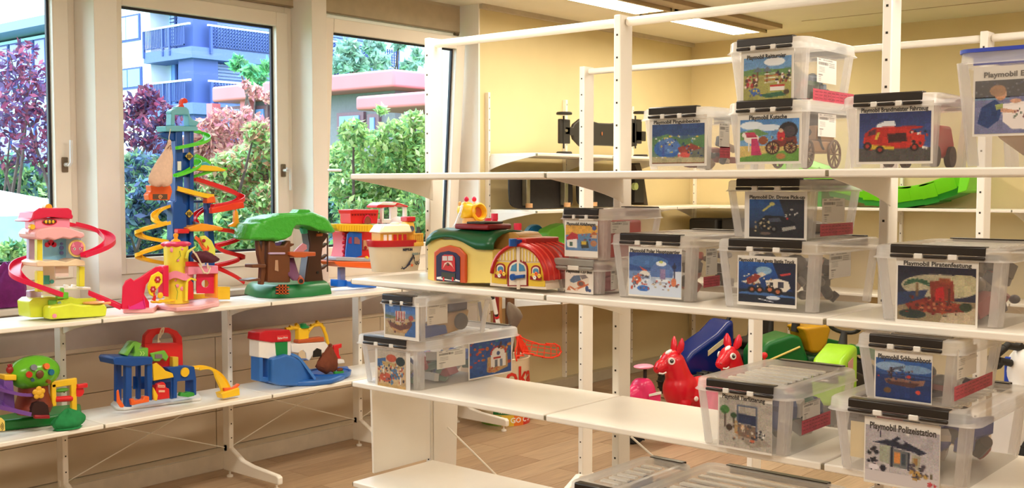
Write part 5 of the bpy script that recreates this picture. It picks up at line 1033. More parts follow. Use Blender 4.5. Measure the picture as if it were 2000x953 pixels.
# beige bag hanging from the tower
yb_ = y-.10; b = B(); rings = []; prof_ = [(278, 4, 331), (284, 5, 330), (296, 10, 328), (312, 17, 323), (330, 22, 317), (345, 26, 314), (356, 26, 313), (362, 20, 313), (364, 8, 313)]
for j, (v, r, uc) in enumerate(prof_):
    cc = q((uc, v), yb_); s_ = j/8
    rings.append([cc+Vector((r*PX(5)*(1+.10*math.sin(6*a+j*.3)*(1.1-s_))*math.cos(a), r*PX(5)*.42*(1+.16*math.sin(7*a+1)*(1.1-s_))*math.sin(a), .004*math.sin(3*a))) for a in [2*math.pi*k/28 for k in range(28)]])
tg = thing('cloth_bag', q((313, 364), yb_), 'beige drawstring cloth bag hanging on the tall blue toy tower', 'cloth bag')
b.loft(rings).build('bag', M_BCL, tg, smooth=60); B().tube([q((331, 282), yb_), q((330, 268), yb_+.01), q((333, 252), y-.05)], .0022, n=6).build('cord', M_CORD, tg); B().tube([q((327, 290), yb_-.02), q((333, 283), yb_-.02), q((334, 292), yb_-.02)], .0025, n=6).build('drawstring', mat('brown_cord', (120, 80, 60), .8), tg)
B().ell(q((331, 277), yb_), (.010, .008, .012), 10, 7).build('gathered_neck', M_BCL, tg)
# ---------------------------------------------------------------- B: flower castle
y = 4.87
t = thing('toy_flower_castle', (q((335, 600), y).x, y, Z1L), 'pink and yellow toy flower castle with round tower, before the tall blue toy tower', 'toy playhouse')
flat([(240, 612), (300, 611), (308, 604), (345, 609), (390, 606), (428, 598), (426, 583), (330, 590), (240, 598)], zs, .022, 'base', M_LP, t, bevel=.005)
cc = q((352, 596), y); tw = .060
B().lathe([(.001, 0), (tw, 0), (tw*.98, .10), (tw, .20), (tw*1.02, .30), (.001, .30)], (cc.x, y+.03, Z1L+.025), n=28).build('tower', mat('warm_yellow_plastic', (240, 222, 64), .35), t)
zt_ = Z1L+.325; b = B(); ring = lambda r, z, k=.06: [Vector((cc.x+r*(1+k*math.cos(9*a))*math.cos(a), y+.03+r*(1+k*math.cos(9*a))*math.sin(a), z)) for a in [2*math.pi*i/54 for i in range(54)]]
b.loft([ring(.060, zt_-.012), ring(.070, zt_-.004), ring(.072, zt_+.004), ring(.058, zt_+.012), ring(.02, zt_+.014)]).build('petal_roof', mat('coral_pink_plastic', (240, 70, 110), .3), t)
B().lathe([(.001, 0), (.026, 0), (.022, .008), (.010, .014), (.009, .022), (.013, .03), (.012, .04), (.001, .045)], (cc.x, y+.03, zt_+.012), n=18).build('roof_finial', mat('orange_yellow_plastic', (252, 176, 40), .3), t)
b = B(); zb_ = Z1L+.165
rg = lambda r, dz: [Vector((cc.x+r*math.cos(a), y+.03+r*math.sin(a), zb_+dz+.008*math.sin(5*a))) for a in [math.pi+math.pi*i/24 for i in range(25)]]
b.loft([rg(.082, -.014), rg(.084, .022), rg(.078, .022), rg(.076, -.014)], cap=False, close=False).build('balcony_rail', M_PK, t, smooth=50)
slab([(368, 520), (426, 519), (427, 534), (390, 535), (368, 537)], y-.06, y+.08, 'balcony', M_PK, t, bevel=.003)
slab([(364, 511), (391, 511), (391, 520), (364, 520)], y-.066, y-.055, 'red_gate', M_RED, t, bevel=.002)
# magenta room with round window
b = B(); o0 = [(384, 536), (426, 534), (424, 578), (384, 572)]; cu, cv_, rr = 401, 554, 7.5
outer = []
for k in range(24):
    a = 2*math.pi*k/24; du, dv = math.cos(a), math.sin(a); s_ = min(abs(20/du) if abs(du) > 1e-6 else 99, abs(19/dv) if abs(dv) > 1e-6 else 99); outer.append(q((404+du*s_, 554+dv*s_), y-.035))
inner = [q((cu+rr*math.cos(2*math.pi*k/24), cv_+rr*math.sin(2*math.pi*k/24)), y-.035) for k in range(24)]; D = Vector((0, .006, 0))
b.loft([outer, inner, [p+D for p in inner], [p+D for p in outer], outer], cap=False).build('magenta_wall', mat('crimson_plastic', (224, 34, 76), .3), t)
slab(rc(421, 530, 426, 582), y-.05, y+.05, 'orange_side_wall', mat('amber_plastic', (250, 160, 40), .3), t)
slab([(366, 548), (372, 546), (378, 552), (379, 584), (367, 586)], y-.05, y-.03, 'arched_door', M_RED, t)
slab([(362, 556), (366, 546), (374, 542), (384, 545), (384, 549), (374, 546), (368, 550), (367, 588), (362, 588)], y-.054, y-.028, 'door_arch', mat('warm_yellow_plastic', (240, 222, 64), .35), t, bevel=.002)
slab([(319, 520), (330, 518), (330, 580), (319, 578)], y-.02, y+.03, 'crimson_pillar', M_HP, t)
# ramp: scalloped side and tread
slab([(238, 604), (240, 560), (246, 548), (256, 543), (262, 548), (276, 540), (290, 530), (305, 521), (316, 520), (320, 528), (300, 540), (286, 556), (282, 575), (292, 590), (292, 604)], y-.03, y-.022, 'ramp_side', M_HP, t)
slide([(310, 530, y+.02), (285, 545, y+.04), (265, 570, y+.02), (268, 604, y-.05)], .040, 'ramp', M_MAG, t, h=.012)
for (u, v) in ((275, 557), (268, 563), (262, 571), (268, 580), (276, 568), (267, 590)): B().ell(q((u, v), y-.02), (.006, .003, .003), 8, 5).build('ramp_dot', M_PK, t)
slab([(288, 560), (296, 538), (310, 530), (318, 536), (318, 552), (306, 566), (300, 580), (292, 575)], y-.06, y-.052, 'petal_flag', mat('sun_yellow_plastic', (246, 222, 40), .3), t)
for (u, v, r_) in ((308, 546, .016), (299, 565, .015)):
    b = B()
    for k in range(6): a = k*math.pi/3; p = q((u, v), y-.062); b.ell(p+Vector((r_*.7*math.cos(a), 0, r_*.7*math.sin(a))), (r_*.45, .003, r_*.45), 8, 5)
    b.build('flower_print', mat('deep_red_print', (190, 30, 40), .4), t); B().ell(q((u, v), y-.066), (r_*.4, .003, r_*.4), 8, 5).build('flower_centre', M_PK, t)
slab([(297, 586), (301, 578), (299, 572), (303, 572), (303, 580), (306, 575), (304, 588)], y-.062, y-.055, 'red_stem', M_RED, t, bevel=.001)
b = B(); pc = q((318, 588), y-.05)
for k in range(8): a = k*math.pi/4; b.ell(pc+Vector((.045*math.cos(a), .03*math.sin(a), 0)), (.022, .018, .007), 10, 6)
b.ell(pc, (.04, .028, .008)).build('yellow_petals', M_YEL, t)
B().ell(q((313, 577), y-.03), (.016, .006, .016)).build('yellow_seat_back', M_YEL, t)
for (u, v, r_) in ((331, 488, .013), (342, 508, .008), (351, 486, .007), (340, 558, .010), (350, 563, .012), (337, 547, .007)):
    a_ = (u-352)*PX(5)/tw; a_ = max(-.9, min(.9, a_)); p = Vector((cc.x+tw*1.0*math.sin(a_), y+.03-tw*1.0*math.cos(a_), q((u, v), y).z)); B().ell(p, (r_, .004, r_), 10, 6).build('swirl_print', M_PK, t)
for pts in ([(351, 490), (353, 500), (345, 508)], [(345, 585), (347, 570), (342, 556)]): B().tube([q((u, v), y-.036) for u, v in pts], .0018, n=5).build('vine_print', mid_ if False else mat('vine_green', (140, 170, 60), .5), t)
slab([(392, 462), (402, 460), (414, 470), (421, 485), (421, 500), (412, 500), (402, 484), (394, 470)], y-.01, y+.005, 'lime_wing', mat('lime_yellow_plastic', (232, 232, 90), .35), t)
slide([(380, 466, y+.03), (392, 476, y+.01), (402, 490, y-.02)], .02, 'orange_slide', mat('coral_orange_plastic', (244, 110, 60), .3), t)
slab([(362, 505), (366, 490), (378, 483), (385, 480), (380, 486), (370, 494), (368, 507)], y-.05, y-.04, 'leaf_horn', mat('lime_yellow_plastic', (232, 232, 90), .35), t)
B().ell(q((398, 470), y-.014), (.012, .004, .009), 10, 6).build('red_flower_print', mat('deep_red_print', (190, 30, 40), .4), t)
tg = thing('cloth_pouch', q((400, 517), y-.08), 'dark maroon cloth pouch with cream cord draped over the flower castle balcony', 'cloth bag')
b = B(); rings = []
for j in range(9):
    s_ = j/8; uu = 377+50*s_; vv = 499+8*s_; c_ = q((uu, vv), y-.075); r_ = .004+.024*math.sin(math.pi*min(1, s_*.85+.12))
    rings.append([c_+Vector((.3*r_*math.cos(a), r_*1.3*math.sin(a)*(1+.15*math.sin(5*a+j)), r_*math.cos(a)*(1+.2*math.sin(4*a+j)))) for a in [2*math.pi*k/20 for k in range(20)]])
b.loft(rings).build('pouch', M_MCL, tg, smooth=60); B().tube(smoothp([q((u, v), y-.105) for u, v in ((377, 492), (384, 500), (393, 516), (398, 532), (405, 534), (410, 524), (405, 514))], 4), .0045, n=6).build('cord', M_CORD, tg)
# ---------------------------------------------------------------- D: tree house
y = 4.86
t = thing('toy_tree_house', (q((565, 575), y).x, y, Z1L), 'green and brown toy tree house between the middle and right windows', 'toy playhouse')
b = B(); P0 = [pZ(u, v, zs) for u, v in ((477, 575), (500, 581), (530, 583), (570, 582), (610, 579), (648, 574), (641, 566), (600, 567), (520, 570), (486, 572))]; c0_ = sum(P0, Vector())/len(P0); b.loft([P0]+[[Vector((c0_.x+(p.x-c0_.x)*k, c0_.y+(p.y-c0_.y)*k, zs+h_+(.006 if i % 2 else 0))) for i, p in enumerate(P0)] for k, h_ in ((.98, .03), (.93, .055), (.86, .068))]); b.build('base', M_DGRN, t, bevel=.004)
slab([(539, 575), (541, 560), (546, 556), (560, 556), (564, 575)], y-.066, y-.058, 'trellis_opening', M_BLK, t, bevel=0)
for k in range(3): slab(rc(545+k*6, 556, 547.5+k*6, 575), y-.07, y-.064, 'trellis_bar', M_TERR, t, bevel=0); slab(rc(540, 560+k*6, 565, 562+k*6), y-.07, y-.064, 'trellis_bar', M_TERR, t, bevel=0)
for pts in ([(524, 552), (525, 470), (530, 468), (536, 470), (540, 480), (556, 480), (562, 470), (569, 470), (567, 500), (568, 552)], ): slab(pts, y-.02, y+.06, 'trunk', M_BRN, t, bevel=.008)
slab([(509, 556), (511, 520), (506, 498), (503, 470), (507, 470), (511, 490), (513, 470), (518, 470), (517, 505), (520, 530), (516, 556)], y+.0, y+.03, 'forked_trunk', M_BRN, t)
slab([(521, 548), (521, 470), (526, 470), (527, 548)], y+.05, y+.07, 'thin_trunk', M_DKBR, t)
slab([(595, 560), (600, 520), (606, 480), (600, 440), (630, 450), (644, 458), (632, 475), (628, 510), (632, 545), (636, 560)], y+.06, y+.13, 'trunk', M_DKBR, t, bevel=.008)
slab([(601, 438), (612, 444), (618, 458), (615, 480), (612, 500), (601, 500)], y+.13, y+.15, 'bark_shell', M_DKBR, t)
for v in (478, 500, 520): slab([(628, v+3), (634, v), (640, v-4), (641, v-2), (634, v+5), (629, v+7)], y+.06, y+.09, 'branch', M_DKBR, t, bevel=.002)
slab(rc(639.5, 460, 641, 531), y+.06, y+.066, 'hanging_rope', M_DKBR, t, bevel=0)
slab([(568, 475), (575, 476), (574, 479), (568, 482)], y-.02, y+.02, 'branch', M_BRN, t, bevel=.002)
cv_pts = [(490, 468), (494, 445), (500, 436), (512, 436), (516, 428), (530, 424), (545, 420), (575, 418), (590, 417), (615, 414), (640, 424), (648, 432), (660, 452), (654, 456), (640, 452), (625, 450), (608, 442), (594, 440), (580, 440), (575, 446), (570, 462), (560, 468), (545, 472), (530, 469), (505, 470)]
P_ = [q(p, y-.05) for p in cv_pts]; b = B(); cxy = sum(P_, Vector())/len(P_); rings = []
for dy, s_ in ((0, .90), (.015, .985), (.05, 1.03), (.12, 1.03), (.17, .97), (.20, .85)):
    rings.append([Vector((cxy.x+(p.x-cxy.x)*s_, p.y+dy, (cxy.z+.01)+(p.z-cxy.z-.01)*s_)) for p in P_])
o = b.loft(rings).build('leaf_canopy', M_LGRN, t, bevel=.008, seg=3)
slab([(544, 420), (546, 417), (580, 416), (586, 409), (605, 409), (608, 416), (606, 419)], y-.02, y+.05, 'canopy_top', M_LGRN, t)
slab([(590, 446), (600, 442), (602, 456), (594, 457)], y+.06, y+.09, 'back_leaf', mat('teal_green_plastic', (70, 190, 150), .4), t)
slab([(566, 492), (617, 492), (617, 500), (600, 501), (597, 503), (578, 503), (566, 498)], y-.04, y+.05, 'orange_shelf', M_TERR, t)
slab([(573, 493), (586, 480), (592, 475), (599, 478), (600, 486), (590, 493)], y+.02, y+.03, 'pink_screen', mat('dull_pink_plastic', (214, 140, 150), .4), t, bevel=.001)
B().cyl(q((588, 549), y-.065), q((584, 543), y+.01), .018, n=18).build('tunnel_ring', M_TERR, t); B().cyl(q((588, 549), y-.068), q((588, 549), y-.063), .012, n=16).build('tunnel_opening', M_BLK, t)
B().loft([[q((565+9*math.cos(a), 503), y+.04+.02*math.sin(a)) for a in [k*math.pi/6 for k in range(12)]], [q((568+14*math.cos(a), 530), y+.01+.03*math.sin(a)) for a in [k*math.pi/6 for k in range(12)]], [q((580+9*math.cos(a), 548), y-.03+.02*math.sin(a)) for a in [k*math.pi/6 for k in range(12)]]]).build('purple_net', mat('purple_brown_net', (108, 60, 96), .7), t)
slab([(530, 476), (556, 472), (560, 488), (556, 496), (530, 497)], y+.02, y+.05, 'purple_tent', mat('violet_toy', (150, 110, 180), .5), t)
slab(rc(527, 493, 558, 497), y-.03, y+.05, 'inner_shelf', M_LAV, t)
slab([(538, 508), (543, 508), (544, 530), (537, 528)], y-.023, y-.02, 'carved_mark', mat('faded_print', (190, 150, 120), .6), t, bevel=0)
slab(rc(493, 516, 520, 523), y-.02, y+.05, 'side_shelf', M_BRN, t); slab([(483, 547), (508, 543), (510, 549), (484, 550)], y-.03, y+.05, 'stump_top', M_BRN, t)
slab([(619, 456), (631, 455), (631, 461), (619, 462)], y+.05, y+.062, 'bird_box', M_TERR, t)
for u in (622, 627): B().ell(q((u, 452), y+.055), (.004, .003, .006), 8, 5).build('owl_eye', M_WHT, t)
cylp(621, 532, y+.055, .008, y+.07, 'knot_hole', M_BLK, t, n=12)
# ---------------------------------------------------------------- E: fire station
y = 4.98
t = thing('toy_fire_station', (q((705, 560), y).x, y, Z1L), 'red toy fire station with a blue door and yellow awning, behind the toy ship', 'toy playhouse')
slab([(685, 413), (690, 409), (737, 409), (740, 411), (737, 437), (686, 437)], y, y+.10, 'upper_storey', M_RED, t)
slab([(685, 410), (740, 409), (739, 417), (687, 418)], y-.008, y+.11, 'cornice', M_RED, t)
for k in range(9): slab(rc(688+k*5.5, 418, 690.5+k*5.5, 421), y-.004, y, 'dentil', M_DRED, t, bevel=0)
slab([(712, 437), (713, 426), (718, 422), (723, 425), (725, 437)], y-.006, y, 'arched_window', mat('brown_window', (150, 80, 60), .4), t, bevel=.001)
B().tube([q((710+8*(1-math.cos(a)), 436-15*math.sin(a)), y-.006) for a in [math.pi*k/10 for k in range(11)]], .005, n=6).build('window_arch', M_HP, t)
slab([(655, 437), (726, 438), (731, 441), (728, 453), (664, 452), (657, 446)], y-.05, y+.06, 'yellow_awning', M_YEL, t)
for k in range(12): slab(rc(662+k*5, 441, 663.2+k*5, 451), y-.052, y-.049, 'awning_rib', mat('amber_yellow', (236, 176, 30), .35), t, bevel=0)
slab([(672, 452), (731, 452), (745, 440), (790, 440), (790, 470), (740, 503), (669, 503), (674, 480)], y+.01, y+.12, 'lower_storey', M_RED, t)
for k in range(6): B().ell(q((671+(k % 2)*1.5, 457+k*8.4), y+.004), (.013, .009, .011), 8, 6).build('quoin', mat('rose_red_plastic', (232, 50, 70), .3), t)
slab([(679, 457), (684, 452), (690, 452), (690, 505), (675, 501)], y-.035, y-.028, 'door_leaf', M_RBLUE if False else mat('door_blue_plastic', (24, 92, 190), .3), t, bevel=.001)
slab([(690, 452), (707, 455), (707, 499), (688, 505)], y-.025, y-.015, 'door_leaf', mat('door_blue_plastic', (24, 92, 190), .3), t, bevel=.001)
slab([(681, 475), (681, 468), (684, 463), (687, 463), (687, 476)], y-.038, y-.034, 'door_window', mat('dark_magenta', (150, 40, 90), .4), t, bevel=0)
slab([(692, 476), (692, 463), (698, 463), (703, 469), (703, 477)], y-.028, y-.024, 'door_window', mat('mauve_grey', (150, 100, 110), .4), t, bevel=0)
slab(rc(710, 469, 719, 487), y+.0, y+.008, 'sticker', mat('beige_print', (206, 150, 110), .5), t, bevel=0)
cylp(714, 484, y-.002, .012, y+.002, 'red_badge', M_DRED, t, n=14); cylp(741, 450, y+.01, .01, y+.02, 'bell', M_RED, t)
slab([(657, 503), (680, 502), (731, 505), (731, 511), (657, 509)], y-.06, y+.10, 'grey_ramp', M_GRY, t); B().ell(q((716, 504), y-.05), (.013, .012, .013)).build('yellow_ball', M_YEL, t)
slab([(653, 510), (725, 511), (731, 513), (729, 525), (664, 521), (655, 515)], y-.06, y+.08, 'orange_boat_deck', M_OR, t, bevel=.006)
slab(rc(665, 522, 675, 550), y+.0, y+.03, 'grey_leg', mat('blue_grey_plastic', (130, 130, 170), .35), t)
slab([(660, 546), (678, 547), (679, 560), (660, 560)], y-.03, y+.04, 'blue_foot', M_RBLUE, t, zmin=zs)
slab([(678, 549), (705, 552), (736, 556), (736, 566), (690, 562), (678, 558)], y-.05, y-.0, 'blue_rail', M_RBLUE, t, zmin=zs)
slab([(690, 444), (770, 442), (800, 444), (800, 452), (700, 452)], y+.02, y+.06, 'red_gantry', M_RED, t)
# helicopter cabin above: white posts with red roof
slab([(737, 402), (745, 396), (760, 397), (770, 394), (780, 396), (798, 402), (797, 405), (780, 399), (770, 404), (737, 406)], y+.0, y+.10, 'cabin_roof', M_RED, t); slab([(740, 400), (748, 395), (776, 396), (772, 401)], y-.004, y+.09, 'cabin_roof_top', M_WHT, t)
for (u0, u1) in ((746, 750), (764, 776), (790, 795)): slab(rc(u0, 404, u1, 435), y+.01, y+.03, 'cabin_post', M_WHT, t, bevel=.002)
slab(rc(746, 428, 795, 436), y+.01, y+.09, 'cabin_base', M_WHT, t); B().ell(q((775, 438), y+.02), (.075, .04, .05)).build('white_dome', mat('white_shell', (236, 228, 236), .35), t)
B().ell(q((785, 440), y-.04), (.010, .008, .014)).build('yellow_lever', M_YEL, t); B().ell(q((747, 441), y-.02), (.013, .012, .015)).build('red_knob', M_HP, t)
slab([(812, 467), (826, 466), (828, 475), (812, 476)], y+.05, y+.09, 'orange_arm', M_OR, t)
# giraffe head toy on the far part of the window shelf
y = 4.97; gx = q((920, 420), y)
t = thing('toy_giraffe', (gx.x, y, Z1L), 'yellow open-mouthed giraffe head toy with red horns, behind the toy train shed', 'toy animal')
B().cyl((gx.x+.01, y, Z1L), q((916, 425), y), .07, .045, n=20).build('neck', mat('pale_orange_plastic', (240, 176, 100), .35), t)
R = Matrix.Rotation(.35, 3, 'Y')
B().ell(q((912, 412), y+.02), (.075, .06, .062), rot=R).build('head', M_YEL, t)
pc = q((930, 415), y-.02); d_ = (EYE-pc).normalized()*.6+Vector((.3, -.5, .1)); d_.normalize()
B().lathe([(.045, -.03), (.062, 0), (.064, .018), (.052, .028), (.040, .018), (.034, -.01), (.001, -.02)], pc+d_*.02, axis=d_, n=24).build('open_mouth', mat('amber_yellow_toy', (250, 184, 30), .3), t)
B().lathe([(.001, -.008), (.038, -.008), (.038, -.004), (.001, -.004)], pc+d_*.02, axis=d_, n=20).build('mouth_inside', mat('dark_orange', (206, 90, 20), .4), t)
for u in (911, 926): B().ell(q((u, 389), y), (.016, .016, .018)).build('red_horn', M_HP, t); B().cyl(q((u, 393), y), q((u, 400), y), .006).build('horn_stem', M_CR, t)
B().ell(q((898, 398), y), (.014, .008, .016)).build('ear', mat('pale_orange_plastic', (240, 176, 100), .35), t)
B().tube(smoothp([q((900, 402), y-.04), q((898, 420), y-.05), q((890, 438), y-.03), q((884, 447), y)], 4), .008, n=6).build('white_strap', M_WHT, t)
# ================================================================= LOWER WINDOW SHELF
zl = Z2L+.001
y = 4.88
t = thing('toy_tree_hut', (q((70, 830), y).x, y, Z2L), 'toy tree hut with round green top and coloured buttons, left on the lower window shelf', 'toy playhouse')
flat([(-40, 846), (20, 841), (100, 832), (160, 822), (158, 807), (100, 813), (-40, 838)], zl, .05, 'base', mat('green_toy_base', (30, 130, 50), .35), t, bevel=.012, seg=3)
cc = q((70, 728), y); B().ell((cc.x, y+.02, cc.z), (.118, .085, .078), 28, 16).build('round_green_top', mat('shiny_green', (106, 190, 40), .22), t)
for (u, v, c_, r_) in ((58, 731, (206, 50, 30), .014), (66, 719, (120, 120, 130), .014), (88, 717, (236, 110, 40), .014), (96, 727, (24, 110, 150), .014), (64, 740, (60, 90, 110), .008), (92, 743, (150, 80, 40), .009)):
    p = q((u, v), y-.055); dd = Vector(((p.x-cc.x)*.9, -.07, (p.z-cc.z)*1.1)).normalized(); B().cyl((p.x, y-.045, p.z), Vector((p.x, y-.045, p.z))+dd*.014-Vector((0, .012, 0)), r_, n=16).build('button', Mp('button_%d_%d_%d' % c_, c_), t)
B().ell(q((78, 731), y-.068), (.019, .008, .019), 16, 10).build('brown_knob', M_BRN, t)
B().lathe([(.072, 0), (.085, .03), (.066, .09), (.062, .16)], (cc.x, y+.03, q((70, 808), y).z), n=20).build('trunk', mat('reddish_brown_plastic', (130, 50, 30), .4), t)
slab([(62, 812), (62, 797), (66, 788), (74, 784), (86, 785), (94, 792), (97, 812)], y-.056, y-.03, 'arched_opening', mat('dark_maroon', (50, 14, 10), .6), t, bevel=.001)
slab(rc(68, 811, 98, 818), y-.07, y-.05, 'red_step', M_DRED, t)
b = B(); pc = q((76, 767), y-.06)
for k in range(5): a = math.pi/2+k*2*math.pi/5; b.ell(pc+Vector((.017*math.cos(a), 0, .017*math.sin(a))), (.014, .006, .014), 10, 6)
b.ell(pc, (.018, .008, .016)).build('sun_ornament', mat('sun_orange', (240, 184, 50), .35), t)
slide([(-10, 745, y+.04), (5, 762, y-.04), (40, 773, y-.06), (58, 774, y-.03)], .02, 'purple_ramp', M_PUR, t, h=.014)
slide([(-12, 790, y+.02), (0, 796, y-.05), (30, 806, y-.07), (55, 812, y-.07)], .026, 'purple_ramp', M_PUR, t, h=.018)
slab([(8, 742), (26, 742), (28, 768), (30, 800), (8, 800)], y-.03, y+.02, 'purple_tower', M_PUR, t); slab(rc(9, 732, 33, 743), y-.035, y+.02, 'yellow_cap', M_YEL, t)
B().ell(q((19, 722), y), (.016, .014, .018)).build('red_squirrel', M_DRED, t); B().ell(q((17, 714), y), (.006, .006, .008)).ell(q((22, 714), y), (.006, .006, .008)).build('squirrel_ear', M_DRED, t)
b = B().box(q((101, 750), y-.02), q((107, 792), y+.0)); b.build('swing_post', M_YEL, t, bevel=.004); B().box(q((139, 742), y-.02), q((147, 800), y+.0)).build('swing_post', M_YEL, t, bevel=.004); B().box(q((101, 745), y-.02), q((147, 750), y+.0)).build('swing_bar', M_YEL, t, bevel=.004)
B().ell(q((121, 762), y-.01), (.033, .02, .010)).build('green_leaf_seat', mat('leaf_seat', (80, 150, 40), .4), t); B().cyl(q((107, 780), y-.01), q((140, 778), y-.01), .014).build('red_roller', M_RED, t)
cylp(155, 765, y-.02, .024, y+.02, 'red_wheel', M_RED, t); B().box(q((152, 751), y-.03), q((168, 756), y-.01)).build('red_handle', M_RED, t, bevel=.004)
slab([(-6, 842), (-6, 822), (2, 815), (10, 822), (11, 842)], y-.07, y-.06, 'yellow_speaker', M_YCR, t)
for k in range(3): B().tube([q((0+(2+2.5*k)*math.cos(a), 833-(3+3.2*k)*math.sin(a)), y-.071) for a in [-1+2*j/8 for j in range(9)]], .0012, n=5).build('sound_wave_print', M_BLK, t)
cloth('green cloth bag slumped beside the toy tree hut on the lower window shelf', 'cloth_bag', (q((132, 832), 4.80).x, 4.79, Z2L+.002), .082, .045, .085, M_GCL, 8, neck=.2, lean=(.01, .02), folds=5, amp=.16)
# garage
y = 4.92
t = thing('toy_garage', (q((300, 790), y).x, y, Z2L), 'blue toy garage with red handle and yellow slide on the lower window shelf', 'toy garage')
flat([(216, 793), (226, 801), (242, 802), (393, 782), (388, 770), (300, 774), (225, 784)], zl, .014, 'base_plate', M_WHT, t)
def gpost(u0, u1, v0, v1, ya, yb_, nm='blue_post'): slab(rc(u0, v0, u1, v1), ya, yb_, nm, M_NAVY, t, zmin=zl)
gpost(246, 258, 705, 795, y-.06, y-.03); gpost(288, 298, 700, 782, y-.06, y-.03); gpost(228, 238, 705, 785, y+.03, y+.06); gpost(270, 276, 700, 780, y+.03, y+.06)
slab([(221, 702), (225, 697), (298, 697), (299, 706), (296, 712), (258, 716), (224, 712)], y-.07, y+.07, 'upper_deck', M_NAVY, t)
gpost(232, 246, 735, 760, y+.03, y+.04, 'back_panel'); gpost(260, 290, 735, 760, y+.05, y+.055, 'back_panel')
slab([(298, 712), (306, 708), (316, 716), (324, 724), (338, 729), (340, 737), (300, 744)], y-.05, y-.04, 'yellow_panel', M_YEL, t)
slab([(300, 744), (342, 735), (342, 778), (335, 780), (334, 745), (300, 752)], y-.03, y+.05, 'blue_frame', M_NAVY, t)
slab([(325, 718), (358, 714), (380, 716), (384, 740), (384, 772), (378, 772), (378, 742), (347, 745), (346, 778), (339, 778), (339, 732)], y-.04, y+.04, 'blue_frame', M_NAVY, t)
cylp(362, 727, y-.048, .024, y-.04, 'yellow_dial', M_YEL, t, n=20); slab(rc(338, 697, 349, 722), y-.035, y-.0, 'yellow_screw', mat('screw_yellow', (220, 190, 60), .35), t)
b = B(); cu, cw = 320, 660
outer = [(282, 672), (284, 655), (294, 644), (310, 641), (330, 640), (346, 646), (356, 658), (357, 674)]; inner = [(298, 671), (299, 662), (305, 654), (316, 650), (330, 650), (338, 654), (343, 662), (344, 671)]
b.prism([q(p, y+.0) for p in outer+inner[::-1]], (0, .03, 0)); b.build('carrying_handle', M_RED, t, bevel=.004)
slab([(282, 671), (357, 669), (358, 716), (310, 724), (295, 712), (284, 690)], y+.0, y+.03, 'red_back_panel', M_RED, t)
slab([(242, 693), (260, 668), (266, 666), (277, 671), (272, 682), (290, 679), (290, 700), (258, 701), (264, 690), (262, 676), (250, 696)], y-.03, y+.03, 'green_ramp', M_LG2, t)
slab([(294, 690), (322, 684), (326, 690), (330, 697), (325, 706), (318, 700), (312, 706), (300, 706)], y-.03, y-.015, 'green_crane', M_LG2, t); slab(rc(303, 692, 317, 700), y-.033, y-.03, 'car_picture', mat('car_print', (130, 110, 120), .5), t, bevel=0)
for du in (0, 5): slab([(273+du, 686), (276+du, 690), (273+du, 695), (275+du, 695), (278+du, 690), (275+du, 686)], y-.033, y-.03, 'arrow_print', mat('pale_lime_print', (190, 230, 120), .5), t, bevel=0)
slab([(302, 782), (304, 764), (308, 750), (320, 746), (324, 750), (325, 757), (331, 759), (332, 778), (318, 780)], y-.055, y-.01, 'red_fuel_pump', M_RED, t)
for (u0, v0, u1, v1) in ((309, 752, 322, 757), (310, 762, 322, 766)): slab(rc(u0, v0, u1, v1), y-.058, y-.055, 'pump_display', mat('peach_display', (240, 190, 160), .4), t, bevel=0)
for k in range(4): slab(rc(310.5+k*2.8, 753.5, 312+k*2.8, 755.8), y-.0585, y-.0578, 'digit_print', M_RED, t, bevel=0)
slab([(229, 764), (232, 761), (235, 780), (243, 792), (241, 796), (236, 796), (229, 785)], y-.08, y-.07, 'orange_barrier', M_OR, t, bevel=.002); slab([(256, 780), (262, 778), (264, 783), (280, 780), (282, 774), (292, 774), (292, 785), (276, 788), (258, 792)], y-.08, y-.05, 'orange_car', M_OR, t)
slab([(300, 756), (305, 765), (309, 772), (307, 783), (302, 782), (300, 770)], y-.075, y-.06, 'yellow_hose', M_YEL, t, bevel=.003)
slab([(352, 774), (355, 766), (362, 768), (370, 765), (380, 767), (381, 773), (368, 776)], y-.05, y-.02, 'green_car', mat('toy_green', (60, 160, 60), .35), t)
slide([(382, 722, y+.0), (400, 720, y+.0), (418, 728, y-.01), (434, 750, y-.05), (444, 772, y-.08)], .036, 'yellow_slide', M_YEL, t, h=.014)
slab([(432, 768), (468, 757), (469, 772), (436, 779)], y-.115, y-.06, 'slide_end', M_YEL, t, zmin=zl); slab([(438, 758), (456, 757), (466, 749), (470, 751), (462, 760), (456, 766), (440, 766)], y-.10, y-.08, 'orange_flipper', M_OR, t)
B().tube(smoothp([q((u, v), y-.02) for u, v in ((312, 668), (310, 655), (315, 644), (320, 640), (318, 650), (312, 660))], 4), .004, n=6).build('white_ribbon', M_CORD, t)
# pond slide toy
y = 4.90
t = thing('toy_pool_house', (q((600, 748), y).x, y, Z2L), 'blue toy water slide with red roof box on the lower window shelf', 'toy playhouse')
flat([(505, 745), (530, 751), (570, 755), (615, 754), (650, 750), (672, 742), (684, 733), (680, 724), (600, 730), (530, 739)], zl, .03, 'blue_base', mat('mid_blue_plastic', (52, 112, 190), .3), t, bevel=.01, seg=3)
B().lathe([(.11, 0), (.125, .01), (.13, .035), (.120, .035), (.115, .015), (.001, .012)], (q((645, 738), y+.02).x, y+.03, Z2L+.004), n=32).build('pool_rim', mat('mid_blue_plastic', (52, 112, 190), .3), t)
slab([(507, 745), (507, 698), (514, 698), (514, 738), (524, 738), (524, 700), (530, 700), (530, 745)], y-.03, y+.05, 'tower_legs', mat('mid_blue_plastic', (52, 112, 190), .3), t, zmin=zl)
slab([(506, 665), (568, 665), (569, 696), (560, 698), (540, 698), (532, 702), (506, 698)], y-.03, y+.06, 'white_tower', M_WHT, t)
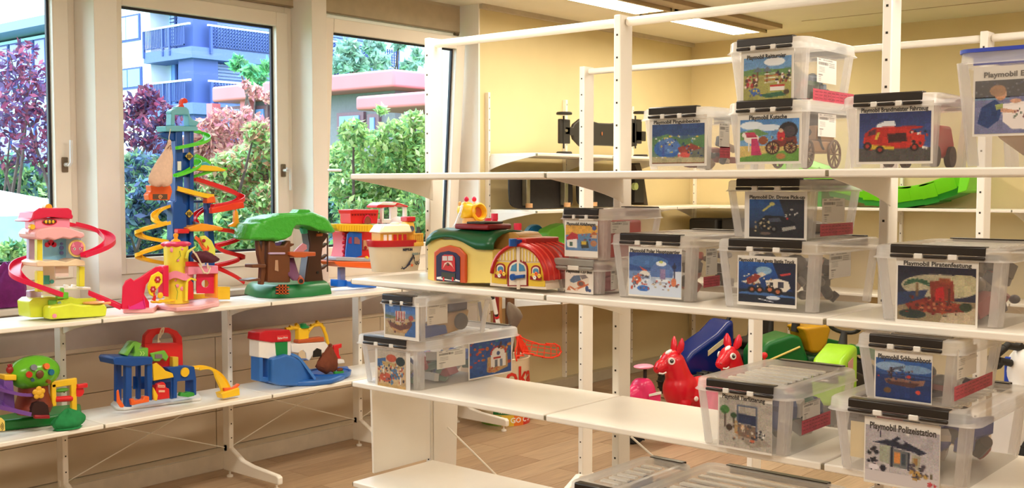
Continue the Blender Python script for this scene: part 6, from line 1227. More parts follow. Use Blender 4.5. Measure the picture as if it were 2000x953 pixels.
slab([(538, 668), (562, 666), (562, 692), (555, 697), (540, 694)], y-.034, y-.028, 'green_door', mat('door_green', (20, 140, 70), .35), t, bevel=.002)
slab([(506, 665), (508, 650), (520, 646), (566, 644), (569, 650), (569, 667), (532, 669)], y-.04, y+.07, 'red_roof_box', mat('roof_red_plastic', (200, 24, 40), .3), t, bevel=.005)
slab([(541, 656), (561, 654), (563, 656), (563, 663), (558, 665), (552, 664), (546, 666), (541, 664)], y-.043, y-.04, 'name_plate', mat('plate_red', (230, 60, 60), .4), t, bevel=.001)
a = q((542.5, 663), y-.044); c_ = q((562, 661), y-.044); txt('Fisher-Price', c_.x-a.x, .012, a, (1, 0, 0), (0, 0, 1), M_WHT, t, depth=.0003, bold=.01)
slab([(532, 700), (560, 692), (576, 697), (590, 706), (604, 722), (616, 738), (620, 750), (590, 756), (550, 754), (532, 748)], y-.065, y-.01, 'slide_flank', mat('mid_blue_plastic', (52, 112, 190), .3), t, bevel=.012, seg=4, zmin=zl)
slide([(566, 694, y-.03), (582, 702, y-.04), (598, 722, y-.06), (612, 742, y-.075)], .024, 'blue_slide', mat('light_blue_plastic', (70, 130, 206), .25), t, h=.016)
slab([(569, 672), (635, 668), (640, 672), (644, 684), (630, 690), (612, 692), (604, 705), (598, 700), (598, 690), (592, 684), (585, 690), (570, 688)], y+.0, y+.06, 'white_house_wall', M_WHT, t)
slab([(583, 700), (584, 688), (590, 684), (596, 688), (598, 700)], y-.005, y+.0, 'arched_opening', mat('cream_shade', (220, 196, 160), .5), t, bevel=0)
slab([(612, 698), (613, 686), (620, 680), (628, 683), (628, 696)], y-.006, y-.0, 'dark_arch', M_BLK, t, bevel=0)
slab([(583, 671), (584, 664), (605, 661), (633, 658), (634, 667)], y+.0, y+.05, 'orange_ledge', M_TERR, t)
B().tube(smoothp([q((u, v), y+.03) for u, v in ((562, 644), (570, 641), (582, 641), (590, 647), (592, 664))], 5), .011, n=10).build('yellow_arch', M_YEL, t)
B().tube(smoothp([q((u, v), y+.03) for u, v in ((600, 664), (603, 645), (612, 635), (624, 634), (632, 640), (637, 655), (641, 672))], 5), .010, n=10).build('yellow_arch', M_YEL, t)
slab(rc(584, 640, 604, 665), y+.01, y+.05, 'yellow_hub', M_YEL, t, bevel=.006); B().lathe([(.001, 0), (.035, 0), (.036, .006), (.022, .014), (.018, .024), (.001, .028)], (q((592, 640), y+.03).x, y+.03, q((592, 640), y+.03).z), n=16).build('green_knob', mat('door_green', (20, 140, 70), .35), t)
slab([(653, 674), (668, 671), (668, 679), (662, 681), (663, 692), (667, 700), (655, 702), (652, 690)], y+.02, y+.04, 'red_tap', M_RED, t); slab([(648, 702), (672, 702), (674, 709), (646, 712)], y+.0, y+.05, 'white_foot', M_WHT, t)
slab([(655, 726), (672, 724), (672, 730), (655, 732)], y-.05, y-.03, 'green_fish', mat('toy_green', (60, 160, 60), .35), t)
tg = thing('cloth_bag', q((640, 727), y-.02), 'brown cloth bag slumped on the blue toy water slide', 'cloth bag')
b = B(); rings = []
for j, (u, v, r_) in enumerate([(645, 676, .008), (643, 684, .022), (640, 694, .040), (638, 704, .056), (637, 714, .060), (640, 722, .050), (642, 727, .030)]):
    c_ = q((u, v), y-.005); rings.append([c_+Vector((r_*1.25*(1+.12*math.sin(5*a+j))*math.cos(a), r_*.6*(1+.15*math.sin(4*a+j*.7))*math.sin(a), .006*math.sin(3*a+j))) for a in [2*math.pi*k/24 for k in range(24)]])
b.loft(rings).build('bag', M_BRC, tg, smooth=35); B().ell(q((645, 674), y-.005), (.012, .012, .010), 8, 5).ell(q((664, 722), y-.04), (.022, .014, .012), 10, 6).build('gathered_neck', M_BRC, tg)
# ================================================================= SHIP AND SHEDS ON THE NEAR UNIT
def qx(p, x): return pX(p[0], p[1], x)
def slabx(pts, x0, x1, name, m, t, bevel=.004, zmin=None, **k):
    P_ = [qx(p, x0) for p in pts]
    if zmin is not None: P_ = [Vector((p.x, p.y, max(p.z, zmin))) for p in P_]
    return B().prism(P_, (x1-x0, 0, 0)).build(name, m, t, bevel=bevel, **k)
zf = ZT2+.001
# ship: length runs diagonally to the right, bow to the left front
M_HULL = Mp('cream_hull_plastic', (240, 222, 190)); M_SYEL = Mp('ship_yellow_plastic', (240, 186, 70)); M_SRED = Mp('ship_red_plastic', (196, 24, 36))
A_ = Vector((2.86, 3.09, 0)); 
pc = pZ(775, 541, ZT2); L_ = Vector((1, -.62, 0)).normalized(); S_ = Vector((L_.y, -L_.x, 0))
bowp = pZ(737, 533, ZT2); stern = pZ(824, 529, ZT2)
L_ = (stern-bowp); ln = L_.length; L_.normalize(); S_ = Vector((-L_.y, L_.x, 0)); ctr = (bowp+stern)/2
if S_.dot(FWD) < 0: S_ = -S_
ctr = ctr+S_*.045
t = thing('toy_ship', (ctr.x, ctr.y, ZT2), 'cream, red and yellow toy ship with a painted wave, left on the middle shelf', 'toy ship')
def hull(half, wid, z, k=24):
    out = []
    for i in range(k):
        a = 2*math.pi*i/k; x_ = -math.cos(a); y_ = math.sin(a); xx = half*(abs(x_)**.8)*(1 if x_ > 0 else -1); yy_ = wid*(abs(y_)**.75)*(1 if y_ > 0 else -1)
        out.append(Vector((ctr.x, ctr.y, z))+L_*xx+S_*yy_)
    return out
h0 = ln/2
B().loft([hull(h0*.97, .055, zf), hull(h0*1.0, .06, zf+.02), hull(h0*1.12, .068, zf+.105)]).build('hull', M_HULL, t, smooth=60)
B().loft([hull(h0*1.15, .072, zf+.104), hull(h0*1.19, .074, zf+.124), hull(h0*1.19, .074, zf+.130), hull(h0*1.12, .066, zf+.130), hull(h0*1.10, .064, zf+.118)]).build('red_gunwale', M_SRED, t, smooth=40)
B().loft([hull(h0*1.1, .064, zf+.106), hull(h0*1.1, .064, zf+.122)]).build('deck', M_SRED, t)
def sbox(a, b_, w, z0, z1, nm, m, bevel=.003, off=0):
    P0 = [Vector((ctr.x, ctr.y, z0))+L_*i+S_*(j+off) for i, j in ((a, -w), (b_, -w), (b_, w), (a, w))]
    return B().prism(P0, (0, 0, z1-z0)).build(nm, m, t, bevel=bevel)
sbox(-h0*.85, h0*.35, .045, zf+.12, zf+.162, 'yellow_cabin', M_SYEL)
for k in range(5): sbox(-h0*.72+k*h0*.22, -h0*.72+k*h0*.22+h0*.13, .003, zf+.13, zf+.154, 'cabin_window', M_SRED if k > 1 else M_WHT, bevel=0, off=-.046)
P0 = [Vector((ctr.x, ctr.y, zf+.160))+L_*i+S_*j for i, j in ((-h0*.95, -.055), (h0*.55, -.055), (h0*.55, .055), (-h0*.95, .055))]; P1 = [Vector((ctr.x, ctr.y, zf+.195))+L_*i+S_*j for i, j in ((-h0*.72, -.045), (h0*.45, -.045), (h0*.45, .045), (-h0*.72, .045))]
B().loft([P0, P1]).build('cream_wheelhouse', M_HULL, t, bevel=.006); B().ell(Vector((ctr.x, ctr.y, zf+.196)), (.02, .02, .008)).build('roof_button', M_HULL, t)
P0 = [Vector((ctr.x, ctr.y, zf+.125))+L_*i+S_*j for i, j in ((h0*.3, -.03), (h0*.85, -.03), (h0*.85, .03), (h0*.3, .03))]; P1 = [Vector((ctr.x, ctr.y, zf+.205))+L_*i+S_*j for i, j in ((h0*.42, -.026), (h0*.75, -.026), (h0*.75, .026), (h0*.42, .026))]
B().loft([P0, P1]).build('funnel', M_SYEL, t, bevel=.004); P2 = [Vector((ctr.x, ctr.y, zf+.225))+L_*i+S_*j for i, j in ((h0*.40, -.03), (h0*.80, -.03), (h0*.80, .03), (h0*.40, .03))]; B().loft([[p-Vector((0, 0, .02)) for p in P2], P2]).build('funnel_cap', M_SRED, t, bevel=.003)
p = Vector((ctr.x, ctr.y, zf+.175))+L_*h0*.6-S_*.031; B().cyl(p, p-S_*.003, .012, n=16).build('funnel_badge', mat('slate_badge', (90, 96, 120), .4), t)
for k in range(5): sbox(h0*.55+k*h0*.09, h0*.55+k*h0*.09+.006, .003, zf+.12, zf+.152, 'railing_bar', M_SYEL, bevel=0, off=-.064)
sbox(h0*.52, h0*.98, .004, zf+.150, zf+.158, 'railing_top', M_SYEL, off=-.064); sbox(h0*.52, h0*.98, .004, zf+.104, zf+.12, 'railing_base', M_SYEL, off=-.066)
def hp(a, z, e=.0015):   # point on the near hull face
    s_ = max(0, 1-abs(a)**2.5)**.5; return Vector((ctr.x, ctr.y, 0))+L_*(a*h0*1.06)-S_*(.0665*s_+e+.0)+Vector((0, 0, z))
a = hp(.02, zf+.086, .004); c_ = hp(.44, zf+.086, .004); txt('NEPTUN', (c_-a).length, .011, a, (c_-a), (0, 0, 1), mat('navy_ink', (40, 40, 60), .5), t, depth=.0015, bold=.02)
for k in range(4): B().cyl(hp(.50+k*.10, zf+.072), hp(.50+k*.10, zf+.072, .0035), .0055, n=12).build('porthole', mat('grey_green_print', (150, 164, 160), .4), t)
wave = [(-.02, .022), (.14, .018), (.30, .030), (.42, .052), (.52, .066), (.55, .058), (.60, .034), (.68, .026), (.74, .040), (.78, .032), (.86, .030), (.90, .048)]
B().tube(smoothp([hp(a_, zf+z_, .002) for a_, z_ in wave], 5), [.0012+.0028*max(0, 1-abs(i-14)/12.0) for i in range(5*(len(wave)-1)+1)], n=6).build('wave_print', mat('navy_ink', (40, 40, 60), .5), t)
b = B(); sc_ = hp(.42, zf+.026, .003); rr = []
for k in range(10): a_ = math.pi/2+k*math.pi/5; rr.append(sc_+L_*(math.cos(a_)*(.009 if k % 2 == 0 else .0036))+Vector((0, 0, math.sin(a_)*(.009 if k % 2 == 0 else .0036))))
b.prism(rr, -S_*.0012).build('starfish_print', M_OR, t)
# ---- toy train shed with green roof
x = 2.83; D = .20
t = thing('toy_train_shed', (x+.1, 2.62, ZT2), 'pale yellow toy train shed with a wavy dark green roof and painted red train', 'toy playhouse')
M_SHED = Mp('pale_yellow_wall_plastic', (240, 214, 116)); M_GROOF = Mp('dark_green_roof_plastic', (20, 92, 52)); M_TOR = Mp('orange_arch_plastic', (206, 84, 32))
slabx([(835, 546), (835, 470), (850, 460), (868, 468), (900, 468), (925, 480), (932, 486), (962, 488), (962, 553), (932, 553), (910, 553), (847, 549)], x, x+D, 'wall', M_SHED, t, zmin=zf, bevel=.003)
# wavy roof sheet lofted over the depth
prof = [(832, 480), (842, 470), (854, 466), (868, 463), (880, 464), (893, 468), (906, 474), (918, 481), (930, 487), (946, 488), (963, 488)]
fr_ = [qx(p, x-.012) for p in prof]; topz = qx((850, 448), x).z
rings = []
for i, p in enumerate(fr_):
    s_ = i/(len(fr_)-1); ytop = p.y; edge = p.z; hh = topz-edge
    ring_ = []
    for k in range(11):
        a = math.pi*k/10; ring_.append(Vector((x-.012+(D+.024)*(1-math.cos(a))/2, p.y, edge+hh*math.sin(a)**.8 if k < 6 else (qx((940, 488), x).z)+(topz-qx((940, 488), x).z)*math.sin(a)**.8)))
    rings.append(ring_)
B().loft(rings, cap=False, close=False).build('roof', M_GROOF, t, solid=.006, smooth=50)
for u in (865, 890, 915, 938):
    yy_ = qx((u, 470), x).y; B().tube([Vector((x-.012+(D+.024)*(1-math.cos(a))/2, yy_, qx((940, 488), x).z+(topz+.003-qx((940, 488), x).z)*math.sin(a)**.8)) for a in [math.pi*k/10 for k in range(4, 11)]], .0025, n=5).build('roof_rib', mat('darker_green_rib', (14, 72, 40), .35), t)
slabx([(962, 488), (965, 470), (976, 458), (990, 453), (1006, 455), (1014, 462), (1016, 475), (1016, 553), (962, 553)], x+.07, x+D, 'end_wall', mat('ochre_wall_plastic', (206, 160, 84), .4), t, zmin=zf)
def arch(cu, v0, w, htop, k=12): return [(cu-w, v0)]+[(cu-w*math.cos(math.pi*i/k), htop+(w*.9)*(1-math.sin(math.pi*i/k))) for i in range(k+1)]+[(cu+w, v0)]
slabx([(847, 548), (847, 492), (858, 484), (877, 479), (896, 484), (909, 497), (909, 553)], x-.012, x, 'orange_arch', M_TOR, t)
slabx([(852, 548), (852, 500), (860, 493), (876, 490), (890, 494), (898, 502), (898, 552)], x-.014, x-.011, 'tunnel_print', mat('navy_print', (34, 30, 70), .5), t, bevel=0)
slabx([(862, 526), (863, 500), (868, 497), (884, 498), (888, 503), (889, 530), (884, 531)], x-.016, x-.0145, 'train_print', mat('train_red_print', (206, 40, 36), .4), t, bevel=.001)
for (u0, u1) in ((864, 873.5), (875, 884)): slabx(rc(u0, 500, u1, 509), x-.0175, x-.016, 'train_window', mat('pale_window_print', (214, 206, 200), .4), t, bevel=0)
slabx([(865, 524), (868, 514), (874, 511), (881, 513), (886, 525), (884, 521), (878, 516), (870, 516)], x-.0172, x-.0162, 'train_line_print', mat('cream_print', (240, 200, 180), .4), t, bevel=0)
c_ = qx((875, 516), x-.0165); B().cyl(c_, c_-Vector((.002, 0, 0)), .006, n=12).build('train_lamp', M_BRN, t)
slabx([(862, 531), (889, 534), (889, 548), (862, 543)], x-.0155, x-.0142, 'train_bumper_print', mat('dark_olive_print', (60, 60, 44), .5), t, bevel=0)
for u in (866, 884): slabx(rc(u-1.5, 541, u+1.5, 549), x-.0165, x-.0155, 'buffer_print', mat('train_red_print', (206, 40, 36), .4), t, bevel=0)
slabx([(853, 541), (862, 540), (889, 545), (898, 548), (898, 550), (853, 545)], x-.0152, x-.0142, 'rail_print', M_WHT, t, bevel=0)
B().box((x+.03, qx((876, 450), x).y, topz+.002), (x+.16, qx((942, 450), x).y, topz+.022)).build('red_skylight', M_DRED, t, bevel=.006)
B().box((x+.04, qx((896, 446), x).y, topz+.022), (x+.14, qx((932, 446), x).y, topz+.030)).build('dark_skylight', mat('olive_black', (50, 50, 36), .4), t, bevel=.003)
b = B()
# ---- toy barn with red arched roof
x = 2.79; D = .17
t = thing('toy_barn', (x+.1, 2.26, ZT2), 'toy barn with a rounded red roof, white double door and printed flower boxes', 'toy playhouse')
M_BW2 = Mp('barn_white_plastic', (242, 226, 204)); M_BY = Mp('barn_yellow_plastic', (244, 204, 62)); M_BR2 = Mp('barn_red_roof_plastic', (196, 34, 28))
arcp = []
for k in range(17):
    a = math.pi*k/16; arcp.append((1011.5-52.5*math.cos(a)+2*math.sin(a), 541-62*math.sin(a)-(6-6*k/8 if k < 8 else 0)*0+(k-8)*.9))
front = [(957, 558)]+arcp+[(1067, 566)]
slabx(front, x, x+D, 'front_wall', M_BW2, t, zmin=zf, bevel=.002)
P_ = [qx(p, x-.012) for p in arcp]
B().loft([[p for p in P_], [p+Vector((0, 0, .0))+Vector((D+.03, 0, 0)) for p in P_]], cap=False, close=False).build('roof', M_BR2, t, solid=.010, smooth=50)
for i in range(7):
    s_ = (i+.5)/7; B().tube([p+Vector((s_*(D+.03), 0, 0))+(p-Vector((p.x, P_[8].y, P_[0].z))).normalized()*.005 for p in P_], .0035, n=6).build('roof_rib', mat('barn_red_rib', (220, 70, 56), .3), t)
cx0 = qx((1011, 479), x); 
B().box((x+.01, cx0.y-.028, P_[8].z-.004), (x+.19, cx0.y+.028, P_[8].z+.022)).build('roof_ridge', M_BR2, t, bevel=.004)
B().box((x-.02, cx0.y-.01, P_[8].z+.002), (x+.03, cx0.y+.014, P_[8].z+.018)).cyl((x-.022, cx0.y+.002, P_[8].z-.004), (x-.022, cx0.y+.002, P_[8].z+.022), .014, n=14).build('blue_latch', M_NAVY, t, bevel=.002)
for (pts) in ([(963, 508), (975, 494), (990, 484), (1007, 481), (1007, 510)], [(1015, 481), (1030, 484), (1044, 495), (1055, 511), (1015, 511)]): slabx(pts, x-.003, x, 'upper_boards', M_SHED, t, bevel=0)
for k in range(6): slabx(rc(970+k*6.3, 500-k*2.6, 972+k*6.3, 508), x-.0055, x-.003, 'board_batten', M_BW2, t, bevel=0); slabx(rc(1019+k*6.2, 485+k*3.4, 1021+k*6.2, 511), x-.0055, x-.003, 'board_batten', M_BW2, t, bevel=0)
for pts in ([(960, 552), (960, 510), (1000, 513), (991, 522), (989, 556)], [(1032, 559), (1032, 526), (1022, 514), (1060, 513), (1064, 540), (1064, 560)]): slabx(pts, x-.003, x, 'yellow_wall', M_BY, t, bevel=0)
slabx(arch(1011, 559, 20, 507), x-.005, x-.001, 'door_border', M_DRED, t, bevel=0); slabx(arch(1011, 557, 16.8, 511), x-.007, x-.004, 'white_door', M_BW2, t, bevel=0)
for (ua, ub, s_) in ((996.5, 1008.5, -1), (1013.5, 1025.5, 1)):
    pts = [(ub if s_ < 0 else ua, 530), (ub if s_ < 0 else ua, 514), (ua+3 if s_ < 0 else ub-3, 519), (ua if s_ < 0 else ub, 529)]; slabx(pts, x-.009, x-.007, 'door_window', mat('blue_window_print', (76, 140, 176), .4), t, bevel=0)
slabx(rc(1009, 482, 1015, 565), x-.008, x-.004, 'centre_post', M_BW2, t, bevel=.001)
c_ = qx((1003, 541), x-.01); B().cyl(c_, c_-Vector((.008, 0, 0)), .011, n=16).build('blue_latch', M_NAVY, t); slabx([(1003, 538), (1023, 536), (1022, 543), (1003, 545)], x-.018, x-.009, 'blue_latch', M_NAVY, t, bevel=.002)
for cu in (977, 1046):
    dv = 0 if cu < 1000 else 4
    slabx(arch(cu, 541+dv, 9, 514+dv), x-.006, x-.003, 'window_border', M_DRED, t, bevel=0); slabx(arch(cu, 540+dv, 6.8, 517+dv), x-.0075, x-.006, 'window_frame', M_BW2, t, bevel=0); slabx(arch(cu, 538+dv, 5, 520+dv), x-.009, x-.0075, 'window_print', mat('blue_window_print', (76, 140, 176), .4), t, bevel=0)
    slabx([(cu-11, 535+dv), (cu+11, 537+dv), (cu+11, 544+dv), (cu-11, 542+dv)], x-.0105, x-.009, 'flower_box', M_DRED, t, bevel=0)
    for (du, v, m_) in ((-5, 533, M_BY), (1, 531, M_OR), (7, 535, M_BY), (-2, 538, M_WHT)):
        b = B(); c_ = qx((cu+du, v+dv), x-.0115)
        for k in range(6): a = k*math.pi/3; b.ell(c_+Vector((0, .0045*math.cos(a), .0045*math.sin(a))), (.001, .0035, .0035), 8, 5)
        b.build('flower_print', m_, t)
slabx([(957, 553), (1067, 561), (1067, 566), (957, 558)], x-.004, x, 'plinth', M_BW2, t, bevel=.001, zmin=zf)
# ================================================================= THINGS ON THE WALL SHELVES
M_DK = Mp('matt_black_rubber', (34, 30, 24), .6)
zsk = 1.875
def wY(u, v, y=5.12): return pY(u, v, y)
t = thing('caster_board', (wY(1150, 290).x, 5.12, zsk), 'black two-wheeled caster board standing on edge on the upper wall shelf', 'caster board')
for (u0, u1) in ((1075, 1128), (1240, 1262)):
    for (v0, v1) in ((216, 226), (286, 295)):
        a = wY(u0, v0); b_ = wY(u1, v1)
        z_ = a.z if v0 < 250 else zsk+.02
        B().lathe([(.001, 0), (.06, 0), (.062, .012), (.055, .02), (.001, .022)], ((a.x+b_.x)/2, 5.12, z_-.022+(0 if v0 < 250 else .004)), n=24).build('footplate' if v0 < 250 else 'ground_plate', M_DK, t, bevel=.002)
for u in (1101, 1241):
    B().box(wY(u-6, 232), wY(u+7, 281, 5.15)).build('pivot_column', M_DK, t, bevel=.006); B().cyl(wY(u, 226), wY(u, 290), .007, n=10).build('axle', M_DK, t)
B().box(wY(1104, 247), wY(1125, 265, 5.15)).build('arm', M_DK, t, bevel=.006); c_ = wY(1105, 255, 5.105); B().cyl(c_, c_+Vector((0, -.012, 0)), .011, n=14).build('steel_bolt', M_STEEL, t)
b = B(); P_ = [wY(u, v) for u, v in [(1117, 256), (1122, 242), (1134, 232), (1150, 234), (1170, 240), (1195, 241), (1230, 236), (1245, 240), (1245, 285), (1225, 288), (1195, 285), (1165, 284), (1135, 286), (1122, 272)]]
b.prism(P_, (0, .03, 0)).build('deck', M_DK, t, bevel=.008); B().ell(wY(1176, 261, 5.115), (.006, .003, .016)).build('badge', mat('orange_badge', (190, 110, 60), .4), t)
B().box(wY(1236, 255), wY(1258, 276, 5.14)).build('rear_block', M_DK, t, bevel=.005)
M_DECK = mat('black_grip_tape', (30, 24, 20), .8, var=.3, scale=30); M_WHL = mat('tan_skate_wheel', (196, 150, 104), .5)
def skateboard(label, u0, u1, v0, v1, tilt, seed):
    zb = 1.464; a = pY(u0, v1, 5.05); b_ = pY(u1, v1, 5.05); ln_ = b_.x-a.x; hgt = .27
    t = thing('skateboard', ((a.x+b_.x)/2, 5.08, zb), label, 'skateboard', 'skateboards on the lower wall shelf')
    pts = []
    for k in range(28):
        w = 2*math.pi*k/28; cx_ = math.cos(w); sy_ = math.sin(w); pts.append(Vector(((a.x+b_.x)/2+ln_/2*(abs(cx_)**.35)*(1 if cx_ > 0 else -1), 5.08+tilt*(.5+.5*sy_), zb+.004+hgt/2+hgt/2*(abs(sy_)**.35)*(1 if sy_ > 0 else -1))))
    B().prism(pts, (0, .012, 0)).build('deck', M_DECK, t, bevel=.002)
    for s_ in (.2, .8):
        xx = a.x+ln_*s_
        B().box((xx-.02, 5.04, zb+.03), (xx+.02, 5.085, zb+hgt-.03)).build('truck', M_STEEL if seed else M_DK, t, bevel=.004)
        for z_ in (zb+.03, zb+hgt-.03): B().cyl((xx, 5.035, z_-.016), (xx, 5.035, z_+.016), .026, n=14).build('wheel', M_WHL, t)
    return t
skateboard('black skateboard on edge on the lower wall shelf, nearest the window', 1004, 1128, 350, 402, .03, 1)
skateboard('black skateboard on edge on the lower wall shelf, behind the white posts', 1136, 1236, 355, 402, .03, 0)
t = thing('skateboard', (pY(1255, 400, 5.1).x, 5.1, 1.464), 'dark longboard leaning upright at the right end of the lower wall shelf', 'skateboard', 'skateboards on the lower wall shelf')
B().prism([pY(u, v, 5.10) for u, v in ((1240, 322), (1250, 318), (1258, 345), (1266, 401), (1258, 398), (1250, 350))], (0, .16, 0)).build('deck', mat('brown_board', (70, 56, 40), .6), t, bevel=.003)
B().box(pY(1240, 345, 5.09), pY(1252, 395, 5.12)).build('truck', M_DK, t, bevel=.004); c_ = pY(1243, 364, 5.07); B().cyl(c_, c_+Vector((0, .03, 0)), .03, n=16).build('wheel', mat('pale_green_wheel', (190, 206, 130), .4), t)
zc = 1.152
def redcyl(u, v, yy_, h_, r_, lab):
    c_ = pY(u, v, yy_); t = thing('toy_pillar', (c_.x, yy_, zc), lab, 'toy')
    B().cyl((c_.x, yy_, zc), (c_.x+.005, yy_, c_.z), r_*.72, n=16).build('stem', M_CR if h_ else M_NAVY, t)
    B().lathe([(.001, -.10), (r_, -.10), (r_, -.055), (r_*.85, -.052), (r_*.85, -.048), (r_, -.045), (r_, 0), (.001, .0)], (c_.x, yy_, c_.z), n=18).build('red_cap', mat('raspberry_foam', (206, 30, 60), .5), t)
redcyl(966, 417, 5.22, 0, .025, 'taller red-capped toy pillar on the wall shelf behind the train shed'); redcyl(953, 426, 5.20, 1, .024, 'shorter red-capped toy pillar next to the taller one, behind the train shed')
c_ = pY(1011, 436, 5.1); t = thing('toy_pillar', (c_.x, 5.1, zc), 'single red cylinder toy on a white stem, on the wall shelf left of the blue disc', 'toy')
B().lathe([(.001, 0), (.028, 0), (.030, -.02), (.027, -.05), (.001, -.052)], c_, n=18).build('red_cap', mat('raspberry_foam', (206, 30, 60), .5), t); B().tube([c_-Vector((0, 0, .05)), c_-Vector((-.015, 0, .08)), (c_.x+.03, 5.1, zc)], .012, n=8).build('white_stem', M_WHT, t)
c_ = pY(1050, 470, 5.15); t = thing('toy_disc', (c_.x, 5.15, zc), 'big blue disc toy with a dark centre on the wall shelf above the barn roof', 'toy')
B().cyl((c_.x, 5.17, c_.z), (c_.x, 5.20, c_.z), .122, n=40).build('rim', mat('pale_blue_rim', (120, 180, 220), .4), t); B().cyl((c_.x, 5.16, c_.z), (c_.x, 5.175, c_.z), .115, n=40).build('disc', mat('cyan_blue_disc', (20, 100, 150), .35), t); B().box((c_.x+.01, 5.13, c_.z-.05), (c_.x+.09, 5.16, c_.z+.05)).build('dark_block', M_DK, t, bevel=.01)
tag(B().prism([pY(u, v, 5.0) for u, v in ((1070, 489), (1071, 455), (1076, 448), (1095, 439), (1108, 436), (1108, 490))], (0, .11, 0)).build('green_case', mat('lime_case', (90, 160, 40), .45), bevel=.008), 'green toy case standing on the wall shelf beside the blue disc', 'toy case')
for u0, u1, lab in ((1345, 1400, 'left of two low black cases on the back wall shelf, above the Polar box'), (1408, 1460, 'right of two low black cases on the back wall shelf, beside the drone box')):
    a = pX(u0, 448, 8.62); b_ = pX(u1, 448, 8.62); zt_ = pX(u0, 426, 8.62).z
    tag(B().box((8.62, b_.y, 1.165), (8.86, a.y, zt_)).build('black_case', M_DK, bevel=.02), lab, 'case')
tsh = [o for o in bpy.data.objects if o.name.startswith('wall_shelf')]
OFFb = tsh[-1]
for a, c in zip(BY, BY[1:]): shelf_x(OFFb, 8.50, 8.915, a, c, 1.163, th=.024)
# green slide on the back wall shelf
t = thing('toy_slide', (8.7, 3.5, 1.464), 'bright green plastic slide lying on the back wall shelf', 'slide')
M_GS = Mp('slide_green_plastic', (120, 226, 30), .3); M_GS2 = Mp('slide_dark_green_plastic', (20, 150, 30), .3)
pth = [(4.25, 1.76), (4.0, 1.70), (3.7, 1.58), (3.45, 1.53), (3.2, 1.53), (3.0, 1.56), (2.85, 1.62), (2.74, 1.68)]
pth = smoothp([Vector((8.68, y_, z_)) for y_, z_ in pth], 4)
B().sweep(pth, [(-.19, .10), (-.15, 0), (.15, 0), (.19, .10), (.21, .10), (.21, .085), (.165, -.012), (-.165, -.012), (-.21, .085), (-.21, .10)]).build('chute', M_GS, t)
B().sweep([p-Vector((.0, 0, .012)) for p in pth[8:]], [(-.16, 0), (-.13, -.045), (.13, -.045), (.16, 0)]).build('underside', M_GS2, t)
for p in (pth[6], pth[-10]): B().box((8.56, p.y-.02, 1.464), (8.80, p.y+.02, p.z-.01)).build('slide_rib', M_GS2, t)
B().prism([(8.46, 2.78, 1.74), (8.46, 2.70, 1.74), (8.46, 2.73, 1.60), (8.46, 2.80, 1.58)], (.42, 0, 0)).build('end_lip', M_GS, t, bevel=.006)
# ================================================================= BARREL WITH STICKS
bc = Vector((5.71, 4.93, 0)); 
t = thing('metal_drum', bc, 'tall round tin drum with red lettering and a green and yellow band, holding sticks', 'drum')
M_TIN = mat('cream_tin', (238, 222, 190), .35, var=.03)
B().lathe([(.001, .004), (.165, .004), (.17, .01), (.17, .45), (.174, .455), (.17, .46), (.162, .455), (.160, .02), (.001, .015)], bc, n=40).build('body', M_TIN, t)
def band(z0, z1, m, nm, a0=0, a1=2*math.pi, r=.1712): B().lathe([(r, z0), (r+.0008, z0), (r+.0008, z1), (r, z1)], bc, n=48, a0=a0, a1=a1, cap=False).build(nm, m, t)
ang = math.atan2(-bc.y, -bc.x)
band(.0, .075, mat('yellow_band', (230, 190, 60), .4), 'yellow_band'); band(.0, .072, mat('green_band', (120, 170, 60), .4), 'green_band', ang-1.3, ang-.15, .1716); band(.0, .072, mat('orange_band', (236, 120, 40), .4), 'orange_band', ang+.35, ang+.8, .1716); band(.0, .072, mat('red_band', (206, 50, 40), .4), 'red_band', ang+.8, ang+1.5, .1716); band(.078, .115, mat('dark_green_band', (30, 110, 50), .4), 'dark_green_band', ang-.5, ang+.8, .1716)
def wrap(s, z, h, a0, da, m, nm='lettering', r=.1735):
    cu = bpy.data.curves.new('t', 'FONT'); cu.body = s; cu.extrude = .01; cu.resolution_u = 2; cu.offset = .02
    to = bpy.data.objects.new('t', cu); COL.objects.link(to); me = bpy.data.meshes.new_from_object(to.evaluated_get(bpy.context.evaluated_depsgraph_get())); bpy.data.objects.remove(to)
    bm = bmesh.new(); bm.from_mesh(me); bmesh.ops.triangulate(bm, faces=bm.faces); bmesh.ops.subdivide_edges(bm, edges=[e for e in bm.edges if e.calc_length() > .12], cuts=2); bm.to_mesh(me); bm.free()
    xs = [v.co.x for v in me.vertices]; x0_, x1_ = min(xs), max(xs)
    for v in me.vertices:
        a = a0+da*(v.co.x-x0_)/(x1_-x0_); rr_ = r+(v.co.z)*.05; zz = z+v.co.y/.72*h; v.co = Vector((rr_*math.cos(a), rr_*math.sin(a), zz))
    me.materials.clear(); me.materials.append(m); o = bpy.data.objects.new(nm, me); COL.objects.link(o); o.parent = t; OFF[o.name] = OFF[t.name]
M_RINK = mat('red_ink', (206, 44, 24), .45)
wrap('oka', .285, .125, ang+.02, 1.35, M_RINK); wrap("'C GO C S", .022, .036, ang-.15, 1.35, M_WHT); wrap('FORMULE FORTE', .088, .018, ang-.25, .95, M_WHT)
ch = [(u, v) for u, v in ()]
def stick(label, nm, p0, p1, r, m, cat='hockey stick'):
    t = thing(nm, p0, label, cat); B().cyl(p0, p1, r, n=10).build('shaft', m, t); return t
dz = Vector((bc.x, bc.y, .03))
g = stick('black and white floorball stick standing in the tin drum, grip up', 'floorball_stick', dz+Vector((.10, -.02, 0)), pY(962, 578, 4.78), .013, Mp('black_stick', (30, 28, 28)))
p1 = pY(962, 578, 4.78); p0 = dz+Vector((.10, -.02, 0))
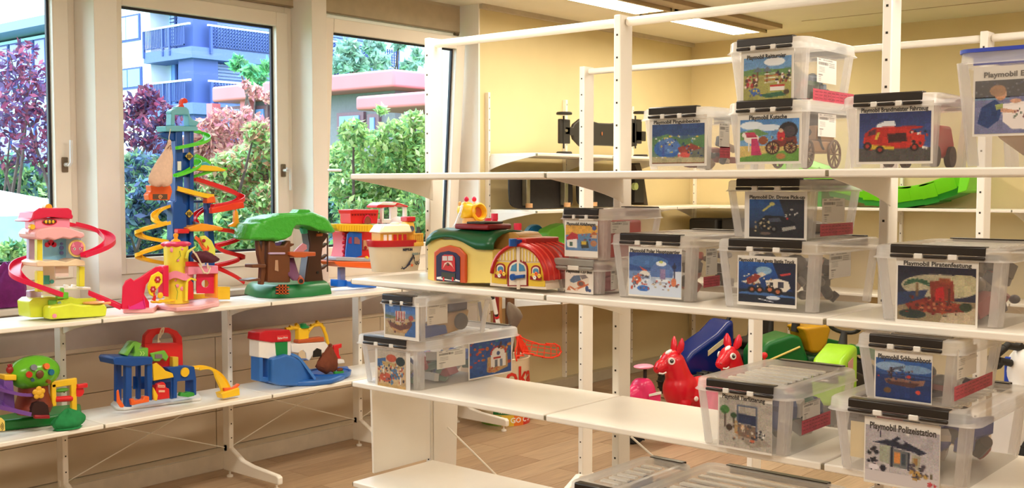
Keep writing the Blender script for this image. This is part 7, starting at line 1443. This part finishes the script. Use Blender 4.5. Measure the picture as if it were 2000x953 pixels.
for k, (a, b_) in enumerate(((.0, .12), (.16, .20), (.24, .26))): B().cyl(p1.lerp(p0, a+.02), p1.lerp(p0, b_+.02), .0145, n=10).build('white_grip_band', M_WHT, g)
B().cyl(p1.lerp(p0, .16), p1.lerp(p0, .175), .016, n=10).build('red_grip_band', M_RED, g)
bl = stick('orange-red floorball stick leaning in the tin drum, lattice blade up', 'floorball_stick', dz+Vector((.02, -.06, 0)), pY(1015, 655, 4.78), .012, mat('coral_red_plastic', (250, 66, 40), .3))
M_CORAL = MATS['coral_red_plastic']
yb_ = 4.74; oc = [(1012, 654), (1016, 656), (1030, 665), (1050, 671), (1070, 674), (1082, 672), (1092, 676), (1095, 686), (1090, 695), (1078, 698), (1060, 698), (1040, 693), (1022, 690), (1010, 695), (1006, 690)]
P_ = smoothp([pY(u, v, yb_) for u, v in oc+oc[:1]], 3); B().tube(P_, .0055, n=8, cap=False).build('blade_rim', M_CORAL, bl)
for (a, b_) in (((1028, 666), (1020, 690)), ((1040, 669), (1034, 692)), ((1052, 672), (1048, 696)), ((1064, 674), (1062, 698)), ((1076, 674), (1076, 698)), ((1086, 674), (1088, 695)), ((1022, 675), (1094, 684)), ((1022, 684), (1092, 692)), ((1030, 670), (1090, 677))): B().cyl(pY(a[0], a[1], yb_), pY(b_[0], b_[1], yb_), .003, n=6).build('blade_lattice', M_CORAL, bl)
B().prism([pY(u, v, yb_) for u, v in ((1010, 654), (1020, 662), (1032, 680), (1034, 694), (1022, 690), (1014, 672))], (0, .02, 0)).build('blade_heel', M_CORAL, bl, bevel=.003)
stick('dark blue hockey stick standing behind the wide box', 'hockey_stick', dz+Vector((-.10, .0, 0)), pY(936, 590, 4.9), .012, mat('dark_blue_stick', (30, 34, 60), .5))
b1 = B().box((bc.x+.02, bc.y+.08, .02), (bc.x+.06, bc.y+.10, .98)); tag(b1.build('wooden_board', mat('light_wood', (190, 140, 84), .5, var=.2, scale=6, stretch=(8, 8, 1))), 'light wooden board standing behind the tin drum', 'board')
b1 = B().box((bc.x+.10, bc.y+.06, .02), (bc.x+.17, bc.y+.085, .99)); tag(b1.build('wooden_board', mat('dark_wood', (104, 66, 34), .5, var=.2, scale=6, stretch=(8, 8, 1))), 'dark brown wooden board standing behind the tin drum', 'board')
c_ = pY(1003, 618, 4.85)
t = thing('cloth_hood', (c_.x, 4.85, c_.z-.1), 'grey-brown cloth hood hanging on the sticks above the tin drum', 'cloth')
B().loft([[c_+Vector((dx_+rx_*math.cos(a), rx_*.5*math.sin(a)*(1+.2*math.sin(4*a)), dz_+.25*rx_*math.sin(a+1))) for a in [k*math.pi/8 for k in range(16)]] for dx_, dz_, rx_ in ((-.05, .10, .012), (-.03, .07, .04), (.0, .03, .065), (.02, -.01, .07), (.0, -.06, .045), (-.03, -.12, .02))]).build('fabric', mat('taupe_cloth', (120, 106, 92), .85, var=.1), t, smooth=60)
tag(B().box((bc.x-.07, bc.y+.03, .47), (bc.x-.03, bc.y+.05, 1.0)).build('red_board', mat('dark_red_board', (140, 24, 24), .5)), 'dark red board edge standing among the sticks', 'board')
# ================================================================= RIDE-ON TOYS ON THE FLOOR
def pd(u, v, d): return EYE+(FWD+RGT*((u-1000)/F)-UPV*((v-476.5)/F))*d
TOW = Vector((-FWD.x, -FWD.y, 0)).normalized()
def remesh(o, vox=.012, sm=4):
    md = o.modifiers.new('remesh', 'REMESH'); md.mode = 'VOXEL'; md.voxel_size = vox; md.use_smooth_shade = True
    ms = o.modifiers.new('smooth', 'SMOOTH'); ms.factor = .6; ms.iterations = sm
M_HORSE = Mp('red_rubber_horse', (220, 22, 42), .3, coat=.3)
def horse(label, u, d, s_, fw):
    """fw: forward direction on the floor; u: column of the neck"""
    p = pd(u, 362, d); base = Vector((p.x, p.y, 0)); fw = fw.normalized(); sd = Vector((-fw.y, fw.x, 0))
    if sd.dot(TOW) < 0: sd = -sd
    R = Matrix((fw, sd, Vector((0, 0, 1)))).transposed()
    def L(a, b_, c): return base+fw*(a*s_)+sd*(b_*s_)+Vector((0, 0, c*s_))
    t = thing('bouncy_horse', base, label, 'bouncy animal', 'red bouncy horses on the floor')
    b = B()
    b.ell(L(-.22, 0, .20), (.20*s_, .125*s_, .125*s_), 20, 14, R).ell(L(-.04, 0, .24), (.13*s_, .115*s_, .14*s_), 18, 12, R)
    for k in range(6): q_ = k/5; b.ell(L(-.04+.05*q_, 0, .28+.15*q_), (.100*s_*(1-.2*q_),)*3, 16, 10, R)
    b.ell(L(.03, 0, .45), (.085*s_, .068*s_, .075*s_), 18, 12, R).ell(L(.10, 0, .415), (.062*s_, .050*s_, .050*s_), 16, 10, R).ell(L(.135, 0, .395), (.040*s_, .042*s_, .036*s_), 14, 10, R)
    for a, sg in ((-.03, 1), (-.03, -1), (-.33, 1), (-.33, -1)): b.cyl(L(a, sg*.06, .16), L(a+.03, sg*.085, .0), .058*s_, .036*s_, n=14)
    o = b.build('body', M_HORSE, t); remesh(o)
    for sg in (1, -1):
        b = B(); 
        b.loft([[L(0, 0, 0)+fw*(x_*s_)+sd*(sg*y_*s_)+Vector((0, 0, z_*s_))+(fw*math.cos(w)*.55+sd*math.sin(w))*(r_*s_) for w in [k*math.pi/6 for k in range(12)]] for x_, y_, z_, r_ in ((-.005, .035, .50, .020), (-.012, .045, .53, .036), (-.018, .052, .575, .030), (-.02, .055, .61, .008))]).build('ear', M_HORSE, t, smooth=60)
        c_ = L(.065, sg*.060, .455); n_ = (sd*sg*.93+fw*.3+Vector((0, 0, .12))).normalized()
        B().cyl(c_, c_+n_*.010*s_, .026*s_, .024*s_, n=20).build('eye_white', M_WHT, t); B().cyl(c_+n_*.010*s_, c_+n_*.014*s_, .014*s_, .012*s_, n=16).build('pupil', M_BLK, t); B().ell(c_+n_*.014*s_+Vector((0, 0, .005)), .0035*s_, 8, 5).build('eye_glint', M_WHT, t)
        c_ = L(.160, sg*.022, .405); B().ell(c_, (.007*s_,)*3, 8, 5).build('nostril', M_DRED, t)
    B().ell(L(.062, .012, .512), (.030*s_, .020*s_, .012*s_), 12, 8, R @ Matrix.Rotation(.5, 3, 'Y')).build('white_blaze', M_WHT, t)
    B().tube([L(.150, .034, .372), L(.125, .047, .368), L(.10, .050, .378)], .006*s_, n=6).build('white_mouth', M_WHT, t)
    B().ell(L(-.10, .118, .19), (.018*s_, .008*s_, .018*s_), 12, 8, R).build('white_dot', M_WHT, t)
f1 = -RGT*.93+TOW*.36
horse('red rubber bouncy horse with a white blaze, nearer of two, behind the empty third shelf', 1322, 7.45, .98, f1)
horse('second red bouncy horse, farther away, its head showing left of the Tierf\u00fctterung box', 1432, 7.75, .95, -RGT*.75+TOW*.7)
M_TYRE = mat('tractor_tyre', (26, 24, 22), .7)
def wheel(t, c, r, w, ax, hub=None):
    ax = ax.normalized(); c = Vector(c); b = B().lathe([(r*.5, -w/2), (r*.92, -w/2), (r, -w*.3), (r, w*.3), (r*.92, w/2), (r*.5, w/2)], c, axis=ax, n=28)
    a = ax.orthogonal().normalized(); e = ax.cross(a)
    for k in range(16):
        w_ = 2*math.pi*k/16; p = c+(a*math.cos(w_)+e*math.sin(w_))*r*.99; b.cyl(p-ax*w*.45, p+ax*w*.45, r*.05, n=5)
    o = b.build('wheel', M_TYRE, t); B().lathe([(.001, -w*.3), (r*.5, -w*.35), (r*.5, w*.35), (.001, w*.3)], c, axis=ax, n=20).build('hub', hub or M_DK, o)
def ride(name, label, u, d, fw, cat='ride-on toy'):
    p = pd(u, 362, d); base = Vector((p.x, p.y, 0)); fw = fw.normalized(); sd = Vector((-fw.y, fw.x, 0))
    if sd.dot(TOW) < 0: sd = -sd
    t = thing(name, base, label, cat); L = lambda a, b_, c: base+fw*a+sd*b_+Vector((0, 0, c)); return t, L, fw, sd
def hood(t, L, prof, w, nm, m, bevel=.03):
    """prof: list of (forward, z); width w tapering to the front"""
    P0 = [L(a, -w, z) for a, z in prof]; P1 = [L(a, w, z) for a, z in prof]
    return B().loft([P0, P1]).build(nm, m, t, bevel=bevel, seg=4, smooth=60)
# blue tractor
t, L, fw, sd = ride('ride_on_tractor', 'blue ride-on pedal tractor with black wheels, behind the red bouncy horses', 1385, 8.3, -RGT*.8+TOW*.45)
hood(t, L, [(.28, .22), (.30, .34), (.24, .40), (.0, .52), (-.10, .60), (-.16, .62), (-.18, .30), (-.1, .22)], .12, 'hood', Mp('tractor_blue', (8, 38, 116), .25))
B().loft([[L(.10, .125, .36), L(.10, .130, .36), L(.10, .130, .40), L(.10, .125, .40)], [L(-.08, .125, .46), L(-.08, .130, .46), L(-.08, .130, .50), L(-.08, .125, .50)]]).build('side_stripe', mat('pale_stripe', (220, 214, 170), .4), t)
B().prism([L(.305, -.09, .24), L(.305, .09, .24), L(.315, .08, .33), L(.315, -.08, .33)], fw*.01).build('grille', M_DK, t)
for b_ in (-.19, .19): wheel(t, L(.18, b_, .13), .13, .08, sd, M_GRY); wheel(t, L(-.42, b_*1.15, .19), .19, .11, sd, M_GRY)
hood(t, L, [(-.18, .25), (-.18, .36), (-.5, .36), (-.52, .25)], .12, 'chassis', M_DK); hood(t, L, [(-.36, .37), (-.34, .43), (-.5, .45), (-.52, .62), (-.56, .62), (-.56, .38)], .13, 'seat', M_DK)
B().cyl(L(-.18, 0, .58), L(-.26, 0, .68), .015).build('steering_column', M_DK, t); B().tube([L(-.27+.06*math.cos(a), .12*math.sin(a), .68+.05*math.cos(a)) for a in [2*math.pi*k/20 for k in range(21)]], .014, n=8, cap=False).build('steering_wheel', M_DK, t)
# green tractor
t, L, fw, sd = ride('ride_on_tractor', 'dark green ride-on tractor with a yellow seat, standing before the back wall', 1575, 7.9, -RGT*.95+TOW*.3)
M_TG = Mp('tractor_green', (10, 104, 40), .3)
hood(t, L, [(.42, .22), (.44, .44), (.38, .53), (.18, .58), (.1, .56), (.04, .40), (.04, .22)], .13, 'hood', M_TG)
B().tube([L(.38, .133, .40), L(.12, .133, .49)], .008, n=6).build('yellow_stripe', M_YCR, t)
hood(t, L, [(.04, .20), (.04, .42), (-.4, .40), (-.4, .20)], .12, 'chassis', mat('tractor_dark_green', (8, 66, 28), .4))
hood(t, L, [(-.12, .50), (-.08, .45), (-.04, .43), (.02, .44), (.06, .58), (.09, .62), (-.13, .64), (-.15, .60)], .12, 'yellow_seat', Mp('seat_yellow', (196, 146, 16), .35))
for b_ in (-.20, .20):
    wheel(t, L(.20, b_, .13), .13, .08, sd, M_YEL); wheel(t, L(-.28, b_*1.1, .20), .20, .12, sd, M_YEL)
    B().prism([L(-.50, b_*1.1-.06, .36), L(-.44, b_*1.1-.06, .46), (L(-.28, b_*1.1-.06, .50)), L(-.12, b_*1.1-.06, .46), L(-.06, b_*1.1-.06, .34), L(-.12, b_*1.1-.06, .38), L(-.28, b_*1.1-.06, .44), L(-.44, b_*1.1-.06, .38)], sd*.12).build('fender', M_TG, t, bevel=.008)
B().cyl(L(.08, 0, .58), L(.06, 0, .70), .03, n=12).build('exhaust_stack', M_DK, t)
# lime tractor
t, L, fw, sd = ride('ride_on_tractor', 'lime green ride-on tractor with black grille and steering wheel, behind the Tierf\u00fctterung box', 1640, 7.0, -RGT*.55+TOW*.8)
M_TL = Mp('tractor_lime', (160, 214, 40), .3)
hood(t, L, [(.18, .24), (.22, .49), (.16, .55), (-.06, .61), (-.12, .60), (-.12, .24)], .10, 'hood', M_TL)
B().prism([L(.207, -.08, .40), L(.207, .08, .40), L(.224, .07, .49), L(.224, -.07, .49)], fw*.012).build('grille', M_DK, t); B().prism([L(.225, -.025, .41), L(.225, .025, .41), L(.226, .025, .42), L(.226, -.025, .42)], fw*.008).build('white_mark', M_WHT, t)
B().prism([L(.0, .103, .47), L(.10, .103, .46), L(.10, .103, .52), (L(.0, .103, .54))], sd*.003).build('sticker', mat('pink_sticker', (206, 150, 140), .5), t)
for b_ in (-.15, .15): wheel(t, L(.08, b_, .11), .11, .07, sd); wheel(t, L(-.34, b_*1.1, .16), .16, .09, sd)
hood(t, L, [(-.12, .22), (-.12, .44), (-.4, .36), (-.42, .22)], .09, 'chassis', M_DK)
B().cyl(L(-.10, 0, .57), L(-.14, 0, .68), .035, .02, n=12).build('steering_column', M_DK, t); B().tube([L(-.15+.04*math.cos(a), .10*math.sin(a), .72+.05*math.cos(a)) for a in [2*math.pi*k/20 for k in range(21)]], .013, n=8, cap=False).build('steering_wheel', M_DK, t)
# pink scooter
t, L, fw, sd = ride('ride_on_scooter', 'pink ride-on scooter with a rounded front fender, left of the bouncy horses', 1268, 6.9, -RGT*.95+TOW*.3)
M_SC = Mp('scooter_pink', (230, 50, 110), .25)
o = B().ell(L(.10, 0, .30), (.075, .06, .075), 18, 12).ell(L(.02, 0, .30), (.07, .075, .12), 18, 12).ell(L(.05, 0, .36), (.05, .07, .06), 16, 10).build('front_cowl', M_SC, t); remesh(o, .01, 3)
B().prism([L(.03, .078, .33), L(.04, .078, .22), L(.0, .078, .16), L(-.05, .078, .22), L(-.05, .078, .34)], sd*.012).build('leg_shield', M_SC, t, bevel=.006)
c_ = L(-.01, .092, .255); B().cyl(c_, c_+sd*.003, .024, n=18).build('round_badge', mat('silver_badge', (190, 180, 190), .3), t); B().cyl(c_+sd*.003, c_+sd*.005, .011, n=10).build('badge_mark', M_BLK, t)
B().prism([L(-.05, .092, .325), L(.035, .092, .315), L(.035, .092, .330), L(-.05, .092, .342)], sd*.004).build('white_strip', M_WHT, t, bevel=.001)
for a, b_ in ((.13, .07), (.13, -.07)): c_ = L(a, b_*.75, .30); B().ell(c_, (.014, .014, .010), 10, 6).build('eye_lamp', M_WHT, t)
wheel(t, L(.10, 0, .10), .10, .06, sd); wheel(t, L(-.50, 0, .10), .10, .06, sd); hood(t, L, [(-.02, .12), (-.02, .18), (-.4, .18), (-.45, .34), (-.6, .34), (-.58, .14)], .07, 'seat_body', M_SC)
B().ell(L(.03, 0, .49), (.075, .06, .014), 20, 8).build('handlebar', M_PK, t); B().cyl(L(.02, 0, .3), L(.02, 0, .49), .012).build('stem', M_DK, t)
t, L, fw, sd = ride('ride_on_car', 'white and blue ride-on toy with a black handle, cut by the right photo edge', 2010, 6.2, -RGT*.9+TOW*.3)
B().ell(L(-.0, 0, .58), (.10, .10, .14), 20, 14).build('white_shell', M_WHT, t); B().box(L(.10, -.05, .0), L(.02, .05, .66)).build('blue_body', Mp('toy_blue', (30, 70, 180), .3), t, bevel=.02)
B().tube(smoothp([L(.02, 0, .62), L(.04, 0, .73), L(.12, 0, .73), L(.22, 0, .67), L(.22, 0, .62), L(.10, 0, .63)], 5), .022, n=10).build('black_handle', M_DK, t)
wheel(t, L(.0, .10, .12), .12, .06, sd); hood(t, L, [(.15, .05), (.15, .5), (-.35, .45), (-.35, .05)], .10, 'body', M_WHT)
c_ = pd(1493, 694, 7.3); tag(B().ell((c_.x, c_.y, c_.z), .022, 14, 10).cyl((c_.x, c_.y, 0), (c_.x, c_.y, c_.z), .008, n=8).build('marker_stick', M_RED), 'small red ball on a stick, above the rear edge of the Tierf\u00fctterung box', 'toy')
# small wires and details
